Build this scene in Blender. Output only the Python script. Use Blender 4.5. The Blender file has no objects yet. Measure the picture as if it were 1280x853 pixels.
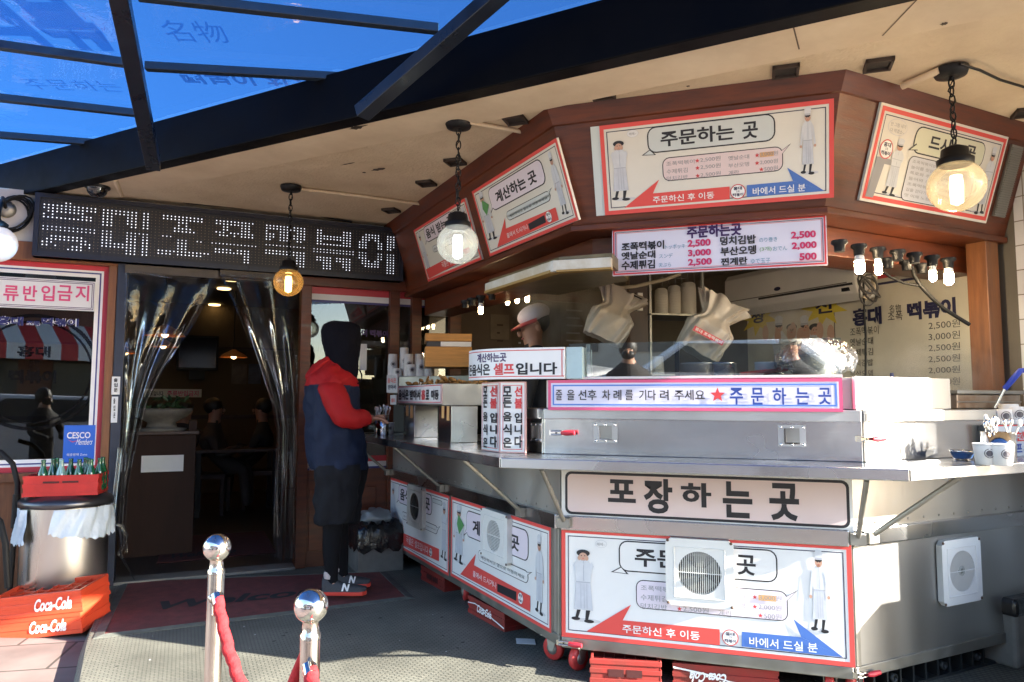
import bpy, math, random
from mathutils import Vector as V, Matrix
random.seed(7)
SC = bpy.context.scene
COL = SC.collection
R = math.radians
# ------------------------------------------------------------------ camera
CAM_H = 1.28
F_PX, PITCH, ROLL = 912.4, R(4.6725), R(0.133)
cd = bpy.data.cameras.new('camera'); cam = bpy.data.objects.new('camera', cd); COL.objects.link(cam)
cd.sensor_width = 36.0; cd.lens = F_PX / 1280 * 36.0; cd.clip_start = 0.02; cd.clip_end = 2000
cam.location = (0, 0, CAM_H)
cam.matrix_world = Matrix.Translation((0, 0, CAM_H)) @ Matrix.Rotation(R(90) + PITCH, 4, 'X') @ Matrix.Rotation(ROLL, 4, 'Z')
SC.camera = cam
# ------------------------------------------------------------------ sky and sun
TO_SUN = V((0.93, -0.37, 0)).normalized(); SUN_EL = R(21)
w = bpy.data.worlds.new('World'); SC.world = w; w.use_nodes = True
wn = w.node_tree.nodes; wl = w.node_tree.links
sky = wn.new('ShaderNodeTexSky'); sky.sky_type = 'NISHITA'; sky.sun_disc = False
sky.sun_elevation = SUN_EL; sky.sun_rotation = math.atan2(TO_SUN.x, TO_SUN.y); sky.air_density = 1.0; sky.dust_density = 0.6; sky.ozone_density = 1.4
wl.new(sky.outputs[0], wn['Background'].inputs[0]); wn['Background'].inputs[1].default_value = 0.14
sd = bpy.data.lights.new('sun', 'SUN'); sd.energy = 5.0; sd.angle = R(0.5); sd.color = (1, .93, .82)
so = bpy.data.objects.new('sun', sd); COL.objects.link(so)
sdir = V((TO_SUN.x * math.cos(SUN_EL), TO_SUN.y * math.cos(SUN_EL), math.sin(SUN_EL)))
so.rotation_euler = sdir.to_track_quat('Z', 'Y').to_euler(); so.location = (6, -3, 6)
SC.view_settings.view_transform = 'Standard'; SC.view_settings.look = 'None'
SC.view_settings.exposure = 2.8; SC.view_settings.gamma = 1.0
SC.cycles.max_bounces = 8; SC.cycles.transparent_max_bounces = 16; SC.cycles.caustics_reflective = False; SC.cycles.caustics_refractive = False
SC.cycles.sample_clamp_indirect = 6.0
SC.cycles.use_denoising = True
# ------------------------------------------------------------------ pixel -> point on a real plane
cp, sp = math.cos(PITCH), math.sin(PITCH)
FW = V((0, cp, sp)); UP0 = V((0, -sp, cp)); RT0 = V((1, 0, 0))
RT = RT0 * math.cos(ROLL) + UP0 * math.sin(ROLL); UP = UP0 * math.cos(ROLL) - RT0 * math.sin(ROLL)
EYE = V((0, 0, CAM_H))
def ray(x, y): return FW * F_PX + RT * (x - 640) + UP * (426.5 - y)
def G(x, y, z=0.0):
    d = ray(x, y); return EYE + d * ((z - CAM_H) / d.z)
def AT(x, y, Y):
    d = ray(x, y); return EYE + d * (Y / d.y)
def D(a): return V((math.cos(R(a)), math.sin(R(a)), 0))
Z = V((0, 0, 1))
class Fr:                                    # a plane: origin, along, up, outward normal
    def __init__(s, o, u, v=Z, n=None):
        s.o = V(o); s.u = V(u).normalized(); s.v = V(v).normalized(); s.n = V(n).normalized() if n is not None else s.u.cross(s.v)
    def P(s, a, b, c=0): return s.o + s.u * a + s.v * b + s.n * c
    def px(s, x, y, c=0):
        d = ray(x, y); p = EYE + d * (((s.o + s.n * c) - EYE).dot(s.n) / d.dot(s.n)); q = p - s.o
        return (q.dot(s.u), q.dot(s.v))
    def sh(s, a=0, b=0, c=0): return Fr(s.P(a, b, c), s.u, s.v, s.n)
WORLD = Fr((0, 0, 0), (1, 0, 0), (0, 1, 0), (0, 0, 1))
def UPR(x, y, z=0, ang=0):                   # upright frame: u across, v up, n toward the street
    return Fr((x, y, z), D(ang))
# ------------------------------------------------------------------ materials
MT = {}
def mat(name, col, rough=.5, metal=0., noise=0., nscale=8., bump=0., bscale=40., emit=0., ecol=None, spec=.5, dirt=None, stretch=None, rnoise=0., coat=0.):
    if name in MT: return MT[name]
    m = bpy.data.materials.new(name); m.use_nodes = True; nt = m.node_tree; b = nt.nodes['Principled BSDF']; L = nt.links
    b.inputs['Base Color'].default_value = (*col, 1); b.inputs['Roughness'].default_value = rough; b.inputs['Metallic'].default_value = metal
    b.inputs['Specular IOR Level'].default_value = spec; b.inputs['Coat Weight'].default_value = coat
    tc = nt.nodes.new('ShaderNodeTexCoord'); src = tc.outputs['Object']
    if stretch:
        mp = nt.nodes.new('ShaderNodeMapping'); mp.inputs['Scale'].default_value = stretch; L.new(src, mp.inputs[0]); src = mp.outputs[0]
    if noise or rnoise:
        n = nt.nodes.new('ShaderNodeTexNoise'); n.inputs['Scale'].default_value = nscale; n.inputs['Detail'].default_value = 2.5 if metal > .5 else 6; n.inputs['Roughness'].default_value = .5 if metal > .5 else .65
        L.new(src, n.inputs[0])
    if noise:
        r = nt.nodes.new('ShaderNodeValToRGB'); r.color_ramp.elements[0].position = .3; r.color_ramp.elements[1].position = .7
        d = dirt if dirt else tuple(c * (1 - noise) for c in col)
        r.color_ramp.elements[0].color = (*d, 1); r.color_ramp.elements[1].color = (*col, 1)
        L.new(n.outputs['Fac'], r.inputs[0]); L.new(r.outputs[0], b.inputs['Base Color'])
    if rnoise:
        mr = nt.nodes.new('ShaderNodeMapRange'); mr.inputs['From Min'].default_value = .3; mr.inputs['From Max'].default_value = .7
        mr.inputs['To Min'].default_value = max(0.02, rough - rnoise); mr.inputs['To Max'].default_value = min(1, rough + rnoise)
        L.new(n.outputs['Fac'], mr.inputs[0]); L.new(mr.outputs[0], b.inputs['Roughness'])
    if bump:
        n2 = nt.nodes.new('ShaderNodeTexNoise'); n2.inputs['Scale'].default_value = bscale; n2.inputs['Detail'].default_value = 3; L.new(src, n2.inputs[0])
        bp = nt.nodes.new('ShaderNodeBump'); bp.inputs['Strength'].default_value = bump; bp.inputs['Distance'].default_value = .01
        L.new(n2.outputs['Fac'], bp.inputs['Height']); L.new(bp.outputs[0], b.inputs['Normal'])
    if emit:
        b.inputs['Emission Color'].default_value = (*(ecol or col), 1); b.inputs['Emission Strength'].default_value = emit
    MT[name] = m; return m
def glass(name, tint=(1, 1, 1), rough=.02, refl=1.0, haze=0., hazecol=(.8, .85, .9), bump=0., bscale=6., ior=1.5):
    if name in MT: return MT[name]
    m = bpy.data.materials.new(name); m.use_nodes = True; nt = m.node_tree; L = nt.links
    for n in list(nt.nodes):
        if n.type != 'OUTPUT_MATERIAL': nt.nodes.remove(n)
    out = [n for n in nt.nodes if n.type == 'OUTPUT_MATERIAL'][0]
    tr = nt.nodes.new('ShaderNodeBsdfTransparent'); tr.inputs[0].default_value = (*tint, 1)
    gl = nt.nodes.new('ShaderNodeBsdfGlossy'); gl.inputs['Roughness'].default_value = rough
    fr = nt.nodes.new('ShaderNodeFresnel'); fr.inputs[0].default_value = ior
    mu = nt.nodes.new('ShaderNodeMath'); mu.operation = 'MULTIPLY'; mu.inputs[1].default_value = refl; mu.use_clamp = True
    L.new(fr.outputs[0], mu.inputs[0])
    mx = nt.nodes.new('ShaderNodeMixShader'); L.new(mu.outputs[0], mx.inputs[0]); L.new(tr.outputs[0], mx.inputs[1]); L.new(gl.outputs[0], mx.inputs[2])
    last = mx.outputs[0]
    if haze:
        df = nt.nodes.new('ShaderNodeBsdfDiffuse'); df.inputs[0].default_value = (*hazecol, 1)
        tl = nt.nodes.new('ShaderNodeBsdfTranslucent'); tl.inputs[0].default_value = (*hazecol, 1)
        a = nt.nodes.new('ShaderNodeMixShader'); a.inputs[0].default_value = .5; L.new(df.outputs[0], a.inputs[1]); L.new(tl.outputs[0], a.inputs[2])
        m2 = nt.nodes.new('ShaderNodeMixShader'); m2.inputs[0].default_value = haze; L.new(last, m2.inputs[1]); L.new(a.outputs[0], m2.inputs[2]); last = m2.outputs[0]
    if bump:
        tc = nt.nodes.new('ShaderNodeTexCoord'); n2 = nt.nodes.new('ShaderNodeTexNoise'); n2.inputs['Scale'].default_value = bscale; n2.inputs['Detail'].default_value = 4
        L.new(tc.outputs['Object'], n2.inputs[0]); bp = nt.nodes.new('ShaderNodeBump'); bp.inputs['Strength'].default_value = bump; bp.inputs['Distance'].default_value = .03
        L.new(n2.outputs['Fac'], bp.inputs['Height']); L.new(bp.outputs[0], gl.inputs['Normal']); L.new(bp.outputs[0], fr.inputs['Normal'])
    L.new(last, out.inputs[0]); MT[name] = m; return m
def emis(name, col, s):
    return mat(name, col, emit=s, ecol=col)
def brick_mat(name, c1, c2, cm, sx, sy, mortar=.02, rough=.5, bump=.3, offset=0., axis=None, noise=0.):
    m = bpy.data.materials.new(name); m.use_nodes = True; nt = m.node_tree; b = nt.nodes['Principled BSDF']; L = nt.links
    uv = nt.nodes.new('ShaderNodeUVMap'); t = nt.nodes.new('ShaderNodeTexBrick')
    t.offset = offset; t.inputs['Scale'].default_value = 1; t.inputs['Brick Width'].default_value = sx; t.inputs['Row Height'].default_value = sy
    t.inputs['Mortar Size'].default_value = mortar; t.inputs['Mortar Smooth'].default_value = .2
    t.inputs['Color1'].default_value = (*c1, 1); t.inputs['Color2'].default_value = (*c2, 1); t.inputs['Mortar'].default_value = (*cm, 1)
    L.new(uv.outputs[0], t.inputs[0]); src = t.outputs['Color']
    if noise:
        tc = nt.nodes.new('ShaderNodeTexCoord'); n = nt.nodes.new('ShaderNodeTexNoise'); n.inputs['Scale'].default_value = 2.5; n.inputs['Detail'].default_value = 8
        L.new(tc.outputs['Object'], n.inputs[0])
        mr = nt.nodes.new('ShaderNodeMapRange'); mr.inputs[1].default_value = .35; mr.inputs[2].default_value = .65; mr.inputs[3].default_value = 1 - noise; mr.inputs[4].default_value = 1
        L.new(n.outputs['Fac'], mr.inputs[0])
        mm = nt.nodes.new('ShaderNodeMixRGB'); mm.blend_type = 'MULTIPLY'; mm.inputs[0].default_value = 1; L.new(src, mm.inputs[1]); L.new(mr.outputs[0], mm.inputs[2]); src = mm.outputs[0]
    L.new(src, b.inputs['Base Color']); b.inputs['Roughness'].default_value = rough
    bp = nt.nodes.new('ShaderNodeBump'); bp.inputs['Strength'].default_value = bump; bp.inputs['Distance'].default_value = .006; bp.invert = True
    L.new(t.outputs['Fac'], bp.inputs['Height']); L.new(bp.outputs[0], b.inputs['Normal'])
    MT[name] = m; return m
STEEL = mat('stainless steel', (.46, .475, .50), .25, 1, noise=.16, nscale=2.5, rnoise=.09, bump=.38, bscale=3.2, dirt=(.53, .53, .53))
STEELB = mat('brushed steel', (.50, .50, .49), .45, 1, noise=.14, nscale=3, rnoise=.08, bump=.05, bscale=50, stretch=(1, 1, .10), dirt=(.42, .41, .40))
STEELD = mat('dull steel', (.34, .33, .30), .5, .9, noise=.2, nscale=10, rnoise=.1)
POLISH = mat('polished steel', (.72, .70, .67), .12, 1, noise=.12, nscale=12, rnoise=.06)
WOOD = mat('stained wood', (.150, .034, .010), .42, noise=.6, nscale=3.0, stretch=(1, 1, 9), bump=.08, bscale=30, rnoise=.1, dirt=(.055, .014, .006))
WOODL = mat('orange wood', (.26, .10, .035), .45, noise=.5, nscale=4, stretch=(8, 8, .7), bump=.06, rnoise=.1, dirt=(.13, .048, .018))
WOODD = mat('dark wood', (.055, .022, .013), .5, noise=.5, nscale=4, stretch=(6, 6, .6))
PINE = mat('varnished pine', (.62, .30, .07), .4, noise=.35, nscale=5, stretch=(1, 1, 10))
BLACK = mat('black paint', (.008, .008, .009), .45, noise=.3, nscale=20, spec=.25)
BLACKG = mat('gloss black metal', (.0025, .0027, .004), .45, noise=.3, nscale=6, rnoise=.1, spec=.08)
NAVYM = mat('navy metal', (.022, .03, .055), .4, noise=.25, nscale=8)
RUBBER = mat('black rubber', (.010, .010, .010), .55, spec=.25)
WHITEP = mat('white plastic', (.78, .77, .74), .4, noise=.08, nscale=15)
SIGNW = mat('sign white', (.80, .80, .80), .35, noise=.06, nscale=4)
SIGNL = mat('sign lilac white', (.72, .70, .83), .4, noise=.05, nscale=4)
SIGNC = mat('sign cream', (.76, .73, .66), .4, noise=.08, nscale=3)
INK = mat('ink black', (.015, .015, .02), .5)
INKN = mat('ink navy', (.014, .013, .055), .5)
INKP = mat('ink purple', (.045, .014, .10), .5)
INKB = mat('ink blue', (.022, .06, .30), .5)
INKR = mat('ink red', (.62, .055, .06), .45)
INKK = mat('ink crimson', (.55, .03, .13), .5)
INKM = mat('ink magenta', (.72, .08, .22), .5)
INKW = mat('ink white', (.85, .85, .85), .5)
INKG = mat('ink grey', (.30, .30, .32), .6)
INKT = mat('ink teal blue', (.10, .28, .42), .6)
INKGR = mat('ink green', (.12, .35, .12), .6)
PINK = mat('print pink', (.74, .60, .60), .45)
PINKL = mat('print lilac pink', (.76, .68, .76), .45)
GREYB = mat('print grey blue', (.60, .64, .64), .45)
YELB = mat('print pale yellow', (.66, .66, .50), .45)
REDF = mat('print red', (.72, .08, .07), .45)
BLUEF = mat('print blue', (.07, .17, .50), .45)
SKINP = mat('print skin', (.55, .33, .24), .5)
COATP = mat('print white coat', (.66, .68, .72), .5, noise=.12, nscale=25)
APRONP = mat('print apron', (.60, .62, .68), .5, noise=.15, nscale=25)
SHADEP = mat('print fold line', (.42, .44, .50), .5)
SOFP = mat('print soft grey', (.60, .60, .62), .5)
ORANGEP = mat('tape orange', (.72, .40, .16), .5)
STUCCO = mat('stucco ceiling', (.82, .68, .48), .9, noise=.22, nscale=1.3, bump=.7, bscale=55, dirt=(.60, .46, .29))
PLASTER = mat('plaster molding', (.84, .70, .50), .8, noise=.2, nscale=1.6, dirt=(.64, .50, .33))
CRED = mat('red crate plastic', (.55, .035, .03), .4, noise=.3, nscale=9, bump=.05)
CORANGE = mat('orange red crate plastic', (.72, .075, .028), .42, noise=.12, nscale=9, coat=.2)
GREENG = mat('green bottle glass', (.008, .09, .035), .06, spec=.8, coat=.5)
CLEARG = mat('pale bottle glass', (.20, .36, .34), .08, spec=.8, coat=.5)
PAPER = mat('white paper', (.80, .80, .78), .6, noise=.05, nscale=20)
PAPERD = mat('cardboard grey', (.20, .19, .17), .8, noise=.3, nscale=10)
BAGW = mat('white bag film', (.62, .72, .80), .4, noise=.1, nscale=10, bump=.8, bscale=16)
BAGB = mat('black bag film', (.012, .012, .013), .22, bump=.9, bscale=18)
GLASSW = glass('window glass', (.55, .60, .62), .0, 1.5)
GLASSC = glass('counter glass', (.88, .93, .93), .0, 4.5, haze=.012)
GLASSA = glass('awning glass', (.024, .105, .25), .03, 1.0, haze=.04, hazecol=(.22, .42, .72), bump=.08, bscale=7)
PVC = glass('clear vinyl', (.88, .90, .92), .04, .62, haze=.010, bump=.26, bscale=7)
WRAP = glass('cling wrap', (.93, .95, .96), .08, 3.0, haze=.12, bump=.9, bscale=18)
FROST = glass('lamp globe glass', (.95, .92, .82), .10, 1.4, haze=.26, hazecol=(.80, .76, .68), bump=.15, bscale=40)
BULBW = emis('warm bulb', (1, .72, .36), 2.2); BULBC = emis('cool bulb', (.85, .95, 1), 2.0); CFLD = emis('dim pendant bulb', (1, .6, .25), 2.0)
CFL = emis('warm tube bulb', (1, .76, .46), 36); CFLL = emis('warm tube bulb far', (1, .72, .38), 10)
LEDON = emis('led lit', (.82, .86, 1), .24)
LEDOFF = mat('led unlit', (.17, .13, .10), .4)
CEILGLOW = emis('downlight', (1, .68, .28), .8)
# ------------------------------------------------------------------ mesh builder
ORG = {}
class MB:
    def __init__(s): s.v = []; s.f = []; s.m = []; s.mats = []; s.uv = {}; s.sm = []
    def mi(s, m):
        if m not in s.mats: s.mats.append(m)
        return s.mats.index(m)
    def face(s, pts, m, sm=False):
        i = len(s.v); s.v += [V(p) for p in pts]; s.f.append(tuple(range(i, i + len(pts)))); s.m.append(s.mi(m)); s.sm.append(sm)
    def grid(s, rows, m, closed=False, sm=True, uv=None):
        i = len(s.v); nr = len(rows); nc = len(rows[0]); k = s.mi(m)
        for r in rows: s.v += [V(p) for p in r]
        for a in range(nr - 1):
            for b in range(nc if closed else nc - 1):
                b2 = (b + 1) % nc
                s.f.append((i + a * nc + b, i + a * nc + b2, i + (a + 1) * nc + b2, i + (a + 1) * nc + b)); s.m.append(k); s.sm.append(sm)
    def ngon(s, ring, m): s.face(ring, m)
    def box(s, fr, a0, a1, b0, b1, c0, c1, m):
        p = [fr.P(a, b, c) for c in (c0, c1) for b in (b0, b1) for a in (a0, a1)]
        for q in ((0, 2, 3, 1), (4, 5, 7, 6), (0, 1, 5, 4), (2, 6, 7, 3), (0, 4, 6, 2), (1, 3, 7, 5)): s.face([p[k] for k in q], m)
        return s
    def prism(s, fr, pts, c0, c1, m, ms=None):
        A = [fr.P(a, b, c1) for a, b in pts]; B = [fr.P(a, b, c0) for a, b in pts]; n = len(pts)
        s.face(A, m); s.face(B[::-1], ms or m)
        for i in range(n): s.face([A[i], B[i], B[(i + 1) % n], A[(i + 1) % n]], ms or m)
        return s
    def solid(s, P0, P1, m):                     # two matching rings of points -> closed solid
        n = len(P0); s.face(P0[::-1], m); s.face(P1, m)
        for i in range(n): s.face([P0[i], P0[(i + 1) % n], P1[(i + 1) % n], P1[i]], m)
    def tube(s, pts, r, m, n=10, cap=True):
        pts = [V(p) for p in pts]; N = len(pts); rs = r if isinstance(r, (list, tuple)) else [r] * N
        rows = []; ref = None
        for i, p in enumerate(pts):
            t = (pts[min(i + 1, N - 1)] - pts[max(i - 1, 0)]).normalized()
            if ref is None: ref = t.orthogonal().normalized()
            ref = (ref - t * ref.dot(t)).normalized(); b = t.cross(ref)
            rows.append([p + (ref * math.cos(2 * math.pi * k / n) + b * math.sin(2 * math.pi * k / n)) * rs[i] for k in range(n)])
        s.grid(rows, m, True)
        if cap: s.face(rows[0][::-1], m); s.face(rows[-1], m)
        return s
    def lathe(s, o, prof, m, n=20, ax=Z, cap=True, sm=True):
        ax = V(ax).normalized(); e = ax.orthogonal().normalized(); g = ax.cross(e); o = V(o)
        rows = [[o + ax * z + (e * math.cos(2 * math.pi * k / n) + g * math.sin(2 * math.pi * k / n)) * r for k in range(n)] for r, z in prof]
        s.grid(rows, m, True, sm)
        if cap:
            if prof[0][0] > 1e-4: s.face(rows[0][::-1], m)
            if prof[-1][0] > 1e-4: s.face(rows[-1], m)
        return s
    def ell(s, c, rx, ry, rz, m, n=18, k=10, ex=None, ey=None, ez=None, jit=0.):
        ex = V(ex or (1, 0, 0)); ey = V(ey or (0, 1, 0)); ez = V(ez or (0, 0, 1)); c = V(c); rows = []
        for i in range(k + 1):
            t = math.pi * i / k
            rows.append([c + (ex * (rx * math.sin(t) * math.cos(2 * math.pi * j / n)) + ey * (ry * math.sin(t) * math.sin(2 * math.pi * j / n)) + ez * (-rz * math.cos(t))) * (1 + (random.uniform(-jit, jit) if jit and 0 < i < k else 0)) for j in range(n)])
        s.grid(rows, m, True); return s
    def build(s, name, parent=None, label=None, cat=None, group=None, kind=None, bevel=0, planar=None, sub=0):
        me = bpy.data.meshes.new(name)
        if parent is not None: org = ORG[parent]
        else:
            xs = [p.x for p in s.v]; ys = [p.y for p in s.v]; zs = [p.z for p in s.v]
            org = V(((min(xs) + max(xs)) / 2, (min(ys) + max(ys)) / 2, min(zs)))
        me.from_pydata([p - org for p in s.v], [], s.f)
        for m in s.mats: me.materials.append(m)
        me.polygons.foreach_set('material_index', s.m); me.polygons.foreach_set('use_smooth', s.sm)
        if planar:
            ul = me.uv_layers.new(name='UVMap'); fr = planar
            for lp in me.loops:
                q = me.vertices[lp.vertex_index].co + org - fr.o; ul.data[lp.index].uv = (q.dot(fr.u), q.dot(fr.v))
        o = bpy.data.objects.new(name, me); COL.objects.link(o)
        if parent is not None: o.parent = parent; ORG[o] = org
        else: o.location = org; ORG[o] = org
        tag(o, label, cat, group, kind)
        if bevel:
            import bmesh
            bm = bmesh.new(); bm.from_mesh(me); bmesh.ops.remove_doubles(bm, verts=bm.verts, dist=1e-5); bmesh.ops.recalc_face_normals(bm, faces=bm.faces); bm.to_mesh(me); bm.free()
            md = o.modifiers.new('bevel', 'BEVEL'); md.width = bevel; md.segments = 2; md.limit_method = 'ANGLE'; md.angle_limit = R(40)
        if sub:
            md = o.modifiers.new('sub', 'SUBSURF'); md.levels = sub; md.render_levels = sub
        return o
def tag(o, label=None, cat=None, group=None, kind=None):
    if label: o['label'] = label
    if cat: o['category'] = cat
    if group: o['group'] = group
    if kind: o['kind'] = kind
    return o
def thing(name, label, cat, loc, group=None):
    o = bpy.data.objects.new(name, None); COL.objects.link(o); o.location = loc; o.empty_display_size = .1; ORG[o] = V(loc)
    return tag(o, label, cat, group)
def dup(root, delta, label=None, group=None):      # copy a thing with its parts and sub-parts
    delta = V(delta); r = root.copy(); COL.objects.link(r); r.location = root.location + delta; ORG[r] = ORG[root] + delta
    if label: r['label'] = label
    if group: r['group'] = group
    for ch in list(root.children):
        c = ch.copy(); COL.objects.link(c); c.parent = r
        for g in list(ch.children):
            d = g.copy(); COL.objects.link(d); d.parent = c
    return r
# ------------------------------------------------------------------ lettering
TXT = {}
def glyphs(s, bold):
    k = (s, bold)
    if k in TXT: return TXT[k]
    c = bpy.data.curves.new('lettering', 'FONT'); c.body = s; c.size = 1; c.offset = bold; c.resolution_u = 3
    o = bpy.data.objects.new('lettering', c); COL.objects.link(o)
    dg = bpy.context.evaluated_depsgraph_get(); me = bpy.data.meshes.new_from_object(o.evaluated_get(dg))
    vs = [(p.co.x, p.co.y) for p in me.vertices]; fs = [tuple(p.vertices) for p in me.polygons]
    bpy.data.objects.remove(o); bpy.data.curves.remove(c); bpy.data.meshes.remove(me)
    x0 = min(p[0] for p in vs); x1 = max(p[0] for p in vs); y0 = min(p[1] for p in vs); y1 = max(p[1] for p in vs)
    TXT[k] = ([((x - x0) / (x1 - x0), (y - y0) / (y1 - y0)) for x, y in vs], fs); return TXT[k]
def text(mb, fr, s, box, c, m, bold=.0, skew=0., arc=None):
    a0, b0, a1, b1 = box; vs, fs = glyphs(s, bold); i = len(mb.v); k = mb.mi(m)
    for x, y in vs: mb.v.append(fr.P(a0 + (a1 - a0) * x + skew * (b1 - b0) * (y - .5), b0 + (b1 - b0) * y, c))
    for f in fs: mb.f.append(tuple(i + q for q in f)); mb.m.append(k); mb.sm.append(False)
LY = .0012
class Board:                                     # printed board: flat artwork in layers on one mesh
    def __init__(s, fr, mp=None): s.fr = fr; s.mb = MB(); s.mp = mp or (lambda x, y: fr.px(x, y)); s.top = 0
    def bx(s, tl, br):
        a0, b1 = s.mp(*tl); a1, b0 = s.mp(*br); return (a0, b0, a1, b1)
    def t(s, st, tl, br, m=INK, bold=.02, ly=4, skew=0.): text(s.mb, s.fr, st, s.bx(tl, br), s.top + LY * ly, m, bold, skew)
    def poly(s, pts, m, ly=2, raw=False):
        q = pts if raw else [s.mp(*p) for p in pts]; s.mb.face([s.fr.P(a, b, s.top + LY * ly) for a, b in q], m)
    def rect(s, b, m, ly): s.poly([(b[0], b[1]), (b[2], b[1]), (b[2], b[3]), (b[0], b[3])], m, ly, True)
    def rrect(s, b, r, m, ly):
        a0, b0, a1, b1 = b; P = []
        for cx, cy, st in ((a1 - r, b1 - r, 0), (a0 + r, b1 - r, 90), (a0 + r, b0 + r, 180), (a1 - r, b0 + r, 270)):
            for k in range(5): t = R(st + 22.5 * k); P.append((cx + r * math.cos(t), cy + r * math.sin(t)))
        s.poly(P, m, ly, True)
    def bubble(s, tl, br, fill, ow=.005, r=.03, tail=None, ly=2, line=INK):
        b = s.bx(tl, br); s.rrect((b[0] - ow, b[1] - ow, b[2] + ow, b[3] + ow), r + ow, line, ly); s.rrect(b, r, fill, ly + 1)
        if tail:
            T = [s.mp(*p) for p in tail]; cx = sum(p[0] for p in T) / 3; cy = sum(p[1] for p in T) / 3
            s.poly(T, line, ly + .3, True); s.poly([(cx + (x - cx) * .72, cy + (y - cy) * .72) for x, y in T], fill, ly + 1.2, True)
    def ellipse(s, c, rx, ry, m, ly, raw=False):
        a, b = c if raw else s.mp(*c); s.poly([(a + rx * math.cos(2 * math.pi * k / 24), b + ry * math.sin(2 * math.pi * k / 24)) for k in range(24)], m, ly, True)
    def star(s, c, r, m, ly=4):
        a, b = s.mp(*c); P = []
        for k in range(10): t = R(90 + 36 * k); q = r if k % 2 == 0 else r * .42; P.append((a + q * math.cos(t), b + q * math.sin(t)))
        mid = (a, b)
        for k in range(10): s.poly([mid, P[k], P[(k + 1) % 10]], m, ly, True)
    def border(s, b, ins, wd, m, ly):
        a0, b0, a1, b1 = b[0] + ins, b[1] + ins, b[2] - ins, b[3] - ins
        for q in ((a0, b0, a1, b0 + wd), (a0, b1 - wd, a1, b1), (a0, b0 + wd, a0 + wd, b1 - wd), (a1 - wd, b0 + wd, a1, b1 - wd)): s.rect(q, m, ly)
    def chef(s, tl, br, pose=0, flip=False):
        b = s.bx(tl, br); W = b[2] - b[0]; H = b[3] - b[1]
        def q(x, y): return (b[0] + W * ((1 - x) if flip else x), b[1] + H * y)
        def pl(P, m, ly): s.poly([q(*p) for p in P], m, ly, True)
        def el(x, y, rx, ry, m, ly): s.ellipse(q(x, y), rx * W, ry * H, m, ly, True)
        el(.62, .03, .5, .025, SOFP, 2)
        pl([(.30, .05), (.42, .18), (.30, .20), (.20, .06)], INK, 2.4); el(.22, .045, .16, .022, INK, 2.6)
        pl([(.66, .03), (.76, .18), (.60, .20), (.56, .04)], INK, 2.4); el(.70, .022, .18, .022, INK, 2.6)
        pl([(.16, .16), (.84, .16), (.76, .52), (.24, .52)], APRONP, 3)
        pl([(.24, .50), (.76, .50), (.84, .72), (.66, .80), (.34, .80), (.16, .72)], COATP, 3.2)
        for x in (.40, .52, .62): pl([(x, .18), (x + .03, .18), (x + .01, .50), (x, .50)], SHADEP, 3.4)
        pl([(.24, .505), (.76, .505), (.76, .52), (.24, .52)], SHADEP, 3.5)
        pl([(.50, .53), (.53, .53), (.52, .79), (.50, .79)], SHADEP, 3.5)
        if pose == 0:                               # arms down
            pl([(.16, .72), (.27, .74), (.16, .44), (.04, .46)], COATP, 3.6); el(.09, .43, .07, .022, SKINP, 3.7)
            pl([(.84, .72), (.73, .74), (.86, .44), (.97, .46)], COATP, 3.6); el(.92, .43, .07, .022, SKINP, 3.7)
        elif pose == 1:                             # hands to the cheeks
            pl([(.14, .72), (.28, .60), (.52, .74), (.46, .80), (.30, .68), (.22, .78)], COATP, 3.6)
            pl([(.88, .72), (.72, .60), (.56, .74), (.62, .80), (.72, .70), (.80, .78)], COATP, 3.7)
        else:                                       # arms folded
            pl([(.14, .72), (.86, .70), (.82, .60), (.18, .60)], COATP, 3.6); pl([(.18, .645), (.82, .635), (.82, .625), (.18, .635)], SHADEP, 3.7)
        el(.5, .845, .17, .055, SKINP, 3.8); pl([(.42, .79), (.58, .79), (.56, .83), (.44, .83)], SKINP, 3.8)
        if pose == 1:
            el(.5, .885, .24, .045, INK, 3.9); el(.5, .84, .15, .05, SKINP, 4); el(.36, .82, .06, .03, SKINP, 4.1); el(.63, .82, .06, .03, SKINP, 4.1)
        else:
            el(.5, .875, .17, .022, INK, 3.9); pl([(.35, .88), (.65, .88), (.70, .97), (.58, 1.0), (.42, 1.0), (.31, .97)], COATP, 4); pl([(.34, .885), (.66, .885), (.665, .905), (.335, .905)], SHADEP, 4.1)
        for x in (.44, .56): el(x, .852, .022, .006, INK, 4.2)
        pl([(.46, .815), (.54, .815), (.53, .822), (.47, .822)], INKR, 4.2)
    def logo(s, c, r, line=INKR):
        a, b = s.mp(*c); s.ellipse((a, b), r, r, line, 3, True); s.ellipse((a, b), r * .88, r * .88, INKW, 3.4, True)
        text(s.mb, s.fr, '홍대', (a - r * .55, b + r * .22, a + r * .55, b + r * .68), s.top + LY * 4, INKN, .03)
        text(s.mb, s.fr, '조폭', (a - r * .22, b - r * .12, a + r * .22, b + r * .16), s.top + LY * 4, INKN, .0)
        text(s.mb, s.fr, '떡볶이', (a - r * .68, b - r * .62, a + r * .68, b - r * .18), s.top + LY * 4, INKN, .03)
    def done(s, name, **k): return s.mb.build(name, **k)
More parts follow.
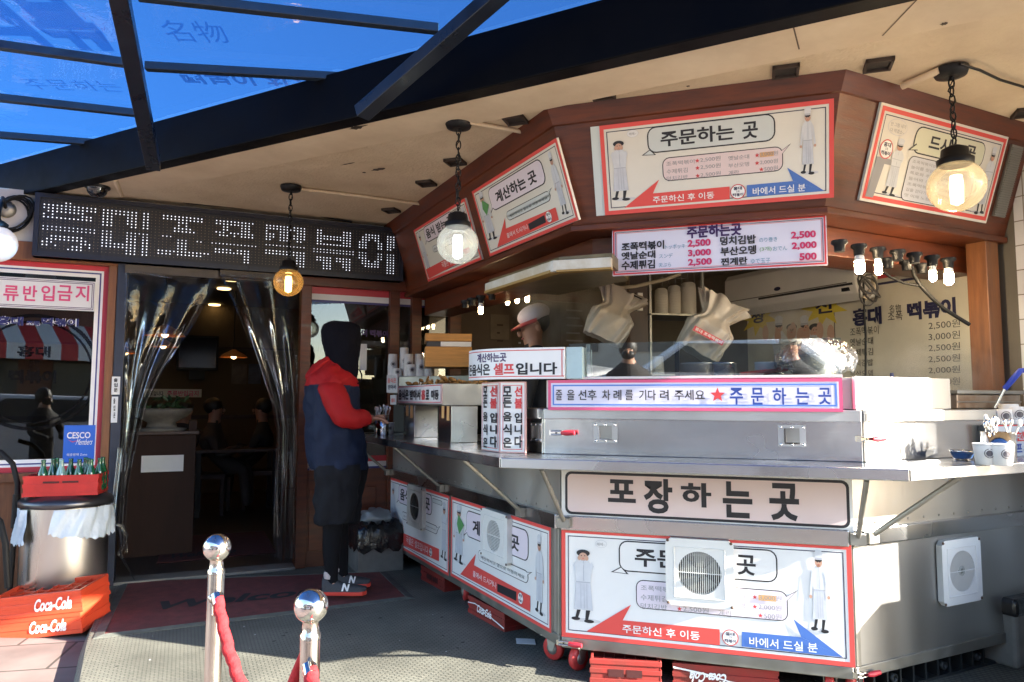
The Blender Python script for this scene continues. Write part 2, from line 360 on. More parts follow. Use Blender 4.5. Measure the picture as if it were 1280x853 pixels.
# ================================================================== frames of the place
TH = -18.37
c0 = V((1.443, 3.174, 0)); l0 = V((0.239, 3.574, 0)); f0 = V((-2.582, 5.284, 0)); FANG = 24.0
d1, d2, d3 = D(TH), D(TH - 45), D(TH + 45); n1, n2, n3 = D(TH - 90), D(TH - 135), D(TH - 45)
WR = 1.43; ZC = 2.72
FRONT = Fr(l0, d1); LEFT = Fr(l0, d2); RIGHT = Fr(c0, d3); FA = Fr(f0, D(FANG)); RW = Fr(c0 + d3 * WR, d2)
def cross2(p, d, q, e):
    den = d.x * e.y - d.y * e.x; t = ((q.x - p.x) * e.y - (q.y - p.y) * e.x) / den; return p + d * t
def octo(o, z=0.0, left=None):                   # corners of the kiosk outline moved out by o
    A = l0 + (n1 + n2) * (o / 1.7071); B = c0 + (n1 + n3) * (o / 1.7071)
    L = cross2(l0 + n2 * o, d2, f0, D(FANG)); Rr = c0 + n3 * o + d3 * WR
    return [p + Z * z for p in (L, A, B, Rr)]
KC = cross2(f0, D(FANG), RW.o, d2)               # inner corner of facade line and right wall
# ================================================================== ground
m = brick_mat('rubber floor tiles', (.23, .225, .185), (.19, .19, .158), (.085, .088, .072), .036, .018, .0032, .65, .6, .5, noise=.4)
mb = MB(); P = [G(134.7, 730, 0), G(108.6, 803, 0), G(99, 853, 0)]
e0 = P[0] + (P[0] - P[1]).normalized() * 1.2; e1 = P[2] + (P[2] - P[1]).normalized() * 4
FLQ = [e0, P[0], P[1], P[2], e1]; far = [V((4.5, e1.y, 0)), V((4.5, 9, 0)), V((e0.x, 9, 0))]
mb.face(FLQ + far, m)
for a, b in zip(FLQ[:-1], FLQ[1:]):
    off = V((-.035, -.01, -.075)); mb.face([a, a + off, b + off, b], m)
mb.build('rubber_floor', kind='structure', planar=Fr((0, 0, 0), D(24), D(114), Z))
m = brick_mat('pavement slabs', (.29, .215, .195), (.25, .19, .17), (.08, .065, .055), .60, .42, .008, .75, .4, .5, noise=.4)
mb = MB(); mb.face([(-40, -40, -.07), (40, -40, -.07), (40, 40, -.07), (-40, 40, -.07)], m)
mb.build('pavement', kind='structure', planar=Fr((0, 0, 0), D(12), D(102), Z))
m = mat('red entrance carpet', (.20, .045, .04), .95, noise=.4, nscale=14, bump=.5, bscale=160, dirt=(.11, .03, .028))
RUB2 = mat('rubber border', (.12, .125, .11), .75, noise=.4, nscale=20)
mq = [G(130, 795.7, 0), G(507, 748.5, 0), G(474, 717, 0), G(161, 729, 0)]
cen = sum(mq, V((0, 0, 0))) / 4
t = thing('welcome_mat', 'dark red welcome mat with black lettering lying before the open doorway', 'doormat', cen)
mb = MB(); mb.solid([p + Z * .002 for p in mq], [p + Z * .010 for p in mq], m)
mf = Fr(mq[0], (mq[1] - mq[0]), None or Z.cross((mq[1] - mq[0]).normalized()), Z)
a, b = mf.px(186, 767); a1, b1 = mf.px(437, 734); 
text(mb, Fr(G(190, 766, 0), (G(440, 741, 0) - G(190, 766, 0)), Z.cross((G(440, 741, 0) - G(190, 766, 0)).normalized()), Z), 'Welcome', (0, 0, 1.25, .20), .0125, mat('mat lettering', (.02, .018, .02), .95), .03, skew=.35)
mb.build('carpet', t)
mb = MB()
for i in range(4):
    p, q = mq[i], mq[(i + 1) % 4]; o1 = (p - cen).normalized() * .06; o2 = (q - cen).normalized() * .06
    mb.solid([p + Z * .001, q + Z * .001, q + o2 + Z * .001, p + o1 + Z * .001], [p + Z * .014, q + Z * .014, q + o2 + Z * .004, p + o1 + Z * .004], RUB2)
mb.build('border', t)
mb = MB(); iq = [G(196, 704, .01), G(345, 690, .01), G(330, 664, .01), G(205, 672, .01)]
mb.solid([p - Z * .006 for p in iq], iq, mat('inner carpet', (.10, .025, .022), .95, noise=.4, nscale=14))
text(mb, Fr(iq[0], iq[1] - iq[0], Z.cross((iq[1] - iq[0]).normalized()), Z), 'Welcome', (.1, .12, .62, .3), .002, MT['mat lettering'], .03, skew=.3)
mb.build('doormat', label='small dark red doormat inside the doorway, seen between the vinyl curtains', cat='doormat')
# ================================================================== restaurant building (walls, soffit, fascia, windows, door frame)
bld = thing('restaurant_building', 'restaurant front with cream soffit, brown timber kiosk fascia and open doorway', 'building', f0)
WW = mat('white painted boards', (.62, .60, .56), .6, noise=.15, nscale=6)
def fpx(x, y, c=0): return FA.px(x, y, c)
aL, aR = -2.2, (KC - f0).dot(FA.u)
zt = fpx(133.7, 333)[1]; zb = fpx(124.8, 588)[1]
xd0, xd1 = fpx(153, 500)[0], fpx(373, 500)[0]           # doorway
zd = fpx(260, 333)[1]
wl_r = fpx(131, 460)[0]                                  # left window right edge
mb = MB()
mb.box(FA, aL, aR, zd + .02, ZC, -.12, 0, WW)
mb.build('upper_wall', bld)
mb = MB(); mb.box(FA, aL, xd0, zt + .0, zt + .13, -.1, .03, WOODL); mb.box(FA, xd1, aR, zd - .1, zd + .02, -.1, .03, WOOD); mb.build('head_rail', bld, bevel=.004)
mb = MB(); mb.box(FA, aL, wl_r + .02, 0, zb - .03, -.1, .0, WOODL); mb.build('wall_panel', bld)
mb = MB(); mb.box(FA, aL, wl_r + .02, zb - .06, zb, -.1, .04, WOODL); mb.build('window_sill', bld, bevel=.004)
mb = MB(); mb.box(FA, wl_r, fpx(140, 500)[0], 0, zt + .0, -.1, .035, WOODL); mb.build('door_jamb', bld, bevel=.004)
mb = MB(); mb.box(FA, fpx(140, 500)[0] + .003, xd0, 0, zd + .02, -.1, .05, NAVYM); mb.build('door_post', bld, bevel=.003)
mb = MB(); mb.box(FA, xd0, xd1, zd - .09, zd + .02, -.08, .02, mat('door head', (.10, .075, .05), .5, noise=.4, nscale=12)); mb.build('door_head', bld)
xj = fpx(386, 500)[0]
mb = MB(); mb.box(FA, xd1, xj, 0, zd - .1, -.1, .03, WOOD); mb.build('door_jamb', bld, bevel=.004)
tb = G(183.8, 727, 0); mb = MB(); mb.box(FA, xd0, xd1, 0.001, .022, -.12, .06, mat('threshold stone', (.22, .20, .17), .6, noise=.3)); mb.build('threshold', bld, bevel=.004)
# windows
def window(name, a0, a1, b0, b1, label=None):
    m_ = MB(); m_.box(FA, a0, a1, b0, b1, -.035, -.03, GLASSW); p = m_.build('window_pane', bld)
    return p
window('w', aL, wl_r, zb, zt)
xg = [fpx(386, 500)[0], fpx(485, 500)[0], fpx(497, 500)[0], fpx(513, 470)[0], fpx(525, 470)[0], fpx(561, 440)[0], fpx(575, 440)[0]]
zw0 = fpx(400, 588)[1]
window('w', xg[0], xg[1], zw0, zd - .1); window('w', xg[2], xg[3], zw0, zd - .1); window('w', xg[4], xg[5], zw0, zd - .1)
for i in (1, 3, 5):
    mb = MB(); mb.box(FA, xg[i], xg[i + 1] if i < 5 else xg[6], 0, zd - .1, -.1, .03, WOOD); mb.build('window_post', bld, bevel=.003)
mb = MB(); mb.box(FA, xg[0], xg[6], 0, zw0, -.1, .0, WOOD); mb.build('wall_panel', bld)
mb = MB()
for a in (xg[0] + .02, xg[0] + .30): mb.box(FA, a, a + .24, .12, zw0 - .14, .0, .012, WOOD)
mb.build('panel_moulding', bld, bevel=.006)
STR = mat('stripe red', (.55, .04, .06), .4); STN = mat('stripe navy', (.05, .05, .22), .4)
def stripes(a0, a1, top, h=.12, c=-.028):
    mb.box(FA, a0, a1, top - h * .45, top, c, c + .002, STR); mb.box(FA, a0, a1, top - h * .85, top - h * .45, c, c + .002, INKW); mb.box(FA, a0, a1, top - h, top - h * .85, c, c + .002, STN)
for i in (0, 2, 4): mb = MB(); stripes(xg[i], xg[i + 1], zd - .1); stripes(xg[i], xg[i + 1], zw0 + .10, .10); mb.build('window_tape', bld)
mb = MB()
# red, white and navy tape round the left window
a1 = wl_r; tp = zt
for k, (w0, w1, mm) in enumerate(((0, .035, STR), (.035, .05, INKW), (.05, .06, STN), (.06, .085, INKW))):
    mb.box(FA, aL, a1 - w0, tp - w1, tp - w0, -.028, -.026, mm); mb.box(FA, a1 - w1, a1 - w0, zb + w0, tp - w1, -.028, -.026, mm); mb.box(FA, aL, a1 - w1, zb + w0, zb + w1, -.028, -.026, mm)
mb.build('window_tape', bld)
# interior shell of the dining room and of the kitchen
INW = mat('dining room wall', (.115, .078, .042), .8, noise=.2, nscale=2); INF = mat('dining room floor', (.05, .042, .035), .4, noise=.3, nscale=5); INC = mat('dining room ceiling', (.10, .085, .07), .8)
DR = 5.2
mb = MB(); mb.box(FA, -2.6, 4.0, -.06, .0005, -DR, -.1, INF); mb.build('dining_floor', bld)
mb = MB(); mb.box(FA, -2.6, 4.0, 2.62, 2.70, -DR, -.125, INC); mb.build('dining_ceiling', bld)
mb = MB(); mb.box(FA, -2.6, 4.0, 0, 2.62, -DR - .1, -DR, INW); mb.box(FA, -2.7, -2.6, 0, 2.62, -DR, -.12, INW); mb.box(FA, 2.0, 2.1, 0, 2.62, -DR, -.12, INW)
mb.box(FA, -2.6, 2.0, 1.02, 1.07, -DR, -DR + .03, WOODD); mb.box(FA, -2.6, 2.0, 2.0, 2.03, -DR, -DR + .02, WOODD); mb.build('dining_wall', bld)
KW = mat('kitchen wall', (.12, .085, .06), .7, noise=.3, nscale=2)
xk = xg[6]
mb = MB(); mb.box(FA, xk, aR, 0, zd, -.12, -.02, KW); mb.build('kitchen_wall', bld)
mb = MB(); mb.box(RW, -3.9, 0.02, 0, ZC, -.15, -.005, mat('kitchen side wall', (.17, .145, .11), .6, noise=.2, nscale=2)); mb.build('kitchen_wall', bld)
# soffit
Ea, Eb = G(50, 242, ZC), G(1110, 0, ZC); ed = (Eb - Ea).normalized(); Ea2 = Ea - ed * .5; Eb2 = Eb + ed * 2.4; en = Z.cross(ed)
fl, fr_ = f0 + FA.u * aL, f0 + FA.u * aR
right_far = c0 + d3 * 4.0
mb = MB(); poly = [Ea2, Eb2, c0 + d3 * 4.5 + n3 * 1.0 + Z * ZC, c0 + d3 * 4.5 - n3 * 4 + Z * ZC, fr_ + Z * ZC, Ea2 + en * .2]
mb.solid([p.copy() for p in poly], [p + Z * .12 for p in poly], STUCCO); mb.build('soffit', bld)
mb = MB(); b1_ = G(1103, 45, ZC); wdt = (b1_ - Ea).dot(en)
mb.solid([Ea2 - Z * .018, Eb2 - Z * .018, Eb2 + en * wdt - Z * .018, Ea2 + en * wdt - Z * .018], [Ea2 - Z * .002, Eb2 - Z * .002, Eb2 + en * (wdt + .02) - Z * .002, Ea2 + en * (wdt + .02) - Z * .002], PLASTER)
mb.build('soffit_border', bld)
mb = MB()
for q in ((990, 27, 999, 62), (1146, 0, 1103, 45)):
    p0, p1 = G(q[0], q[1], ZC - .0195), G(q[2], q[3], ZC - .0195); e_ = (p1 - p0).normalized().cross(Z) * .003; mb.face([p0 - e_, p1 - e_, p1 + e_, p0 + e_], mat('joint dirt', (.14, .10, .07), .9))
mb.build('soffit_joint', bld)
mb = MB(); o = -en; h0, h1 = ZC - .03, ZC + .20
mb.solid([Ea2 + o * .004 - Z * .03, Eb2 + o * .004 - Z * .03, Eb2 + o * .10 - Z * .03, Ea2 + o * .10 - Z * .03], [Ea2 + o * .004 + Z * .235, Eb2 + o * .004 + Z * .235, Eb2 + o * .10 + Z * .235, Ea2 + o * .10 + Z * .235], BLACKG); mb.build('eave_beam', bld, bevel=.006)
# kiosk fascia: slanted timber boards on three sides
T_, B_ = octo(.07, ZC - .002), octo(-.105, 2.17)
T2, B2 = octo(-.10, ZC - .002), octo(-.16, 2.17)
nm = ['fascia_board'] * 3
FAS = []
for i in range(3):
    mb = MB(); mb.solid([T_[i], T_[i + 1], T2[i + 1], T2[i]][::-1], [B_[i], B_[i + 1], B2[i + 1], B2[i]][::-1], WOOD); mb.build('fascia_board', bld)
    u = (B_[i + 1] - B_[i]).normalized(); up = (T_[i] - B_[i]); up = (up - u * up.dot(u)).normalized(); FAS.append(Fr(B_[i], u, up))
C1, C2, C3, C4 = octo(.10, ZC - .001), octo(.055, ZC - .075), octo(.055, ZC - .075), octo(.05, ZC - .001)
mb = MB()
for i in range(3): mb.solid([C4[i], C4[i + 1], C1[i + 1], C1[i]], [octo(.035, ZC - .085)[i], octo(.035, ZC - .085)[i + 1], C2[i + 1], C2[i]], WOOD)
mb.build('crown_moulding', bld)
K1, K2 = octo(-.085, 2.17), octo(-.36, 2.17)
mb = MB()
for i in range(3): mb.solid([K1[i] - Z * .035, K1[i + 1] - Z * .035, K2[i + 1] - Z * .035, K2[i] - Z * .035], [K1[i] + Z * .0, K1[i + 1], K2[i + 1], K2[i]], WOOD)
mb.build('fascia_lip', bld, bevel=.008)
K1, K2 = octo(-.26, 1.99), octo(-.50, 1.99)
mb = MB()
for i in range(3): mb.solid([K1[i], K1[i + 1], K2[i + 1], K2[i]], [p + Z * .145 for p in (K1[i], K1[i + 1], K2[i + 1], K2[i])], WOOD)
mb.build('header_beam', bld, bevel=.006)
mb = MB(); SOOT = mat('soot mark', (.07, .05, .035), .9)
for x, y, rx_, ry_ in ((445, 160, .035, .022), (448, 159, .06, .007), (473, 212, .05, .02), (435, 205, .05, .007), (455, 216, .012, .012), (600, 129, .02, .008), (718, 176, .01, .01), (860, 108, .008, .008), (1180, 30, .012, .012)):
    p = G(x, y, ZC - (.0195 if y < 200 and x < 470 or y < 120 else .0025)); mb.face([p + ed * (rx_ * math.cos(R(30 * k)) * (1 + .25 * math.sin(k * 2.4))) + en * (ry_ * math.sin(R(30 * k)) * (1 + .25 * math.cos(k * 3.1))) for k in range(12)], SOOT)
o = mb.build('soot_mark', bld); o['kind'] = 'stuff'
# kitchen ceiling
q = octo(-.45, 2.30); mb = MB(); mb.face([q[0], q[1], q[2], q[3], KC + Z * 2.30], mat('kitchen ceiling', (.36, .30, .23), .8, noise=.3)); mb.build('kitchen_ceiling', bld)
# timber pillar at the right end of the kiosk
mb = MB(); pa = RW.px(1216, 420, .0)[0]
mb.box(RW, RW.px(1211, 400, .17)[0], RW.px(1237, 400, .17)[0], 1.0, 2.14, .06, .17, WOODL); mb.build('pillar', bld, bevel=.004)
# tiled wall on the right
TILE = brick_mat('white wall tiles', (.76, .74, .73), (.70, .68, .67), (.30, .25, .21), .132, .132, .0032, .25, .25, 0, noise=.15)
mb = MB(); mb.box(RW, -.05, 1.26, -.06, ZC - .001, -.40, .0, TILE)
mb.build('tiled_wall', None, 'white square tiled wall beside the right end of the timber kiosk', 'wall', planar=Fr(RW.o, d2, Z, n2))
# ================================================================== glass awning beyond the eave
ZA = 2.93
aw = thing('glass_awning', 'dark steel awning with blue tinted glass panes above the pavement', 'awning', G(400, 20, ZA))
mb = MB(); o = -en
far_ = [Ea2 - ed * 2 - o * .5, Eb2 - o * .5, Eb2 + o * 3.6, Ea2 - ed * 2 + o * 3.6]
mb.face([p + Z * (ZA + .06 - ZC) for p in far_], GLASSA)
aw_text = glass('faint pane lettering', (.50, .62, .80), .3, .2, haze=.05, hazecol=(.1, .2, .4))  # faint see-through tint for letters laid on the pane
pane = mb.build('glass_pane', aw)
def bar(name, p, q, wd, hg, parent, m, z=ZA, ext=(0, 0)):
    P0, P1 = G(p[0], p[1], z), G(q[0], q[1], z); dr = (P1 - P0).normalized(); P0 = P0 - dr * ext[0]; P1 = P1 + dr * ext[1]
    mb = MB(); mb.box(Fr(P0, dr, dr.cross(Z) * -1, Z), 0, (P1 - P0).length, -wd / 2, wd / 2, 0, hg, m); return mb.build(name, parent, bevel=.003)
AWM = mat('awning steel', (.010, .016, .030), .32, noise=.35, nscale=7, rnoise=.1)
AWL = mat('awning purlin', (.022, .036, .058), .4, noise=.3, nscale=9)
def rafter(p, q, wd, hg):
    P0, P1 = G(*p, ZA), G(*q, ZC - .085); dr = (P1 - P0).normalized(); P0 = P0 - dr * 2.5; sd_ = dr.cross(Z).normalized(); mb = MB(); mb.box(Fr(P0, dr, sd_, dr.cross(sd_) * -1), 0, (P1 - P0).length, -wd / 2, wd / 2, -hg / 2, hg / 2, AWM); mb.build('rafter', aw, bevel=.003)
rafter((150, 0), (192, 208), .075, .06); rafter((615, 0), (452, 142), .075, .06)
for p, q in (((0, 62), (158, 84)), ((0, 127), (172, 146)), ((0, 173), (178, 187)), ((172, 0), (548, 42)), ((182, 88), (472, 104))):
    bar('purlin', p, q, .042, .04, aw, AWL, z=ZA + .004, ext=((1.2, 0) if p[0] == 0 else (0, 0)))
bar('purlin', (340, -30), (560, -4), .055, .045, aw, AWL, z=ZA + .004)
gb = Fr(G(200, 60, ZA + .055), G(500, 70, ZA + .055) - G(200, 60, ZA + .055), None or Z.cross((G(500, 70, ZA + .055) - G(200, 60, ZA + .055)).normalized()), Z)
mb = MB()
def film(st, x, y, wd, ht, b=.0):  # sets faint lettering just under the glass pane
    a_, b_ = gb.px(x, y); text(mb, gb, st, (a_, b_, a_ + wd, b_ - ht), 0, aw_text, b)
film('名物', 215, 52, .28, .20); film('떡볶이 최강달인', 215, 84, .95, -.20, .03); film('떡볶', 5, 60, .55, .5, .05); film('주문하는', 40, 112, .5, .14)
mb.build('pane_lettering', aw)
# ================================================================== serving carts
def cart_body(P, back, z0=.13, z1=1.015):
    mb = MB(); return P
def cart(label, fr, A0, A1, back0, back1, loc):
    t = thing('serving_cart', label, 'food cart', loc)
    mb = MB(); ring = [A0, A1, back1, back0]
    mb.solid([p + Z * .15 for p in ring], [p + Z * 1.012 for p in ring], STEELB); mb.build('body', t, bevel=.004)
    L = (A1 - A0).length
    f = Fr(A0, fr.u)
    mb = MB(); mb.box(f, .004, L - .004, .665, .735, -.01, .028, STEEL); mb.build('rail', t, bevel=.005)
    mb = MB()
    for k in range(int(L / .11)):
        for b in (.985, .755): mb.lathe(f.P(.05 + .11 * k, b, .0), [(.006, 0), (.005, .003), (0, .004)], STEELD, 8, f.n)
    mb.build('rivet_row', t)['kind'] = 'stuff'
    mb = MB(); mb.box(f, .002, L - .002, .115, .165, -.05, .008, STEELD); mb.build('bottom_frame', t, bevel=.004)
    for a in (.006, L - .034): mb = MB(); mb.box(f, a, a + .028, .165, .665, -.01, .007, STEELD); mb.build('corner_post', t, bevel=.003)
    return t, f, L
FB = [p for p in octo(-.62)]
LB = l0 - d2 * 2.72
cf, ff, Lf_ = cart('front steel serving cart with the pink takeaway sign and white fan', FRONT, l0, c0, FB[1], FB[2], (l0 + c0) / 2)
cl, lf, Ll = cart('left steel serving cart in shade with two chef sign boards', LEFT, LB, l0 - d2 * .006 - n2 * 0, FB[1] - d2 * .005, LB - n2 * .62, l0 - d2 * 1.3)
# the left cart's ring is ordered front-left, front-right, back-right, back-left
cr, rf, Lr = cart('right steel serving cart with bare sunlit panels and square vent', RIGHT, c0 + d3 * .006, c0 + d3 * (WR - .06), FB[2] + d3 * .02, FB[3] - d3 * .06, c0 + d3 * .7)
CZ = 1.03
def shelf(t, P):
    mb = MB(); mb.solid([p + Z * (CZ - .045) for p in P], [p + Z * CZ for p in P], STEEL); return mb.build('counter_shelf', t, bevel=.004)
S0, S1 = octo(-.12), octo(.41)
endL = LB + d2 * .12
shelf(cf, [S1[1] + d1 * .002, S1[2] - d1 * .002, S0[2], S0[1]])
shelf(cl, [endL + n2 * .41, S1[1] - d2 * .004, S0[1] - d2 * .004, endL - n2 * .12])
shelf(cr, [S1[2] + d3 * .004, c0 + n3 * .41 + d3 * (WR - .02), c0 - n3 * .12 + d3 * (WR - .02), S0[2] + d3 * .004])
def strut(t, f, a, a2=None):                       # folding brace from the rail out to the shelf
    mb = MB(); p = f.P(a, .70, .035); q = f.P(a if a2 is None else a2, CZ - .05, .36)
    mb.tube([p, q], .011, STEELD, 8); mb.box(f, a - .03, a + .03, .68, .725, .03, .06, STEELD); mb.build('brace', t)
strut(cf, FRONT, FRONT.px(708, 643)[0], FRONT.px(708, 643)[0] - .02); strut(cf, FRONT, FRONT.px(1098, 655)[0] - .085)
strut(cr, RIGHT, .08, .20)
for x, y in ((660, 650), (558, 620), (490, 597)): a = LEFT.px(x, y)[0]; strut(cl, LEFT, a, a - .02)
# upper boxes with lids, handles and toggle latches
def ubox(t, P0, P1, back, fr_, z1=1.24, lid=True):
    mb = MB(); ring = [P0, P1, P1 + back, P0 + back]
    mb.solid([p + Z * (CZ + .001) for p in ring], [p + Z * (z1 - .0) for p in ring], STEEL); mb.build('upper_box', t, bevel=.003)
    if lid:
        n = fr_.n; r2 = [P0 + n * .022 + fr_.u * .003, P1 + n * .022 - fr_.u * .003, P1 + back, P0 + back]
        mb = MB(); mb.solid([p + Z * (z1 - .045) for p in r2], [p + Z * (z1 + .004) for p in r2], STEELB); mb.build('lid', t, bevel=.004)
OB = octo(.127); OBk = octo(-.35)
BF = Fr(OB[1], d1); BR_ = Fr(OB[2], d3); BL_ = Fr(OB[1], d2)
ubox(cf, OB[1] + d1 * .004, OB[2] - d1 * .004, -n1 * .45, BF)
ubox(cr, OB[2] + d3 * .012, OB[2] + d3 * (WR - .1), -n3 * .45, BR_)
pl_ = BL_.px(657, 540)[0]
ubox(cl, OB[1] + d2 * pl_, OB[1] - d2 * .01, -n2 * .4, BL_)
def handle(t, f, a, b):
    mb = MB(); mb.box(f, a - .055, a + .055, b - .045, b + .045, 0, .004, STEELB)
    for k in range(3):
        for s_ in (-1, 1): mb.lathe(f.P(a + (k - 1) * .045, b + s_ * .036, .004), [(.006, 0), (.005, .003), (0, .004)], POLISH, 8, f.n)
    mb.box(f, a - .03, a + .03, b - .032, b + .032, .004, .006, STEELD); mb.box(f, a - .032, a - .026, b - .03, b + .03, .006, .014, POLISH); mb.box(f, a - .03, a + .03, b - .034, b - .028, .006, .014, POLISH)
    mb.build('recessed_handle', t)
for x, y in ((757, 541), (990, 545)): a, b = BF.px(x, y); handle(cf, BF, a, b)
a, b = BL_.px(667, 540); handle(cl, BL_, a + .03, b)
def latch(t, f, a, b, s=1):
    mb = MB(); mb.box(f, a - .04, a - .01, b - .012, b + .012, .0, .02, POLISH); mb.box(f, a - .0, a + .03, b - .012, b + .012, .0, .02, POLISH); mb.tube([f.P(a - .03, b + .008, .025), f.P(a + .02, b + .008, .025)], .004, POLISH, 6); mb.tube([f.P(a - .03, b - .008, .025), f.P(a + .02, b - .008, .025)], .004, POLISH, 6)
    mb.tube([f.P(a + .02, b, .026), f.P(a + .045, b, .03), f.P(a + .085, b + .002, .034)], [.008, .013, .010], mat('red grip', (.60, .03, .05), .4), 8); mb.build('toggle_latch', t)
a, b = BF.px(695, 541); latch(cf, BF, a + .012, b); a, b = BR_.px(1072, 549); latch(cr, BR_, .0, b)
a, b = FRONT.px(690, 803); latch(cf, FRONT, .02, .14); latch(cr, RIGHT, .03, .135)
# right cart: higher panels behind the counter
mb = MB(); q0 = BR_.px(1073, 500)[0]; q1 = BR_.px(1192, 500)[0]; mb.box(BR_, q0, q1, 1.246, 1.385, -.03, -.012, STEELB); mb.build('splash_panel', cr, bevel=.003)
mb = MB(); mb.box(BF, .01, BF.px(1068, 500)[0] - .0, 1.246, 1.38, -.30, -.02, STEELB); mb.build('food_well', cf, bevel=.003)
mb = MB(); mb.box(RIGHT, .40, 1.30, 1.246, 1.34, -.42, -.12, STEELD); mb.build('food_well', cr, bevel=.003)
# casters
def caster(t, p, ang):
    f = Fr(p, D(ang)); mb = MB(); mb.lathe(f.P(0, .058, -.018), [(.02, 0), (.054, .002), (.058, .010), (.058, .026), (.054, .034), (.02, .036)], mat('red caster wheel', (.62, .05, .045), .5, noise=.25, nscale=30), 20, f.n); wheel = mb.build('caster', t)
    mb = MB(); mb.lathe(f.P(0, .058, .0185), [(.03, 0), (.028, .004), (.01, .006), (0, .006)], STEELD, 12, f.n)
    for c in (-.026, .024): mb.prism(f, [(-.012, .05), (.012, .05), (.04, .125), (-.03, .125)], c, c + .004, STEELD)
    mb.box(f, -.05, .05, .118, .126, -.045, .045, STEELD); mb.box(f, .0, .075, .085, .095, -.02, .02, STEELD); mb.build('fork', wheel)
caster(cf, FRONT.P(.07, 0, -.05), TH + 62); caster(cl, l0 - d2 * .16 - n2 * .05, TH - 20); caster(cf, FRONT.P(1.18, 0, -.07), TH + 80); caster(cl, l0 - d2 * 1.35 - n2 * .08, TH - 60); caster(cr, RIGHT.P(.10, 0, -.08), 40)
# fans and vents in the carts
LOUV = mat('fan grille white', (.78, .78, .76), .4); DARKV = mat('fan interior', (.035, .035, .03), .6); BLADE = mat('fan blade', (.16, .17, .14), .5)
def fan(t, f, q, c, dirty=False, vert=True):
    xs = [f.px(*p, c) for p in q]; a0 = (xs[0][0] + xs[3][0]) / 2; a1 = (xs[1][0] + xs[2][0]) / 2; b1 = (xs[0][1] + xs[1][1]) / 2; b0 = (xs[2][1] + xs[3][1]) / 2
    W = a1 - a0; ca, cb = (a0 + a1) / 2, (b0 + b1) / 2; r = .32 * min(W, b1 - b0)
    FM = mat('fan frame white', (.76, .76, .74), .4, noise=.06, nscale=8) if not dirty else mat('fan frame grimy', (.62, .60, .55), .5, noise=.3, nscale=7)
    mb = MB()
    N = 40; ring_o = []; ring_i = []
    def sqp(t_): 
        x, y = math.cos(t_), math.sin(t_); k = 1 / max(abs(x), abs(y)); return x * k, y * k
    for k in range(N):
        t_ = 2 * math.pi * (k + .5) / N; sx, sy = sqp(t_); ring_o.append((ca + sx * W / 2, cb + sy * (b1 - b0) / 2)); ring_i.append((ca + r * math.cos(t_), cb + r * math.sin(t_)))
    for k in range(N):
        k2 = (k + 1) % N; A, B, C_, D_ = ring_o[k], ring_o[k2], ring_i[k2], ring_i[k]
        mb.face([f.P(*A, c), f.P(*B, c), f.P(*C_, c), f.P(*D_, c)], FM); mb.face([f.P(*A, 0.004), f.P(*B, 0.004), f.P(*B, c), f.P(*A, c)], FM); mb.face([f.P(*D_, c), f.P(*C_, c), f.P(*C_, .019), f.P(*D_, .019)], FM)
    w2, h2 = W * .37, (b1 - b0) * .37
    for p0, p1 in (((-w2, -h2), (w2, -h2)), ((w2, -h2), (w2, h2)), ((w2, h2), (-w2, h2)), ((-w2, h2), (-w2, -h2))): mb.tube([f.P(ca + p0[0], cb + p0[1], c), f.P(ca + p1[0], cb + p1[1], c)], .003, FM, 6)
    fr2 = mb.build('exhaust_fan', t)
    mb = MB(); mb.prism(f, ring_i, .0185, .020, DARKV); mb.build('backing', fr2)
    mb = MB()
    for k in range(5):
        t_ = 2 * math.pi * k / 5 + .3; P = [(ca + r * .22 * math.cos(t_ - .5), cb + r * .22 * math.sin(t_ - .5)), (ca + r * .92 * math.cos(t_ - .38), cb + r * .92 * math.sin(t_ - .38)), (ca + r * .92 * math.cos(t_ + .38), cb + r * .92 * math.sin(t_ + .38)), (ca + r * .22 * math.cos(t_ + .4), cb + r * .22 * math.sin(t_ + .4))]
        mb.prism(f, P, .023, .025, BLADE)
    mb.lathe(f.P(ca, cb, .021), [(r * .26, 0), (r * .25, .008), (0, .01)], BLADE, 14, f.n); mb.build('blades', fr2)
    mb = MB(); n = 22
    for k in range(n):
        x = -r + 2 * r * (k + .5) / n; h = math.sqrt(max(0, r * r - x * x))
        if vert: mb.box(f, ca + x - r * .012, ca + x + r * .012, cb - h, cb + h, c - .006, c - .002, LOUV)
        else: mb.box(f, ca - h, ca + h, cb + x - r * .02, cb + x + r * .02, c - .006, c - .002, LOUV if not dirty else DARKV)
    mb.box(f, ca - r, ca + r, cb - r * .015, cb + r * .015, c - .002, c, LOUV)
    mb.build('grille', fr2)
    mb = MB()
    for sx in (-1, 1):
        for sy in (-1, 1): mb.lathe(f.P(ca + sx * W * .465, cb + sy * (b1 - b0) * .465, c), [(.007, 0), (.006, .003), (0, .004)], mat('rusty screw', (.10, .06, .04), .6), 8, f.n)
    mb.build('screw', fr2)
fan(cf, FRONT, ((832, 672.5), (918, 677), (917, 763), (832, 756)), .045)
fan(cl, LEFT, ((601, 637), (634, 642), (634, 706), (600, 696)), .045, vert=False)
fan(cl, LEFT, ((508, 604), (527, 610), (528, 664), (509, 656)), .045, dirty=True, vert=False)
fan(cr, RIGHT, ((1176, 678), (1224.5, 670), (1229.5, 749), (1181.5, 760)), .032)
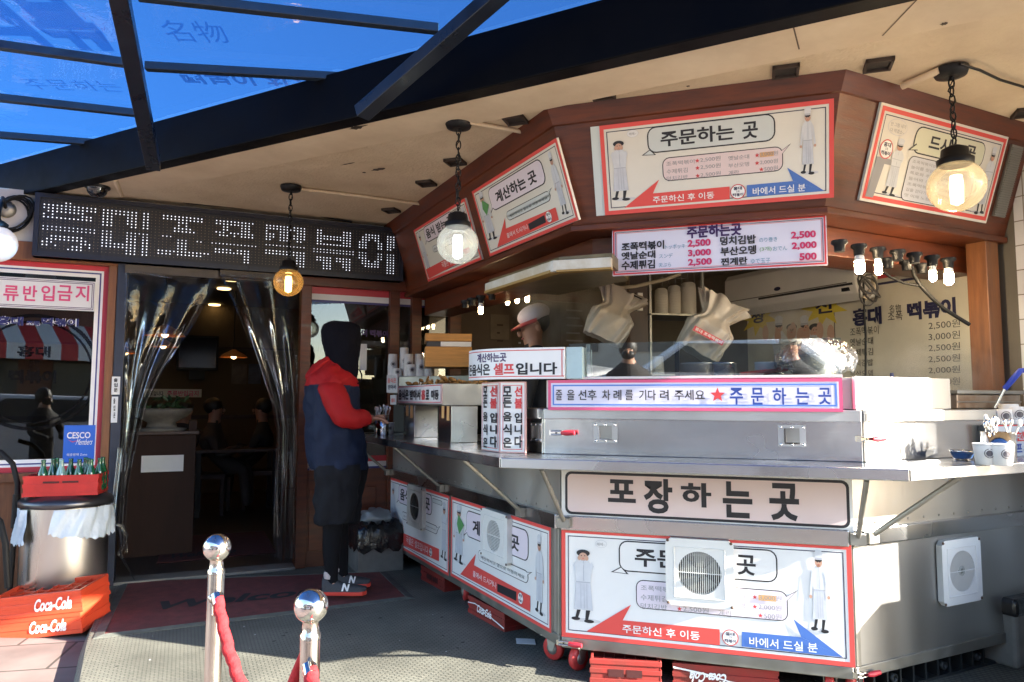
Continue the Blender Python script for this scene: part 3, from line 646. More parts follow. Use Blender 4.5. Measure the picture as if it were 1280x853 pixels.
# ================================================================== sign boards
def boardfr(f, TL, TR, BR2, BL, c0_=0.0, c1_=.010, base=SIGNW, edge=STEELB, pad=0):
    q = [f.px(*p, c0_ + c1_) for p in (TL, TR, BR2, BL)]; a0 = (q[0][0] + q[3][0]) / 2; a1 = (q[1][0] + q[2][0]) / 2; b1 = (q[0][1] + q[1][1]) / 2; b0 = (q[2][1] + q[3][1]) / 2
    f2 = f.sh(a0, b0, c0_); W, H = a1 - a0, b1 - b0; B = Board(f2); B.W, B.H = W, H
    B.mb.box(f2, 0, W, 0, H, 0, c1_, edge); B.top = c1_; B.box = (0, 0, W, H)
    B.mp = lambda x, y: f2.px(x, y, c1_)
    B.rect((0, 0, W, H), base, 1); return B
def art_like(B, ref):                              # reuse artwork measured on one board for its twin
    B.mp = lambda x, y: tuple(p * s / r for p, s, r in zip(ref.fr.px(x, y, ref.top), (B.W, B.H), (ref.W, ref.H)))
def frame_lines(B, red=REDF, ins=.0, rw=.018, line=INKN):
    B.border(B.box, ins, rw, red, 2); B.border(B.box, ins + rw + .012, .004, line, 2)
def art_order(B, k=1.0):
    frame_lines(B, rw=.02 * k)
    B.chef((712, 679), (747, 780), 1); B.ellipse((751.5, 680), .028 * k, .018 * k, SOFP, 2); B.ellipse((751.5, 680), .026 * k, .016 * k, SIGNW, 3); B.t('헤헤~', (746, 678), (757, 683), INKG, 0, 4)
    B.bubble((775, 677), (970.5, 727), GREYB if B.kind_ == 'up' else SIGNW, .006 * k, .035 * k, ((777, 708), (763.5, 715), (786, 718)))
    B.t('주문하는', (793.5, 684.5), (908, 716), INK, .025); B.t('곳', (920, 693), (945, 720), INK, .025)
    B.bubble((796, 725.5), (984, 776), PINK if B.kind_ == 'up' else PINKL, .004 * k, .03 * k, ((980, 747), (997.5, 737.5), (982, 753)))
    for st, y in (('조폭떡볶이', 731), ('수제튀김', 742.5), ('덩치김밥', 753.5)):
        w_ = 44 if len(st) == 5 else 33; B.t(st, (801, y), (801 + w_, y + 10.3), INKG, .0); 
    for y in (734.5, 745.5, 757.5): B.star((849.5, y + 3.5), .011 * k, INKR); B.t('2,500원', (854, y - .5), (886, y + 9.5), INKG, .0)
    for st, y, w_ in (('옛날순대', 739.5, 33), ('부산오뎅', 751, 33), ('계란', 762, 17)): B.t(st, (898, y), (898 + w_, y + 9.5), INKG, 0)
    for st, y, x in (('3,000원', 742.5, 948), ('2,000원', 754.5, 948), ('500원', 765.5, 955)): B.t(st, (x, y), (977, y + 9.7), INKG, 0); B.star((x - 4.5, y + 3.8), .011 * k, INKR)
    b = B.bx((948, 743), (970, 752)); B.rect(b, ORANGEP, 5)
    B.t('3,000', (949, 743.5), (969, 751.5), INKG, 0, 6)
    B.poly([(733, 789.2), (788.8, 756), (778.5, 775.3), (899.7, 786.6), (899.7, 806.5)], REDF, 3); B.t('주문하신 후 이동', (778, 780), (875, 800.5), INKW, .01)
    B.logo((912.8, 797), .035 * k)
    B.poly([(927.2, 789.5), (1001.4, 796.5), (1053.6, 821.6), (927.2, 808)], BLUEF, 3); B.poly([(991.8, 773.9), (1001.6, 796.5), (1053.6, 821.6)], BLUEF, 3.1); B.t('바에서 드실 분', (936.5, 795.5), (1022, 816), INKW, .01)
    B.chef((1009, 686.5), (1039.5, 792.5), 0)
BO = boardfr(FRONT, (702.7, 659.6), (1065.2, 682.6), (1068, 834), (701.3, 795.9), .0, .012); BO.kind_ = 'low'; art_order(BO)
BO.done('sign_board', label='large white order sign with two chefs behind the square fan of the front cart', cat='sign')
BU = boardfr(FAS[1], (748, 157.5), (1042.4, 123.5), (1042.4, 247.9), (757.5, 268.5), .003, .012, SIGNC, WHITEP); BU.kind_ = 'up'; art_like(BU, BO); art_order(BU)
a_ = BU.W; BU.mb.box(BU.fr, -.045, -.001, 0, BU.H, 0, .010, mat('bare board edge', (.60, .66, .66), .4))
BU.done('sign_board', label='large cream order sign with two chefs on the front of the timber fascia', cat='sign')
def art_pay(B, k=1.0):
    frame_lines(B, rw=.018 * k)
    B.chef((567.5, 629), (581, 708), 0); B.poly([(574, 643), (581, 657), (575, 668), (572, 655)], mat('print leek green', (.10, .30, .10), .5), 4.6)
    B.bubble((584, 638.5), (660.5, 701.5), PINKL, .006 * k, .04 * k, ((585.5, 656), (579.5, 670.5), (589, 662))); B.t('계산하는 곳', (591.6, 649), (650, 690.5), INK, .03)
    B.bubble((598.5, 687.5), (660.5, 729.5), GREYB if B.kind_ == 'up' else SIGNW, .004 * k, .03 * k, ((656, 715), (666, 715.5), (657, 721))); B.t('계산하시고 옆으로 이동하세요', (602, 694.5), (656.5, 724.5), INK, .0)
    B.poly([(576, 718), (595.5, 692.5), (593, 706.5), (663.5, 745), (663.5, 765)], REDF, 3); B.t('홀에서 드시거나', (592, 713), (621.5, 736.3), INKW, .0)
    B.poly([(622.5, 729.5), (646.3, 739.8), (646.3, 751.3), (622.5, 739.5)], INK, 4); B.logo((651.5, 748), .032 * k)
    B.chef((669, 666), (681, 772), 0)
BP = boardfr(LEFT, (564.5, 621.5), (689.6, 659.2), (689, 791.5), (563.5, 719.5), .0, .012); BP.kind_ = 'low'; art_pay(BP)
BP.done('sign_board', label='white pay sign with red arrow and round fan beside the front left corner', cat='sign')
BPU = boardfr(FAS[0], (587.5, 241.6), (691.6, 174.6), (727.6, 272.5), (615.6, 320.4), .003, .012, SIGNC, WHITEP); BPU.kind_ = 'up'; art_like(BPU, BP); art_pay(BPU)
BPU.done('sign_board', label='cream pay here sign with red arrow on the left slope of the timber fascia', cat='sign')
def art_take(B, k=1.0):
    frame_lines(B, rw=.018 * k)
    B.chef((489, 603), (494.5, 672), 0)
    B.bubble((499, 606), (540, 644), PINKL, .006 * k, .04 * k, ((499.5, 618), (496, 629), (502, 622))); B.t('음식 받는 곳', (501, 610), (538, 639), INK, .03)
    B.bubble((541, 623), (553, 632), GREYB, .003 * k, .012 * k); B.bubble((503, 639.5), (547, 668), SIGNW, .004 * k, .03 * k, ((546, 660), (551, 658), (547, 664))); B.t('음식 받고 홀로 이동하세요', (505, 644), (545.5, 663.5), INK, .0)
    B.poly([(488, 659), (549.3, 686.5), (549.3, 702), (488, 674)], REDF, 3); B.t('국물은 셀프입니다', (508.5, 669.5), (536, 693.5), INKW, .0); B.logo((539, 690.5), .032 * k)
    B.chef((551.5, 626), (560, 703), 2)
BT = boardfr(LEFT, (485.7, 595.8), (561.7, 620.5), (561.7, 716.8), (486.5, 680), .0, .012); BT.kind_ = 'low'; art_take(BT)
BT.done('sign_board', label='white food pickup sign behind the cardboard box, with a small grimy fan', cat='sign')
BTU = boardfr(FAS[0], (515.2, 290), (578.5, 248.6), (605.2, 323.2), (537.7, 351.9), .003, .012, SIGNC, WHITEP); BTU.kind_ = 'up'; art_like(BTU, BT); art_take(BTU)
BTU.done('sign_board', label='cream food pickup sign at the left end of the timber fascia behind a globe lamp', cat='sign')
# eat-in sign on the right slope
B = boardfr(FAS[2], (1106.8, 128), (1268, 174.8), (1224.5, 278.9), (1069.4, 248.6), .003, .012, SIGNC, mat('bare board edge', (.42, .45, .42), .5))
B.border(B.box, .012, .02, REDF, 2); B.border(B.box, .044, .004, INKN, 2)
B.chef((1108, 170), (1106, 246), 1) if False else None
b = B.bx((1093, 171), (1120, 246)); 
def raw_chef(B, b, pose, flip=False):
    old = B.bx; B.bx = lambda *_: b; B.chef(None, None, pose, flip); B.bx = old
W_, H_ = B.W, B.H
raw_chef(B, (.13 * W_, .10 * H_, .25 * W_, .70 * H_), 2); raw_chef(B, (.86 * W_, .08 * H_, .955 * W_, .86 * H_), 2, True)
B.ellipse((.145 * W_, .80 * H_), .07 * W_, .085 * H_, SOFP, 2, True); B.ellipse((.145 * W_, .80 * H_), .066 * W_, .078 * H_, SIGNC, 3, True)
text(B.mb, B.fr, '안 그럼 내가', (.09 * W_, .80 * H_, .20 * W_, .84 * H_), B.top + LY * 4, INKG); text(B.mb, B.fr, '다 먹겠소~', (.095 * W_, .74 * H_, .195 * W_, .78 * H_), B.top + LY * 4, INKG)
B.poly([(.03 * W_, .05 * H_), (.085 * W_, .05 * H_), (.11 * W_, .41 * H_), (.16 * W_, .41 * H_), (.16 * W_, .47 * H_), (.05 * W_, .47 * H_)][:6], INKG, 3, True)
old = B.mp; B.mp = lambda x, y: (x, y); B.logo((.10 * W_, .56 * H_), .045)
B.rrect((.285 * W_ - .006, .60 * H_ - .006, .83 * W_ + .006, .86 * H_ + .006), .046, INK, 2); B.rrect((.285 * W_, .60 * H_, .83 * W_, .86 * H_), .04, YELB, 3)
B.poly([(.25 * W_, .60 * H_), (.30 * W_, .69 * H_), (.32 * W_, .62 * H_)], INK, 3.3, True); B.poly([(.265 * W_, .612 * H_), (.302 * W_, .675 * H_), (.32 * W_, .63 * H_)], YELB, 3.6, True)
text(B.mb, B.fr, '드시는 곳', (.39 * W_, .655 * H_, .76 * W_, .815 * H_), B.top + LY * 4, INK, .03)
B.rrect((.28 * W_ - .004, .09 * H_ - .004, .80 * W_ + .004, .55 * H_ + .004), .034, INK, 2); B.rrect((.28 * W_, .09 * H_, .80 * W_, .55 * H_), .03, mat('print pale grey', (.62, .62, .66), .45), 3)
for k, st in enumerate(('조폭떡볶이는 홍대를 대표하는', '놀이를 찾는 많은 사람들의', '폭로와 추억을 담은 맛', '들어와 드실 때마다 빨간', '조폭떡볶이는 홍대에서', '길을 걷다가 또 조폭떡볶이', '맛 이제 노점이 아닌 가게로')): text(B.mb, B.fr, st, (.30 * W_, (.485 - .06 * k) * H_, (.72 - .03 * (k % 3)) * W_, (.52 - .06 * k) * H_), B.top + LY * 4, INKG)
B.done('sign_board', label='cream eat here sign on the right slope of the fascia, partly behind a lit globe', cat='sign')
# louvre strip at the end of the right slope
f = FAS[2]; a0, b1 = f.px(1260, 193); a1, b0 = f.px(1258, 252); mb = MB(); La = B.fr.P(B.W, 0) - f.o; aw_ = La.dot(f.u)
mb.box(f, aw_ + .05, aw_ + .15, .10, .47, .002, .014, STEELD)
for k in range(30): mb.box(f, aw_ + .055, aw_ + .145, .105 + k * .012, .110 + k * .012, .014, .02, mat('louvre slat', (.20, .20, .18), .5))
mb.build('louvre_vent', label='small grey louvred vent at the right end of the timber fascia', cat='vent')
# hanging price board
FH = Fr(octo(-.15)[1], d1); B = boardfr(FH, (765.2, 287.3), (1033.4, 268.5), (1034, 332.4), (765.7, 344.5), .0, .018, SIGNL, SIGNW)
B.border(B.box, .004, .008, INKR, 2); B.border(B.box, .016, .003, INKN, 2); B.border(B.box, .022, .002, INKR, 2)
B.t('주문하는곳', (858.5, 283.5), (927, 294.5), INKP, .04)
for st, tl, br in (('조폭떡볶이', (777, 304), (830.5, 311.5)), ('옛날순대', (777, 315.8), (819.5, 323.2)), ('수제튀김', (777, 327), (819, 336)), ('덩치김밥', (900, 296.5), (945, 304.8)), ('부산오뎅', (900.5, 309.5), (945.5, 318)), ('찐계란', (901, 323), (934.5, 331.2))): B.t(st, tl, br, INK, .035)
for st, tl, br in (('2,500', (859.5, 300.5), (888.5, 309)), ('3,000', (860, 312.8), (889, 320.8)), ('2,500', (860, 324.2), (890, 332.5)), ('2,500', (988.5, 290.2), (1020, 298.6)), ('2,000', (989.5, 303.6), (1021, 311.8)), ('500', (999, 317), (1021, 325))): B.t(st, tl, br, INKK, .04)
for st, tl, br, mm in (('トッポッキ', (831.5, 306.2), (856.5, 310.6), INKT), ('スンデ', (824, 318), (841, 322.5), INKT), ('天ぷら', (823.5, 329.5), (839, 333.8), INKT), ('のり巻き', (949, 297.6), (971.5, 302.2), INKT), ('(3개)', (949.5, 309.2), (964.5, 314.6), INKGR), ('おでん', (966, 308.5), (984, 313), INKT), ('ゆで玉子', (938.5, 324), (963, 329.2), INKT)): B.t(st, tl, br, mm, .0)
B.done('price_board', label='white hanging price board with purple heading and crimson prices under the fascia', cat='sign')
# pink takeaway sign under the counter
B = boardfr(FRONT, (702, 584), (1066, 595.5), (1066, 666), (702, 646), .0, .010, SIGNW, STEELB)
b = B.bx((706.5, 589), (1063, 661)); B.rrect(b, .03, INK, 2); B.rrect((b[0] + .012, b[1] + .012, b[2] - .012, b[3] - .012), .022, PINK, 3)
for ch, x0, x1, y0, y1 in (('포', 760, 795, 599, 629), ('장', 804.5, 841, 598, 643), ('하', 851, 889.5, 603, 635), ('는', 903, 941, 601.5, 648.5), ('곳', 961, 999.5, 603.5, 652)): B.t(ch, (x0, y0), (x1, y1), INK, .035)
B.done('sign_board', label='pink takeaway sign with big black lettering and rounded black outline under the counter', cat='sign')
# long queue sign above the front box
FQ = Fr(OB[1], d1); B = boardfr(FQ, (685.8, 474.6), (1053, 473.9), (1053.7, 515.2), (684.7, 512.7), .0, .03, SIGNL, INKK)
B.border(B.box, 0, .014, mat('ink rose', (.66, .10, .22), .45), 2); B.border(B.box, .022, .007, mat('ink mid blue', (.10, .22, .62), .45), 2)
for st, x0, x1 in (('줄', 695, 703), ('을', 709, 718.5), ('선후', 723, 746), ('차', 753, 763), ('례', 767, 777), ('를', 781.5, 791.5), ('기다', 799, 820), ('려', 825, 836), ('주세요', 843, 881)): B.t(st, (x0, 487.5), (x1, 500.5), INK, .01)
B.star((897, 494), .033, INKR)
for ch, x0, x1 in (('주', 912, 929), ('문', 938.5, 955), ('하', 965.5, 983), ('는', 994, 1011.5), ('곳', 1022.5, 1039)): B.t(ch, (x0, 485), (x1, 506), INKB, .02)
B.done('queue_sign', label='long lilac queue sign with pink and blue border and a red star', cat='sign')
# ================================================================== LED sign over the door
c_ = .13; q = [FA.px(*p, c_) for p in ((43.6, 240), (503.4, 281), (505.5, 351), (40, 320.6))]
a0 = (q[0][0] + q[3][0]) / 2; a1 = (q[1][0] + q[2][0]) / 2; b1 = q[0][1]; b0 = (q[2][1] + q[3][1]) / 2
FL = FA.sh(a0, b0, 0); W_, H_ = a1 - a0, b1 - b0
t = thing('led_sign', 'long black dot matrix sign with lit white dots above the doorway', 'sign', FL.P(W_ / 2, 0, .06))
mb = MB(); mb.box(FL, 0, W_, 0, H_, .02, c_ - .012, mat('led face', (.014, .016, .022), .5)); mb.build('screen', t)
mb = MB()
for q in ((0, W_, 0, .035), (0, W_, H_ - .03, H_), (0, .03, .035, H_ - .03), (W_ - .03, W_, .035, H_ - .03)): mb.box(FL, *q, .01, c_, mat('led housing', (.013, .017, .032), .4))
mb.build('housing', t, bevel=.004)
def rng(s):
    out = set()
    for p in s.split():
        if '-' in p: u, v = p.split('-'); out |= set(range(int(u), int(v) + 1))
        else: out.add(int(p))
    return out
ROWS = {0: '5 6', 1: '0-12 14-22 24 25 29-39 43-53 57-63 65-68 72 73 80-82 87-91 94-96', 2: '0-12 14-22 24 25 29-39 43-52 57-68 72 73 80-82 86-91 94-96',
 3: '1-9 14-16 20-22 24 25 33-35 45 46 50-52 57 61-63 66-68 72-82 86-88 90 91 94-96', 4: '0 2 9-11 14-16 20-22 24 25 33 35 45 46 50-52 57-59 61-63 65-68 72-82 85-87 91 92 94-96',
 5: '0-11 14-16 20-22 24 25 32-36 43-45 47-53 57-59 61-63 65-68 72 73 80-82 85-87 91 92 94-96', 6: '14-16 21 22 24 25 32-37 44-46 48 50-53 57 58 61-63 66 67 72-82 85-87 91 92 94 95',
 8: '0-12 14-16 20-25 29-31 57-68 71-83 85-87 91 92 94-96', 9: '0-12 14-16 20-22 24 25 33-35 38 39 42-54 71-83 85-87 91 92 94-96', 10: '14-16 20-22 24 25 33-35 57-68 85-87 91 92 94-96',
 11: '2-9 14-16 20-22 24 25 33-35 43-47 49-52 57-68 72-76 78-82 86-88 90 91 94-96', 12: '1-10 14-22 24 25 33-35 43-52 66-68 72-76 78-82 86-91 94-96', 13: '0-2 9-11 14-22 24 25 28-41 51 52 66-68 74-76 80-82 87-91 94-96',
 14: '0 1 3 7-9 11 20-22 24 25 28-31 33-39 51 52 66-68 74-76 80-82 94-96', 15: '6-9 20-22 24 25 51 52 67 68 74-76 81 82 94-96'}
mo, mf_ = MB(), MB()
for r in range(16):
    on = rng(ROWS.get(r, '')); sm_ = r in (8, 9)
    for k in range(98):
        x = .055 + (W_ - .11) * k / 97; y = H_ - .055 - (H_ - .115) * r / 15; s_ = (.0043 if not sm_ else .0034) if k in on else .0032; tgt = mo if k in on else mf_
        P = [FL.P(x + s_ * math.cos(R(60 * j)), y + s_ * math.sin(R(60 * j)), c_ - .0105) for j in range(6)]; tgt.face(P, LEDON if k in on else LEDOFF)
o = mo.build('lit_dots', t); o['kind'] = 'stuff'; o = mf_.build('unlit_dots', t); o['kind'] = 'stuff'
# ================================================================== left window signs
FG = FA.sh(0, 0, -.03)
B = boardfr(FG, (-34, 344), (119.5, 352), (118.5, 388), (-34, 384), .004, .02, SIGNW, WHITEP); B.border(B.box, .008, .004, INKP, 2); B.border(B.box, .018, .004, INKP, 2)
for ch, x0, x1 in (('류', 5, 23), ('반', 29.5, 46), ('입', 52, 68), ('금', 72.5, 90), ('지', 95, 111)): B.t(ch, (x0, 356.5), (x1, 377), INKM, .02)
B.done('window_sign', label='white plate with magenta lettering inside the left window', cat='sign')
mb = MB()
def wt(st, tl, br, mm, b, c=.0015): a0, b1 = FG.px(*tl); a1, b0 = FG.px(*br); text(mb, FG, st, (a0, b0, a1, b1), c, mm, b)
for st, x0, x1, y0, y1 in (('홍대', -4, 29, 395, 407.5), ('조폭', 33, 50, 401, 408), ('떡볶이', 52, 98, 397, 409)): wt(st, (x0, y0), (x1, y1), INKW, .075); wt(st, (x0, y0), (x1, y1), mat('ink royal', (.014, .018, .12), .4), .03, .0028)
mb.build('window_lettering', label='navy and white shop lettering stuck across the upper left window pane', cat='lettering')
mb = MB(); a_, b_ = FG.px(42, 465); DEC = glass('dark film decal', (.30, .31, .36), .3, .3)
for r0, r1 in ((.40, .375), (.355, .34)):
    P0 = [FG.P(a_ + r0 * math.cos(R(8 * k)), b_ + r0 * math.sin(R(8 * k)), .002) for k in range(45)]; P1 = [FG.P(a_ + r1 * math.cos(R(8 * k)), b_ + r1 * math.sin(R(8 * k)), .002) for k in range(45)]
    for k in range(45): mb.face([P0[k], P0[(k + 1) % 45], P1[(k + 1) % 45], P1[k]], DEC)
wt('홍대', (22, 432), (63, 447), DEC, .04); wt('名物', (36, 450), (49, 456), DEC, 0); wt('조폭', (35, 457), (50, 464), DEC, 0); wt('떡볶이', (11, 462), (70, 480), DEC, .05)
mb.build('round_decal', label='faint dark round shop emblem stuck on the left window', cat='decal')
B = boardfr(FG, (79.5, 532), (119, 531.5), (118, 577), (79, 578), .002, .003, mat('sticker blue', (.02, .13, .62), .4), mat('sticker blue', (.02, .13, .62), .4))
B.t('CESCO', (84, 540.5), (113, 548), INKW, .02); B.poly([(85, 550), (91, 552), (98, 550.5), (91, 553.3)], INKR, 4); B.t('Members', (96, 549), (115.5, 556), INKW, .0, skew=.3); B.t('해충방제 Zone', (83.5, 567), (109, 569.8), INKW, 0)
B.done('sticker', label='blue pest control sticker with white lettering in the left window corner', cat='sticker')
FP = FA.sh(0, 0, .05)
for (tl, br, lb) in (((139.5, 471), (150, 493.5), 'small white upright door plate, upper one on the dark door post'), ((139, 496), (147, 528.5), 'small white upright door plate, lower one on the dark door post')):
    B = boardfr(FP, tl, (br[0], tl[1]), br, (tl[0], br[1]), .0, .004, SIGNW, WHITEP); h = (br[1] - tl[1]) / 4
    for k, ch in enumerate('출입문'): B.t(ch, (tl[0] + 3, tl[1] + 2 + h * k * 1.1), (br[0] - 3, tl[1] + 2 + h * (k * 1.1 + .85)), INK, .03)
    B.done('door_plate', label=lb, cat='door plate', group='door plates')
FGw = FA.sh(0, 0, -.027); mb = MB()
a0, b1 = FGw.px(452, 412); a1, b0 = FGw.px(485, 422); text(mb, FGw, '이 떡볶이', (a0, b0, a1, b1), .001, INKP, .05)
mb.build('window_lettering', label='small purple lettering on the window behind the hooded person', cat='lettering'); mb = MB()
a0, b1 = FGw.px(387, 579); a1, b0 = FGw.px(400, 590); mb.box(FGw, a0, a1 + .06, b0, b1, .001, .003, SIGNW); text(mb, FGw, '음식', (a0 + .03, b0 + .015, a1 + .04, b1 - .015), .0045, INK, .03)
mb.build('window_notice', label='tiny white notice at the foot of the window beside the door jamb', cat='notice'); mb = MB()
a0, b1 = FGw.px(450, 430); a1, b0 = FGw.px(458, 463); mb.box(FGw, a0, a1, b0, b1, .001, .003, PAPER)
mb.build('window_notice', label='narrow paper notice on the window beside the black hood', cat='notice')
# ================================================================== things on the soffit
def px3(x, y, z): return G(x, y, z)
RL = [(982, 87), (1098, 79), (753, 115.5), (644, 148), (569, 201), (533, 228), (489, 262), (1283, 139), (415, 283)]
base = None
for k, (x, y) in enumerate(RL[:8]):
    p = G(x, y, ZC)
    if base is None:
        base = thing('recessed_light', 'small square recessed light in the cream soffit', 'ceiling light', p); f = Fr(p, d1, d1.cross(Z) * -1, Z * -1)
        mb = MB(); s_ = .055
        for q in ((-s_, s_, -s_, -s_ + .012), (-s_, s_, s_ - .012, s_), (-s_, -s_ + .012, -s_, s_), (s_ - .012, s_, -s_, s_)): mb.box(f, *q, .001, .018, mat('rusted trim', (.045, .03, .022), .7))
        mb.build('trim', base); mb = MB(); mb.box(f, -s_ + .012, s_ - .012, -s_ + .012, s_ - .012, .001, .006, mat('dark recess', (.02, .016, .013), .6)); mb.build('recess', base)
        base['group'] = 'square lights in the soffit'; B0 = p
    else: dup(base, p - B0)
def globe_lamp(label, cx, cy, r_px, Yd, topz, lit, chain=True, glassm=None, cool=False):
    p = AT(cx, cy, Yd); r = r_px * Yd / F_PX; t = thing('globe_lamp', label, 'pendant lamp', p - Z * r, 'globe pendant lamps')
    gm = glassm or FROST
    mb = MB(); mb.ell(p, r, r, r * .96, gm, 28, 16); mb.build('globe', t)
    mb = MB(); mb.lathe(p + Z * (r * .80), [(r * .62, 0), (r * .64, r * .22), (r * .5, r * .30), (r * .46, r * .62), (r * .2, r * .75), (0, r * .76)], BLACK, 20); mb.build('lamp_cap', t)
    if lit:
        mb = MB(); mb.lathe(p - Z * (r * .75), [(0, 0), (r * .22, r * .12), (r * .24, r * .8), (r * .2, r * 1.15), (0, r * 1.2)], lit, 12); mb.build('bulb', t)
    mb = MB(); zc = topz; z0 = p.z + r * 1.52; k = 0; z_ = z0
    if chain:
        while z_ < zc - .03:
            f = Fr((p.x, p.y, z_), (1, 0, 0) if k % 2 else (0, 1, 0)); n = 10
            mb.tube([f.P(.012 * math.cos(2 * math.pi * j / n), .022 + .024 * math.sin(2 * math.pi * j / n), 0) for j in range(n + 1)], .0035, BLACK, 5, False); z_ += .037; k += 1
        mb.tube([(p.x + .012 * math.sin(j * 1.9), p.y + .012 * math.cos(j * 1.3), z0 + (zc - .02 - z0) * j / 12) for j in range(13)], .003, BLACK, 5)
        mb.build('chain', t)
    mb = MB(); mb.lathe((p.x, p.y, zc - .045), [(.03, 0), (.062, .008), (.07, .03), (.07, .038)], BLACK, 18); mb.lathe((p.x, p.y, zc - .006), [(.05, -.02), (.055, .004)], PLASTER, 14); mb.build('ceiling_rose', t)
    return t
globe_lamp('clear cool white globe pendant in front of the left sign boards', 572, 305, 26.5, G(573, 162, ZC - .045).y, ZC, BULBC)
globe_lamp('amber lit globe pendant hanging before the dot matrix sign', 360.5, 353, 18.5, G(364, 240, ZC - .045).y, ZC, BULBW, glassm=glass('amber globe glass', (.80, .62, .34), .08, 1.5, haze=.22, hazecol=(.75, .52, .24)))
globe_lamp('largest warm globe pendant in front of the right sign board', 1195.5, 233, 34, G(1190, 97, ZC - .045).y, ZC, BULBW)
p = AT(-4, 305, 4.3); t = thing('globe_lamp', 'white unlit globe lamp on a wall bracket, cut by the left picture edge', 'wall lamp', p - Z * .11)
mb = MB(); mb.ell(p, .108, .108, .108, mat('opal globe', (.80, .82, .84), .25, emit=.05), 24, 14); mb.build('globe', t)  # opal globe gives off a faint glow of its own
mb = MB(); w1 = FA.P(FA.px(8, 262)[0], FA.px(8, 262)[1]); mb.lathe(p + Z * .09, [(.05, 0), (.055, .03), (.03, .05)], BLACK, 14); mb.tube([p + Z * .13, p + Z * .2, w1 + FA.n * .12 + Z * .05, w1 + FA.n * .01], .012, BLACK, 8); mb.lathe(w1, [(.06, .002), (.055, .02), (.02, .03)], STEELD, 16, FA.n); mb.build('bracket', t)
def conduit(label, pts, r=.011, m=PLASTER, name='conduit', cat='conduit'):
    mb = MB(); mb.tube(pts, r, m, 8); return mb.build(name, label=label, cat=cat)
conduit('cream conduit from the middle globe lamp to the timber fascia', [G(586, 153, ZC - .015), G(668, 168, ZC - .015)])
conduit('cream conduit from the amber globe lamp along the soffit', [G(372, 236, ZC - .015), G(440, 244, ZC - .015), G(538, 257, ZC - .015)])
conduit('short cream conduit beside the rose of the largest globe lamp', [G(1128, 108, ZC - .02), G(1175, 88, ZC - .02)], .016)
conduit('black cable running from the largest globe lamp to the right', [G(1200, 80, ZC - .02), G(1225, 88, ZC - .03), G(1250, 100, ZC - .02), G(1290, 112, ZC - .02)], .006, BLACK, 'cable', 'cable')
conduit('cream batten on the soffit beside the security camera', [G(144, 224, ZC - .012), G(152, 244, ZC - .012)], .018)
conduit('black cable lying along the top edge of the dot matrix sign', [FA.P(*FA.px(x, y, .1), .1) for x, y in ((172, 245), (200, 246), (235, 254), (300, 260), (330, 262), (400, 270), (440, 278))] , .008, BLACK, 'cable', 'cable')
p = G(122, 230, ZC - .0); t = thing('security_camera', 'black dome security camera on the soffit above the sign', 'security camera', p - Z * .09)
mb = MB(); mb.lathe(p, [(.075, -.001), (.078, -.03), (.07, -.035)], BLACK, 20, cap=True); mb.build('base', t); mb = MB(); mb.lathe(p, [(.066, -.034), (.06, -.06), (.04, -.085), (0, -.095)], mat('smoked dome', (.01, .01, .012), .05, spec=.9), 20); mb.build('dome', t)
f = FA; mb = MB(); aa, bb = f.px(17, 268, .03)
for k in range(6):
    r_ = .085 + .008 * (k % 3); mb.tube([f.P(aa + (r_ + .004 * k) * math.cos(2 * math.pi * j / 20), bb + r_ * 1.25 * math.sin(2 * math.pi * j / 20 + .1 * k), .02 + .009 * k) for j in range(21)], .0075, RUBBER, 6, False)
mb.build('cable_coil', label='black cable coiled on the white boards left of the sign', cat='cable')
# ================================================================== doorway: vinyl curtains
def curtain(label, top, left, right, folds, amp, seed, tail=None):
    rnd = random.Random(seed); t = thing('vinyl_curtain', label, 'curtain', FA.P(FA.px(*top[0])[0], .1, .1))
    N, M_ = 64, 40; rows = []
    ph = [rnd.uniform(0, 6.28) for _ in range(6)]
    for i in range(M_ + 1):
        tt = i / M_; y = top[0][1] + (left[-1][1] - top[0][1]) * tt
        def interp(L):
            for (xa, ya), (xb, yb) in zip(L[:-1], L[1:]):
                if ya <= y <= yb: return xa + (xb - xa) * (y - ya) / (yb - ya)
            return L[-1][0]
        xl, xr = interp(left), interp(right); al, bl = FA.px(xl, y, .09); ar, br = FA.px(xr, y, .09); row = []
        wd = max(ar - al, .02); full = FA.px(top[1][0], top[1][1], .09)[0] - FA.px(top[0][0], top[0][1], .09)[0]; g = 1 - wd / full
        for k in range(N + 1):
            s_ = k / N
            dz = amp * (.25 + 1.0 * g) * (math.sin(s_ * folds * 6.28 + ph[0] + tt * 1.5) + .38 * g * math.sin(s_ * folds * 2.3 * 6.28 + ph[1] - tt * 3) + .25 * math.sin(s_ * 5 + tt * 7 + ph[2]))
            da = .012 * math.sin(s_ * 17 + tt * 11 + ph[3]) * (1 - abs(2 * s_ - 1)); db = .015 * math.sin(s_ * 9 + ph[4])
            row.append(FA.P(al + (ar - al) * s_ + da * wd, (bl + (br - bl) * s_) + db * tt, .09 + dz * min(1, tt * 4 + .15)))
        rows.append(row)
    mb = MB(); mb.grid(rows, PVC); mb.build('vinyl_sheet', t)
    mb = MB(); a0, b0 = FA.px(*top[0], .09); a1, b1 = FA.px(*top[1], .09); mb.box(FA, a0, a1, b0 - .01, b0 + .05, .07, .085, mat('curtain hem', (.09, .07, .05), .5, noise=.3)); mb.build('top_hem', t)
    return t
curtain('clear vinyl door curtain pulled to the left and twisted to a rope', ((156, 339), (273, 345)), [(156, 339), (155, 520), (150, 600), (146, 655), (150, 690)], [(273, 345), (268, 362), (240, 410), (206, 460), (184, 505), (170, 560), (160, 610), (158, 655), (160, 690)], 2.6, .040, 3)
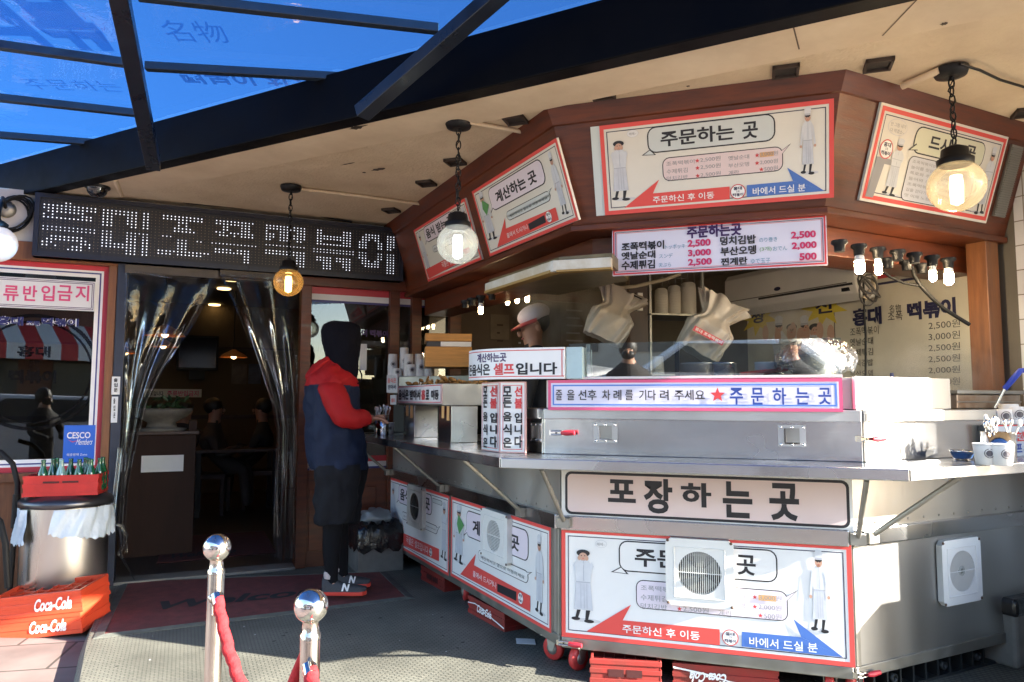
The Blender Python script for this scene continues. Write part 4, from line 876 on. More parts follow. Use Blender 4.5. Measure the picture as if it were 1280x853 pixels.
curtain('clear vinyl door curtain gathered at the right door jamb', ((275, 343), (372, 350)), [(275, 343), (292, 380), (316, 440), (338, 500), (345, 540), (342, 620), (341, 700)], [(372, 350), (373, 520), (370, 620), (370, 700)], 2.4, .045, 8)
mb = MB(); P = [FA.P(*FA.px(x, y, .11), .11 + dz) for x, y, dz in ((150, 560, 0), (142, 640, .03), (140, 655, .05), (153, 655, .06), (158, 668, .03), (150, 690, .05), (168, 725, .0))]
mb.tube(P, [.016, .012, .010, .012, .016, .01, .003], PVC, 8); mb.build('vinyl_tail', label='twisted loose end of the left vinyl curtain hanging by the door post', cat='curtain')
# ================================================================== inside the dining room
def inn(x, y, dep): a, b = FA.px(x, y, -dep); return FA.P(a, b, -dep)
t = thing('television', 'dark wall television deep inside the dining room', 'television', inn(250, 465, DR - .3))
f = FA.sh(0, 0, -DR + .12); a0, b1 = f.px(222, 419); a1, b0 = f.px(272, 464)
mb = MB(); mb.box(f, a0, a1, b0, b1, 0, .06, BLACK); mb.build('casing', t, bevel=.006); mb = MB(); mb.box(f, a0 + .03, a1 - .03, b0 + .04, b1 - .03, .06, .063, mat('dark screen', (.006, .007, .01), .12)); mb.build('screen', t); mb = MB(); mb.box(f, (a0 + a1) / 2 - .1, (a0 + a1) / 2 + .1, b0 - .12, b0, -.1, .03, BLACK); mb.build('bracket', t)
f = FA.sh(0, 0, -DR + .005); B = boardfr(f, (180, 487), (252, 486), (252, 496.5), (180, 497), .0, .01, SIGNC, WHITEP); B.t('셀프입니다', (183, 489), (204, 495), INK, .02); B.t('주류반입금지', (209, 488.5), (248, 495.5), INKM, .02); B.done('wall_sign', label='long pale wall sign with magenta lettering inside the dining room', cat='sign')
for k, (x0, x1) in enumerate(((290, 308), (311, 326))):
    a0, b1 = f.px(x0, 455); a1, b0 = f.px(x1, 480); mb = MB(); mb.box(f, a0, a1, b0, b1, .0, .012, mat('poster print %d' % k, ((.22, .15, .10), (.14, .17, .25))[k], .5, noise=.7, nscale=5)); mb.build('poster', label=('brown framed poster on the dining room wall, the left of two', 'bluish framed poster on the dining room wall, the right of two')[k], cat='poster', group='dining room posters')
for k, (x, y, dep, s_) in enumerate(((292, 447, 3.6, .16), (206, 420, 2.2, .19), (204, 434, 3.4, .15), (157, 442, 3.8, .12))):
    p = inn(x, y, dep); t = thing('pendant_lamp', ('lit orange pendant lamp beside the door gap in the dining room', 'orange pendant seen through the left vinyl curtain, the upper', 'orange pendant seen through the left vinyl curtain, the lower', 'small far pendant lamp close to the dark door post')[k], 'pendant lamp', p, 'dining room pendants')
    mb = MB(); mb.lathe(p, [(s_, 0), (s_ * .8, s_ * .22), (s_ * .3, s_ * .5), (s_ * .12, s_ * .6)], mat('orange lamp shade', (.45, .17, .05), .5), 18, cap=False); mb.tube([p + Z * s_ * .6, (p.x, p.y, 2.61)], .006, BLACK, 6); mb.build('lamp_shade', t); mb = MB(); mb.ell(p + Z * .02, .035, .035, .04, CFLD, 12, 8); mb.build('bulb', t)
for k, (x, y) in enumerate(((289, 351), (280, 362), (268, 382), (264, 389))):
    p = G(x, y, 2.6); mb = MB(); mb.lathe(p, [(.0, .0), (.075, .0), (.08, .012)], CEILGLOW, 16); mb.build('ceiling_downlight', label='warm round downlight in the dining room ceiling', cat='ceiling light', group='dining room downlights')
# wooden partition with a planter bowl
f = FA.sh(0, 0, -.9); a0, b1 = f.px(158, 540); a1, b0 = f.px(241, 668)
WDP = mat('partition wood', (.036, .014, .008), .6, noise=.4, nscale=5, stretch=(1, 1, .2), spec=.2)
t = thing('partition', 'low brown wooden partition with a white notice inside the doorway', 'partition', f.P((a0 + a1) / 2, 0))
mb = MB(); mb.box(f, a0, a1, 0.0, b1 - .03, -.3, 0, WDP); mb.build('panel', t, bevel=.004); mb = MB(); mb.box(f, a0 - .02, a1 + .02, b1 - .028, b1, -.34, .03, WOODD); mb.build('top', t, bevel=.004)
mb = MB(); q0 = f.px(177, 570); q1 = f.px(229, 589); mb.box(f, q0[0], q1[0], q1[1], q0[1], .002, .006, PAPER); mb.build('notice', t)
mb = MB(); mb.box(f, a1 - .06, a1, b1 + .001, f.px(240, 526)[1], -.34, .02, WDP); mb.build('end_post', t)
p = f.P((a0 + a1) / 2 - .01, b1, -.13); t = thing('planter_bowl', 'wide grey stone planter bowl on the wooden partition', 'planter', p)
mb = MB(); mb.lathe(p, [(.19, .0), (.20, .02), (.12, .03), (.11, .07), (.20, .12), (.24, .17), (.235, .19), (.21, .17), (.0, .15)], mat('stone bowl', (.20, .18, .15), .7, noise=.4, nscale=14, bump=.3), 26); mb.build('bowl', t)
mb = MB(); LEAFD = mat('dark leaf', (.02, .05, .015), .6); rnd = random.Random(4)
for k in range(60):
    o = p + V((rnd.uniform(-.2, .2), rnd.uniform(-.15, .15), .16 + rnd.uniform(0, .10))); e1 = V((rnd.uniform(-1, 1), rnd.uniform(-1, 1), rnd.uniform(0, 1))).normalized(); e2 = e1.orthogonal().normalized()
    mb.face([o, o + e1 * .04 + e2 * .015, o + e1 * .08, o + e1 * .04 - e2 * .015], LEAFD)
mb.build('plant', t)
# ================================================================== bin, bottle crate, soft drink crates, hoses
pb = FA.P(FA.px(80, 700, .47)[0], -.07, .47); sc_ = pb.y / F_PX; rb = 47 * sc_
t = thing('waste_bin', 'round stainless steel waste bin with black rim and bag, left of the doorway', 'bin', pb)
hz = .0; hb = AT(76, 617, pb.y - rb * .7).z
BINST = mat('bin steel', (.66, .64, .60), .30, 1, noise=.3, nscale=6, rnoise=.1, dirt=(.50, .47, .43), stretch=(1, 1, .2))
mb = MB(); mb.lathe(pb, [(rb * .94, 0), (rb * .97, .02), (rb, .05), (rb, hb + .0)], BINST, 40); mb.build('drum', t)
mb = MB(); mb.lathe(pb + Z * hb, [(rb * 1.0, -.02), (rb * 1.08, -.016), (rb * 1.09, .016), (rb * 1.03, .03), (rb * .8, .052), (0, .05)], mat('bin rim', (.10, .10, .11), .3, .8), 40); mb.build('rim', t)
mb = MB(); rnd = random.Random(5)
for A0, A1, L_ in ((-178, -112, .20), (-74, 25, .17)):
    rows = []; nn = 34; jl = [rnd.uniform(-.02, .02) for _ in range(nn + 1)]
    for i in range(8):
        row = []
        for k in range(nn + 1):
            q = k / nn; a = R(A0 + (A1 - A0) * q + i * 1.2 * (q - .5)); ln = L_ * (.80 + .2 * math.sin(q * 3.1)) + jl[k] * .6 + .03 * q
            rr = rb * 1.015 + .012 + .008 * math.sin(a * 11 + i * .7) + .005 * math.sin(a * 29 + i) + .016 * i / 7
            row.append(pb + V((rr * math.cos(a), rr * math.sin(a), hb - .022 - ln * i / 7)))
        rows.append(row)
    mb.grid(rows, BAGW)
mb.build('bin_bag', t)
def crate(name, label, f, L, W, H, m, wall=.012, cells=(6, 4), group=None, script=None, slots=True, band=None, flip=False):
    t = thing(name, label, 'crate', f.P(L / 2, 0, -W / 2), group)
    mb = MB()
    for q in ((0, L, 0, H, -wall, 0), (0, L, 0, H, -W, -W + wall), (0, wall, 0, H, -W + wall, -wall), (L - wall, L, 0, H, -W + wall, -wall)):
        mb.box(f, *q, m)
    mb.box(f, wall, L - wall, 0, .01, -W + wall, -wall, m)
    for b in (.0, H * .42, H - .022): mb.box(f, -.004, L + .004, b, b + .022, .0005, .005, m); mb.box(f, L, L + .005, b, b + .022, -W, 0.0, m)
    mb.build('shell', t, bevel=.003)
    mb = MB()
    for k in range(1, cells[0]): x = wall + (L - 2 * wall) * k / cells[0]; mb.box(f, x - .002, x + .002, .02, H - .015, -W + wall, -wall, m)
    for k in range(1, cells[1]): x = -wall - (W - 2 * wall) * k / cells[1]; mb.box(f, wall, L - wall, .02, H - .018, x - .002, x + .002, m)
    o = mb.build('divider', t)
    mb = MB()
    if slots:
        for q in ((L * .26, L * .48), (L * .52, L * .74)): mb.box(f, q[0], q[1], H * .42 + .026 if H > .115 else H * .30, H - .035 if H > .115 else H * .62, .0055, .0065, mat('crate slot', (.05, .008, .008), .6))
        mb.build('hand_slot', t)
    if script:
        s_, bx_, c__ = script; mb = MB(); fx = f if not flip else Fr(f.P(L, H, 0), f.u * -1, Z * -1, f.n)
        text(mb, fx, s_, bx_, .0062, INKW, .035, skew=.3)
        if band:
            P = [(L * x, H * y) for x, y in ((.0, .62), (.2, .74), (.45, .66), (.7, .40), (1.0, .22), (1.0, .14), (.7, .33), (.45, .60), (.2, .68), (.0, .56))]
            for i in range(4): mb.face([fx.P(*P[i], .0058), fx.P(*P[i + 1], .0058), fx.P(*P[8 - i], .0058), fx.P(*P[9 - i], .0058)], INKW)
        mb.build('lettering', t)
    return t
fb = FA; pc = pb + Z * (hb + .053)
f = Fr(pc + FA.u * -.215 + FA.n * .14 - V((.0, .0, 0)), D(17)); crate('bottle_crate', 'dusty red bottle crate with hand slots on top of the steel bin', f, .40, .27, .125, CRED, cells=(6, 4))
bd = None
for k, (i, j) in enumerate(((2, 0), (3, 1), (3, 2), (5, 0), (6, 1), (8, 0), (8, 2), (9, 1), (10, 0), (11, 1), (11, 2))):
    q = f.P(.022 + .0325 * i, .012, -.05 - .075 * j)
    if bd is None or k in (3,):
        t = thing('glass_bottle', 'empty green glass bottle standing in the red crate on the bin' if k != 3 else 'pale clear glass bottle among the green ones in the red crate', 'bottle', q, 'empty bottles in the red crate')
        mb = MB(); mb.lathe(q, [(.028, 0), (.03, .01), (.03, .10), (.026, .13), (.014, .165), (.0115, .19), (.0135, .195), (.0135, .205), (.010, .206)], GREENG if k != 3 else CLEARG, 14); mb.build('glass', t)
        if k == 0: bd = (t, q)
    else: dup(bd[0], q - bd[1])
gq = G(116, 789, -.07); f = Fr(G(104, 786, -.07) - D(12) * .50, D(12))
p_ = G(103, 791, -.035); u_ = (D(-3) * math.cos(R(6.5)) + Z * math.sin(R(6.5))); v_ = (Z - u_ * u_.z - D(87) * .10).normalized(); v_ = (v_ - u_ * v_.dot(u_)).normalized()
f = Fr(p_ - u_ * .52, u_, v_)
CW, CH = .27, .118
crate('drink_crate', 'lower orange red plastic drink crate with white script on the pavement', f, .52, CW, CH, CORANGE, cells=(6, 4), group='orange red crates by the bin', script=('Coca-Cola', (.22, .022, .44, .092), 0), slots=False)
f2 = Fr(f.P(.014, CH + .003, .004), (u_ + D(87) * .02), v_); crate('drink_crate', 'upper orange red plastic drink crate with open cells and white script', f2, .52, CW, .122, CORANGE, cells=(6, 4), group='orange red crates by the bin', script=('Coca-Cola', (.25, .024, .47, .096), 0), slots=False)
pts = [AT(x, y, 4.55) for x, y in ((-14, 560), (2, 566), (16, 580), (22, 605), (21, 640), (16, 690), (12, 742))]
mb = MB(); mb.tube(pts, .016, RUBBER, 10); mb.tube([AT(21, 618, 4.55), AT(18, 660, 4.55)], .021, RUBBER, 10); mb.build('black_tube', label='bent black tube rising beside the steel bin, the taller one', cat='tube')
mb = MB(); mb.tube([AT(x, y, 4.4) for x, y in ((-12, 640), (0, 652), (7, 680), (10, 735))], .018, RUBBER, 10); mb.build('black_tube', label='short bent black tube at the left picture edge, below the taller tube', cat='tube')
# ================================================================== stanchions and velvet ropes
VEL = mat('red velvet', (.50, .015, .02), .85, noise=.35, nscale=25, bump=.5, bscale=60)
PCH = mat('stanchion steel', (.66, .60, .52), .22, 1, noise=.15, nscale=10, rnoise=.08)
SPH = mat('stanchion ball steel', (.74, .71, .67), .10, 1, noise=.1, nscale=10, rnoise=.05)
def stanchion(label, cx, cy, rpx, Y, pw):
    p = AT(cx, cy, Y); r = rpx * Y / F_PX; pr_ = pw * Y / F_PX; t = thing('stanchion', label, 'stanchion', (p.x, p.y, 0), 'rope stanchions'); b = V((p.x, p.y, 0))
    mb = MB(); mb.lathe(b, [(.16, 0), (.16, .012), (.12, .022), (pr_, .03)], PCH, 30); mb.build('base', t)
    zt_ = p.z - r * 1.75; mb = MB(); mb.lathe(b, [(pr_, .02), (pr_, zt_), (pr_ * .98, zt_ + .003)], PCH, 28); mb.build('pole', t)
    mb = MB(); mb.lathe((p.x, p.y, zt_), [(pr_ * 1.03, -.008), (pr_ * 1.03, .006), (pr_ * .85, r * .25), (r * .50, r * .55), (r * .46, r * .80), (r * .52, r * .92)], PCH, 26); mb.build('collar', t)
    mb = MB(); mb.ell(p, r, r, r, SPH, 32, 20); mb.build('ball', t)
    rp = V((p.x, p.y, zt_ - .075)) + V((.15, -1, 0)).normalized() * (pr_ + .006); fr_ = Fr(rp, (1, 0.1, 0)); rr = pr_ * .55
    mb = MB(); mb.tube([fr_.P(rr * math.cos(2 * math.pi * k / 18), rr * math.sin(2 * math.pi * k / 18)) for k in range(19)], .0028, POLISH, 6, False); mb.lathe(fr_.P(0, 0, -.008), [(.012, 0), (.012, .012), (0, .014)], PCH, 10, fr_.n); mb.build('ring', t)
    return t, rp, rr
t1, r1, q1 = stanchion('farther polished steel rope stanchion with a round ball top', 271.5, 684.5, 16.5, 2.28, 9.8)
t2, r2, q2 = stanchion('nearer polished steel rope stanchion, cut by the bottom edge', 389, 757.5, 20.5, 1.80, 12)
def rope(label, p, pts_px, Y0, Y1):
    N = len(pts_px); pts = [p + V((0, -.006, -q1)), p + V((.003, -.01, -q1 - .03))]
    mb = MB(); mb.tube(pts, .0035, POLISH, 6); 
    R_ = [AT(x, y, Y0 + (Y1 - Y0) * k / (N - 1)) for k, (x, y) in enumerate(pts_px)]
    mb2 = MB(); dr = (R_[1] - R_[0]).normalized(); mb.tube([R_[0] - dr * .012, R_[0] + dr * .022], .017, POLISH, 14)
    fine = []; rad = []
    for i in range(len(R_) - 1):
        for j in range(8): fine.append(R_[i].lerp(R_[i + 1], j / 8) + V((.002 * math.sin(i * 8 + j), .002 * math.cos(2.1 * (i * 8 + j)), 0))); rad.append(.0165 + .0005 * math.sin((i * 8 + j) * 1.7) + .0004 * math.sin((i * 8 + j) * 4.1))
    t = thing('velvet_rope', label, 'rope', R_[0], 'velvet ropes'); mb.build('hook', t); mb2.tube(fine, rad, VEL, 14); mb2.build('rope', t)
rope('red velvet rope hanging from the farther stanchion', r1, ((272, 748), (277, 775), (285, 810), (297, 845), (312, 880), (330, 905), (352, 915)), 2.24, 1.98)
rope('red velvet rope hanging from the nearer stanchion', r2, ((387.5, 838), (392, 862), (400, 895), (412, 925)), 1.755, 1.60)
mb = MB(); R_ = [AT(x, y, 1.80 + .02 * k) for k, (x, y) in enumerate(((380, 812), (376, 830), (370, 848), (362, 870), (354, 905)))]; mb.tube(R_, [.007, .014, .017, .017, .016], VEL, 12); mb.build('velvet_rope', label='end of a red velvet rope behind the nearer stanchion', cat='rope', group='velvet ropes')
# ================================================================== people
def skinmesh(name, pts, edges, parent, mats, sub=2, root=0, assign=None):
    me = bpy.data.meshes.new(name); me.from_pydata([V(p[0]) for p in pts], edges, []); o = bpy.data.objects.new(name, me); COL.objects.link(o)
    md = o.modifiers.new('skin', 'SKIN'); md.use_smooth_shade = True
    for k, p in enumerate(pts):
        r = p[1]; me.skin_vertices[0].data[k].radius = (r, r) if not isinstance(r, tuple) else r
    me.skin_vertices[0].data[root].use_root = True
    s2 = o.modifiers.new('sub', 'SUBSURF'); s2.levels = sub; s2.render_levels = sub
    dg = bpy.context.evaluated_depsgraph_get(); nm_ = bpy.data.meshes.new_from_object(o.evaluated_get(dg)); bpy.data.objects.remove(o); bpy.data.meshes.remove(me)
    org = ORG[parent]
    for v in nm_.vertices: v.co = v.co - org
    nm_.materials.clear()
    for m in mats: nm_.materials.append(m)
    if assign:
        for p in nm_.polygons: p.material_index = assign(p.center + org)
    nm_.name = name; nm_.polygons.foreach_set('use_smooth', [True] * len(nm_.polygons))
    o = bpy.data.objects.new(name, nm_); COL.objects.link(o); o.parent = parent; ORG[o] = org; return o
SKIN = mat('skin', (.42, .22, .14), .5, noise=.1, nscale=20); HAIR = mat('black hair', (.012, .010, .009), .5, bump=.4, bscale=90, stretch=(1, 1, .2))
JRED = mat('red jacket fabric', (.36, .008, .010), .7, noise=.25, nscale=9, bump=1.0, bscale=9, spec=.25); JBLUE = mat('navy jacket fabric', (.007, .015, .042), .7, noise=.3, nscale=9, bump=1.0, bscale=9, spec=.25)
HOODM = mat('black hood knit', (.005, .005, .009), .95, bump=.5, bscale=45, spec=.12); SHORTM = mat('charcoal shorts', (.013, .014, .018), .8, noise=.3, nscale=9, bump=.8, bscale=12, spec=.15); LEGM = mat('black leggings', (.006, .006, .008), .8, spec=.15)
SHOE = mat('grey shoe mesh', (.05, .05, .055), .7, noise=.3, nscale=60); SOLE = mat('red sole', (.62, .05, .03), .5)
pf = Fr((-1.085, 4.88, 0.012), D(4))
def pp(x, y, c=0.): a, b = pf.px(x, y, c); return pf.P(a, b, c)
per = thing('person', 'person in black hood and red and navy jacket standing at the left counter', 'person', pf.o)
N_, Fa = .095, -.095
pts = [(pp(421, 590), (.15, .13)), (pp(419, 550), (.14, .16)), (pp(416, 505), (.13, .17)), (pp(415, 480), (.10, .15)), (pp(419, 463), .062), (pp(427, 440), (.10, .085)), (pp(429, 418), (.10, .085)),
 (pp(417, 610, N_), .10), (pp(416, 660, N_), .068), (pp(414, 690, N_), .062), (pp(415, 722, N_), .04), (pp(418, 735, N_), .034), (pp(445, 738, N_), .026),
 (pp(424, 608, Fa), .10), (pp(424, 656, Fa), .068), (pp(425, 688, Fa), .062), (pp(428, 714, Fa), .04), (pp(431, 726, Fa), .034), (pp(452, 729, Fa), .026),
 (pp(410, 486, .17), .065), (pp(432, 522, .22), .05), (pp(458, 524, .14), .034), (pp(466, 523, .12), .03),
 (pp(418, 486, -.17), .065), (pp(438, 520, -.2), .05), (pp(458, 524, -.09), .034), (pp(467, 524, -.04), .03)]
ed_ = [(0, 1), (1, 2), (2, 3), (3, 4), (4, 5), (5, 6), (0, 7), (7, 8), (8, 9), (9, 10), (10, 11), (11, 12), (0, 13), (13, 14), (14, 15), (15, 16), (16, 17), (17, 18), (3, 19), (19, 20), (20, 21), (21, 22), (3, 23), (23, 24), (24, 25), (25, 26)]
zk = pp(420, 724).z
skinmesh('body', pts, ed_, per, [SKIN, LEGM], 2, 0, lambda c: 1 if .115 < c.z < 1.0 else 0)
def hand(par, w_, dr, side, s_=1.0):
    for k in range(4):
        o = w_ + side * (.018 - .012 * k) * s_; L = (.075, .085, .08, .062)[k] * s_
        skinmesh('finger', [(o - dr * .02, .009 * s_), (o + dr * .03 * s_, .0088 * s_), (o + dr * (.03 * s_ + L * .4) - Z * .012, .0080 * s_), (o + dr * (.03 * s_ + L * .7) - Z * .034, .0068 * s_)], [(0, 1), (1, 2), (2, 3)], par, [SKIN], 1)
    o = w_ - side * .0 + Z * .012; skinmesh('thumb', [(o, .010 * s_), (o + dr * .03 + side * .030 + Z * .006, .0095 * s_), (o + dr * .055 + side * .024 - Z * .006, .0075 * s_)], [(0, 1), (1, 2)], par, [SKIN], 1)
hand(per, pp(469, 523, .11), pf.u, pf.n); hand(per, pp(470, 524, -.03), pf.u, pf.n * -1)
# jacket
CLD = bpy.data.textures.new('cloth folds', 'CLOUDS'); CLD.noise_scale = .11; CLD.noise_depth = 2
def folds(o, st):
    md = o.modifiers.new('folds', 'DISPLACE'); md.texture = CLD; md.strength = st * 2; md.mid_level = .5; md.texture_coords = 'LOCAL'
def loft(name, rings, m, par, n=28, fn=None, caps=(0, 0), rip=.012, seed=1):
    mb = MB(); rnd = random.Random(seed); rows = []
    for i, (x, y, c, ra, rc) in enumerate(rings):
        o = pp(x, y, c); rows.append([o + pf.u * (ra * math.cos(2 * math.pi * k / n)) + pf.n * (rc * math.sin(2 * math.pi * k / n)) + (pf.u * math.cos(2 * math.pi * k / n) + pf.n * math.sin(2 * math.pi * k / n)) * rip * (math.sin(k * 1.1 + i * 2.1) * .5 + rnd.uniform(-.5, .5)) for k in range(n)])
    mb.grid(rows, m, True)
    if caps[0]: mb.face(rows[0][::-1], m)
    if caps[1]: mb.face(rows[-1], m)
    o = mb.build(name, par, sub=2); folds(o, .022 if rip > .01 else .008); return o
S5 = 4.88 / F_PX
tor = [(x, y, 0, hw * S5, rc) for x, y, hw, rc in ((424, 587, 33, .205), (424, 585, 36, .235), (422, 572, 36.5, .24), (420, 556, 36, .24), (418, 540, 35.5, .24), (417, 522, 34.5, .24), (416, 505, 33.5, .24), (416, 492, 33, .24), (415, 482, 32, .235))]
loft('jacket_lower', tor, JBLUE, per, seed=2)
loft('jacket_yoke', [(x, y, 0, hw * S5, rc) for x, y, hw, rc in ((415, 483, 32.5, .24), (415, 476, 31.5, .23), (415, 469, 29, .205), (416, 462, 25, .16), (419, 456, 20, .12), (422, 452, 17, .10))], JRED, per, seed=3)
loft('jacket_hood', [(x, y, 0, hw * S5, rc) for x, y, hw, rc in ((397, 483, 9, .10), (394, 476, 13, .15), (396, 466, 14, .16), (402, 458, 13, .14), (409, 451, 10, .11), (413, 447, 6, .09))], JRED, per, seed=4, caps=(1, 1))
for sd_, c0__, c1__, c2__, nm_ in ((1, .19, .25, .15, 0), (-1, -.19, -.24, -.08, 0)):
    skinmesh('jacket_sleeve', [(pp(411, 482, c0__ * .75), .10), (pp(414, 492, c0__), .098), (pp(423, 508, (c0__ + c1__) / 2), .090), (pp(431, 523, c1__), .083), (pp(444, 525, (c1__ + c2__) / 2), .072), (pp(456, 523, c2__), .058), (pp(465, 522.5, c2__ * .9), .045)], [(0, 1), (1, 2), (2, 3), (3, 4), (4, 5), (5, 6)], per, [JRED], 2)
    folds(per.children[-1] if False else [c for c in per.children if c.name.startswith('jacket_sleeve')][-1], .02)
loft('hood', [(x, y, 0, hw * S5, rc) for x, y, hw, rc in ((437, 478, 8, .07), (433, 470, 14, .10), (430, 461, 18, .12), (428.5, 450, 20, .13), (427.5, 438, 22, .135), (427, 425, 24, .135), (426.5, 414, 25, .125), (426, 406, 23, .10), (425, 402.5, 15, .06))], HOODM, per, seed=5, caps=(1, 1), rip=.008)
mb = MB(); mb.tube([pp(449, 462, .06), pp(452, 468, .06), pp(452, 476, .06), pp(447, 480, .07)], .005, HOODM, 6); mb.build('hood_cord', per)
for c_s, x0 in ((N_ + .015, 421), (Fa - .015, 429)):
    loft('shorts_leg', [(x0 - 3, 652, c_s, 20 * S5, .095), (x0 - 3, 656, c_s, 24 * S5, .105), (x0 - 3, 640, c_s, 24.5 * S5, .11), (x0 - 1, 620, c_s, 26 * S5, .12), (x0, 600, c_s, 28 * S5, .125), (x0, 580, c_s, 29 * S5, .125)], SHORTM, per, seed=6)
def shoe(xh, xt, yb, c, par):
    h = pp(xh, yb, c); tt = pp(xt, yb, c); L = (tt - h).length; f = Fr(h, tt - h, Z); zf = h.z; 
    mb = MB(); prof = [(0, .036), (.08, .04), (.25, .040), (.5, .042), (.75, .048), (.92, .040), (1.0, .015)]
    rows = []
    for s_, wd in prof:
        tp = .105 if s_ < .1 else .10 if s_ < .3 else .085 if s_ < .5 else .062 if s_ < .8 else .045
        a = s_ * L; rows.append([f.P(a, .022, -wd), f.P(a, .03 + tp * .4, -wd * .95), f.P(a, tp, -wd * .5), f.P(a, tp + .004, 0), f.P(a, tp, wd * .5), f.P(a, .03 + tp * .4, wd * .95), f.P(a, .022, wd)])
    mb.grid(rows, SHOE); mb.face(rows[0], SHOE); sh = mb.build('shoe', par, sub=1)
    mb = MB(); P = [(s_ * L * 1.02 - .004, wd * 1.06) for s_, wd in prof]; ring = [f.P(a, 0, -w__) for a, w__ in P] + [f.P(a, 0, w__) for a, w__ in P[::-1]]; mb.solid([p + Z * .0 for p in ring], [p + Z * .024 for p in ring], SOLE); mb.build('sole', sh, bevel=.004)
    mb = MB(); ff = f.sh(0, 0, .046); 
    for P in ([(.45, .030), (.49, .030), (.53, .078), (.49, .078)], [(.49, .078), (.53, .078), (.60, .030), (.56, .030)], [(.56, .030), (.60, .030), (.64, .072), (.60, .072)]): mb.prism(ff, [(a * L, b) for a, b in P], -.006, .0, INKW)
    mb.build('shoe_emblem', sh)
    mb = MB(); mb.lathe(f.P(.16 * L, .10, 0), [(.036, 0), (.04, .02), (.037, .045)], mat('pale sock', (.50, .42, .40), .8), 16); mb.build('sock', par)
shoe(403, 458, 743, N_, per); shoe(415, 463, 733, Fa, per)
# kitchen worker
kp = AT(674, 440, 4.95); kp = V((kp.x, kp.y, 0)); kf = Fr(kp, D(172)); wk = thing('person', 'kitchen worker with white cap and red brim looking down, in dark clothes', 'person', kp)
hz_ = AT(676, 408, 4.95).z
def kk(a, b, c=0): return kf.P(a, b, c)
pts = [(kk(0, .98), .14), (kk(0, 1.15), (.12, .15)), (kk(.01, hz_ - .27), (.11, .17)), (kk(.035, hz_ - .13), .058), (kk(.055, hz_ - .05), (.082, .082)), (kk(.045, hz_ + .02), (.105, .09)), (kk(.04, hz_ + .07), .08), (kk(.0, .5, .09), .08), (kk(0, .06, .09), .05), (kk(0, .5, -.09), .08), (kk(0, .06, -.09), .05),
 (kk(.02, hz_ - .28, .19), .06), (kk(.10, 1.12, .24), .05), (kk(.32, 1.10, .16), .035), (kk(.02, hz_ - .28, -.19), .06), (kk(.10, 1.12, -.24), .05), (kk(.32, 1.10, -.12), .035)]
DKC = mat('dark work shirt', (.018, .017, .018), .8, noise=.3, nscale=10)
skinmesh('body', pts, [(0, 1), (1, 2), (2, 3), (3, 4), (4, 5), (5, 6), (0, 7), (7, 8), (0, 9), (9, 10), (2, 11), (11, 12), (12, 13), (2, 14), (14, 15), (15, 16)], wk, [SKIN, DKC], 2, 0, lambda c: 1 if c.z < hz_ - .14 else 0)
def face(par, o, fw_, sd_, up_, s_=1.0):
    mb = MB(); mb.ell(o + fw_ * .092 * s_ - up_ * .012, .011, .016, .022, SKIN, 10, 8, ex=sd_, ey=fw_, ez=up_)
    for k in (-1, 1): mb.ell(o + sd_ * (.074 * s_ * k) - up_ * .01 - fw_ * .005, .012, .02, .03, SKIN, 10, 8, ex=sd_, ey=fw_, ez=up_)
    mb.build('nose_and_ears', par)
    mb = MB()
    for k in (-1, 1): mb.ell(o + fw_ * .088 * s_ + sd_ * (.03 * k) + up_ * .012, .013, .006, .005, HAIR, 8, 6, ex=sd_, ey=fw_, ez=up_); mb.ell(o + fw_ * .088 * s_ + sd_ * (.03 * k) + up_ * .03, .018, .006, .004, HAIR, 8, 6, ex=sd_, ey=fw_, ez=up_)
    mb.build('eyes', par)
    mb = MB(); mb.ell(o + fw_ * .084 * s_ - up_ * .048, .022, .008, .006, mat('lips', (.35, .10, .08), .5), 10, 6, ex=sd_, ey=fw_, ez=up_); mb.build('mouth', par)
dn = (kf.u * .90 - Z * .42 - kf.n * .42).normalized(); upv = (Z - dn * dn.z).normalized(); sdv = dn.cross(upv)
face(wk, kk(.045, hz_ - .005), dn, sdv, upv, 1.17)
mb = MB(); ho = kk(.035, hz_ + .025); mb.ell(ho - dn * .030 + upv * .005, .086, .085, .088, HAIR, 18, 12, ex=sdv, ey=dn, ez=upv); mb.build('hair', wk)
CAPW = mat('white cap cloth', (.72, .66, .70), .8, noise=.12, nscale=14, bump=.3, bscale=30)
mb = MB(); mb.ell(ho - dn * .018 + upv * .052, .100, .118, .072, CAPW, 20, 12, ex=sdv, ey=dn, ez=upv); mb.build('cap', wk)
mb = MB(); P0 = []; P1 = []
for k in range(13):
    a = R(-80 + 160 * k / 12); P0.append(ho + upv * .028 + dn * (.10 * math.cos(a) - .01) + sdv * (.105 * math.sin(a))); P1.append(ho + upv * .012 + dn * (.185 * math.cos(a) - .01) + sdv * (.125 * math.sin(a)))
mb.grid([P0, P1], mat('red cap brim', (.45, .05, .06), .7)); mb.grid([[p - upv * .008 for p in P1], [p - upv * .008 for p in P0]], MT['red cap brim']); mb.build('cap_brim', wk)
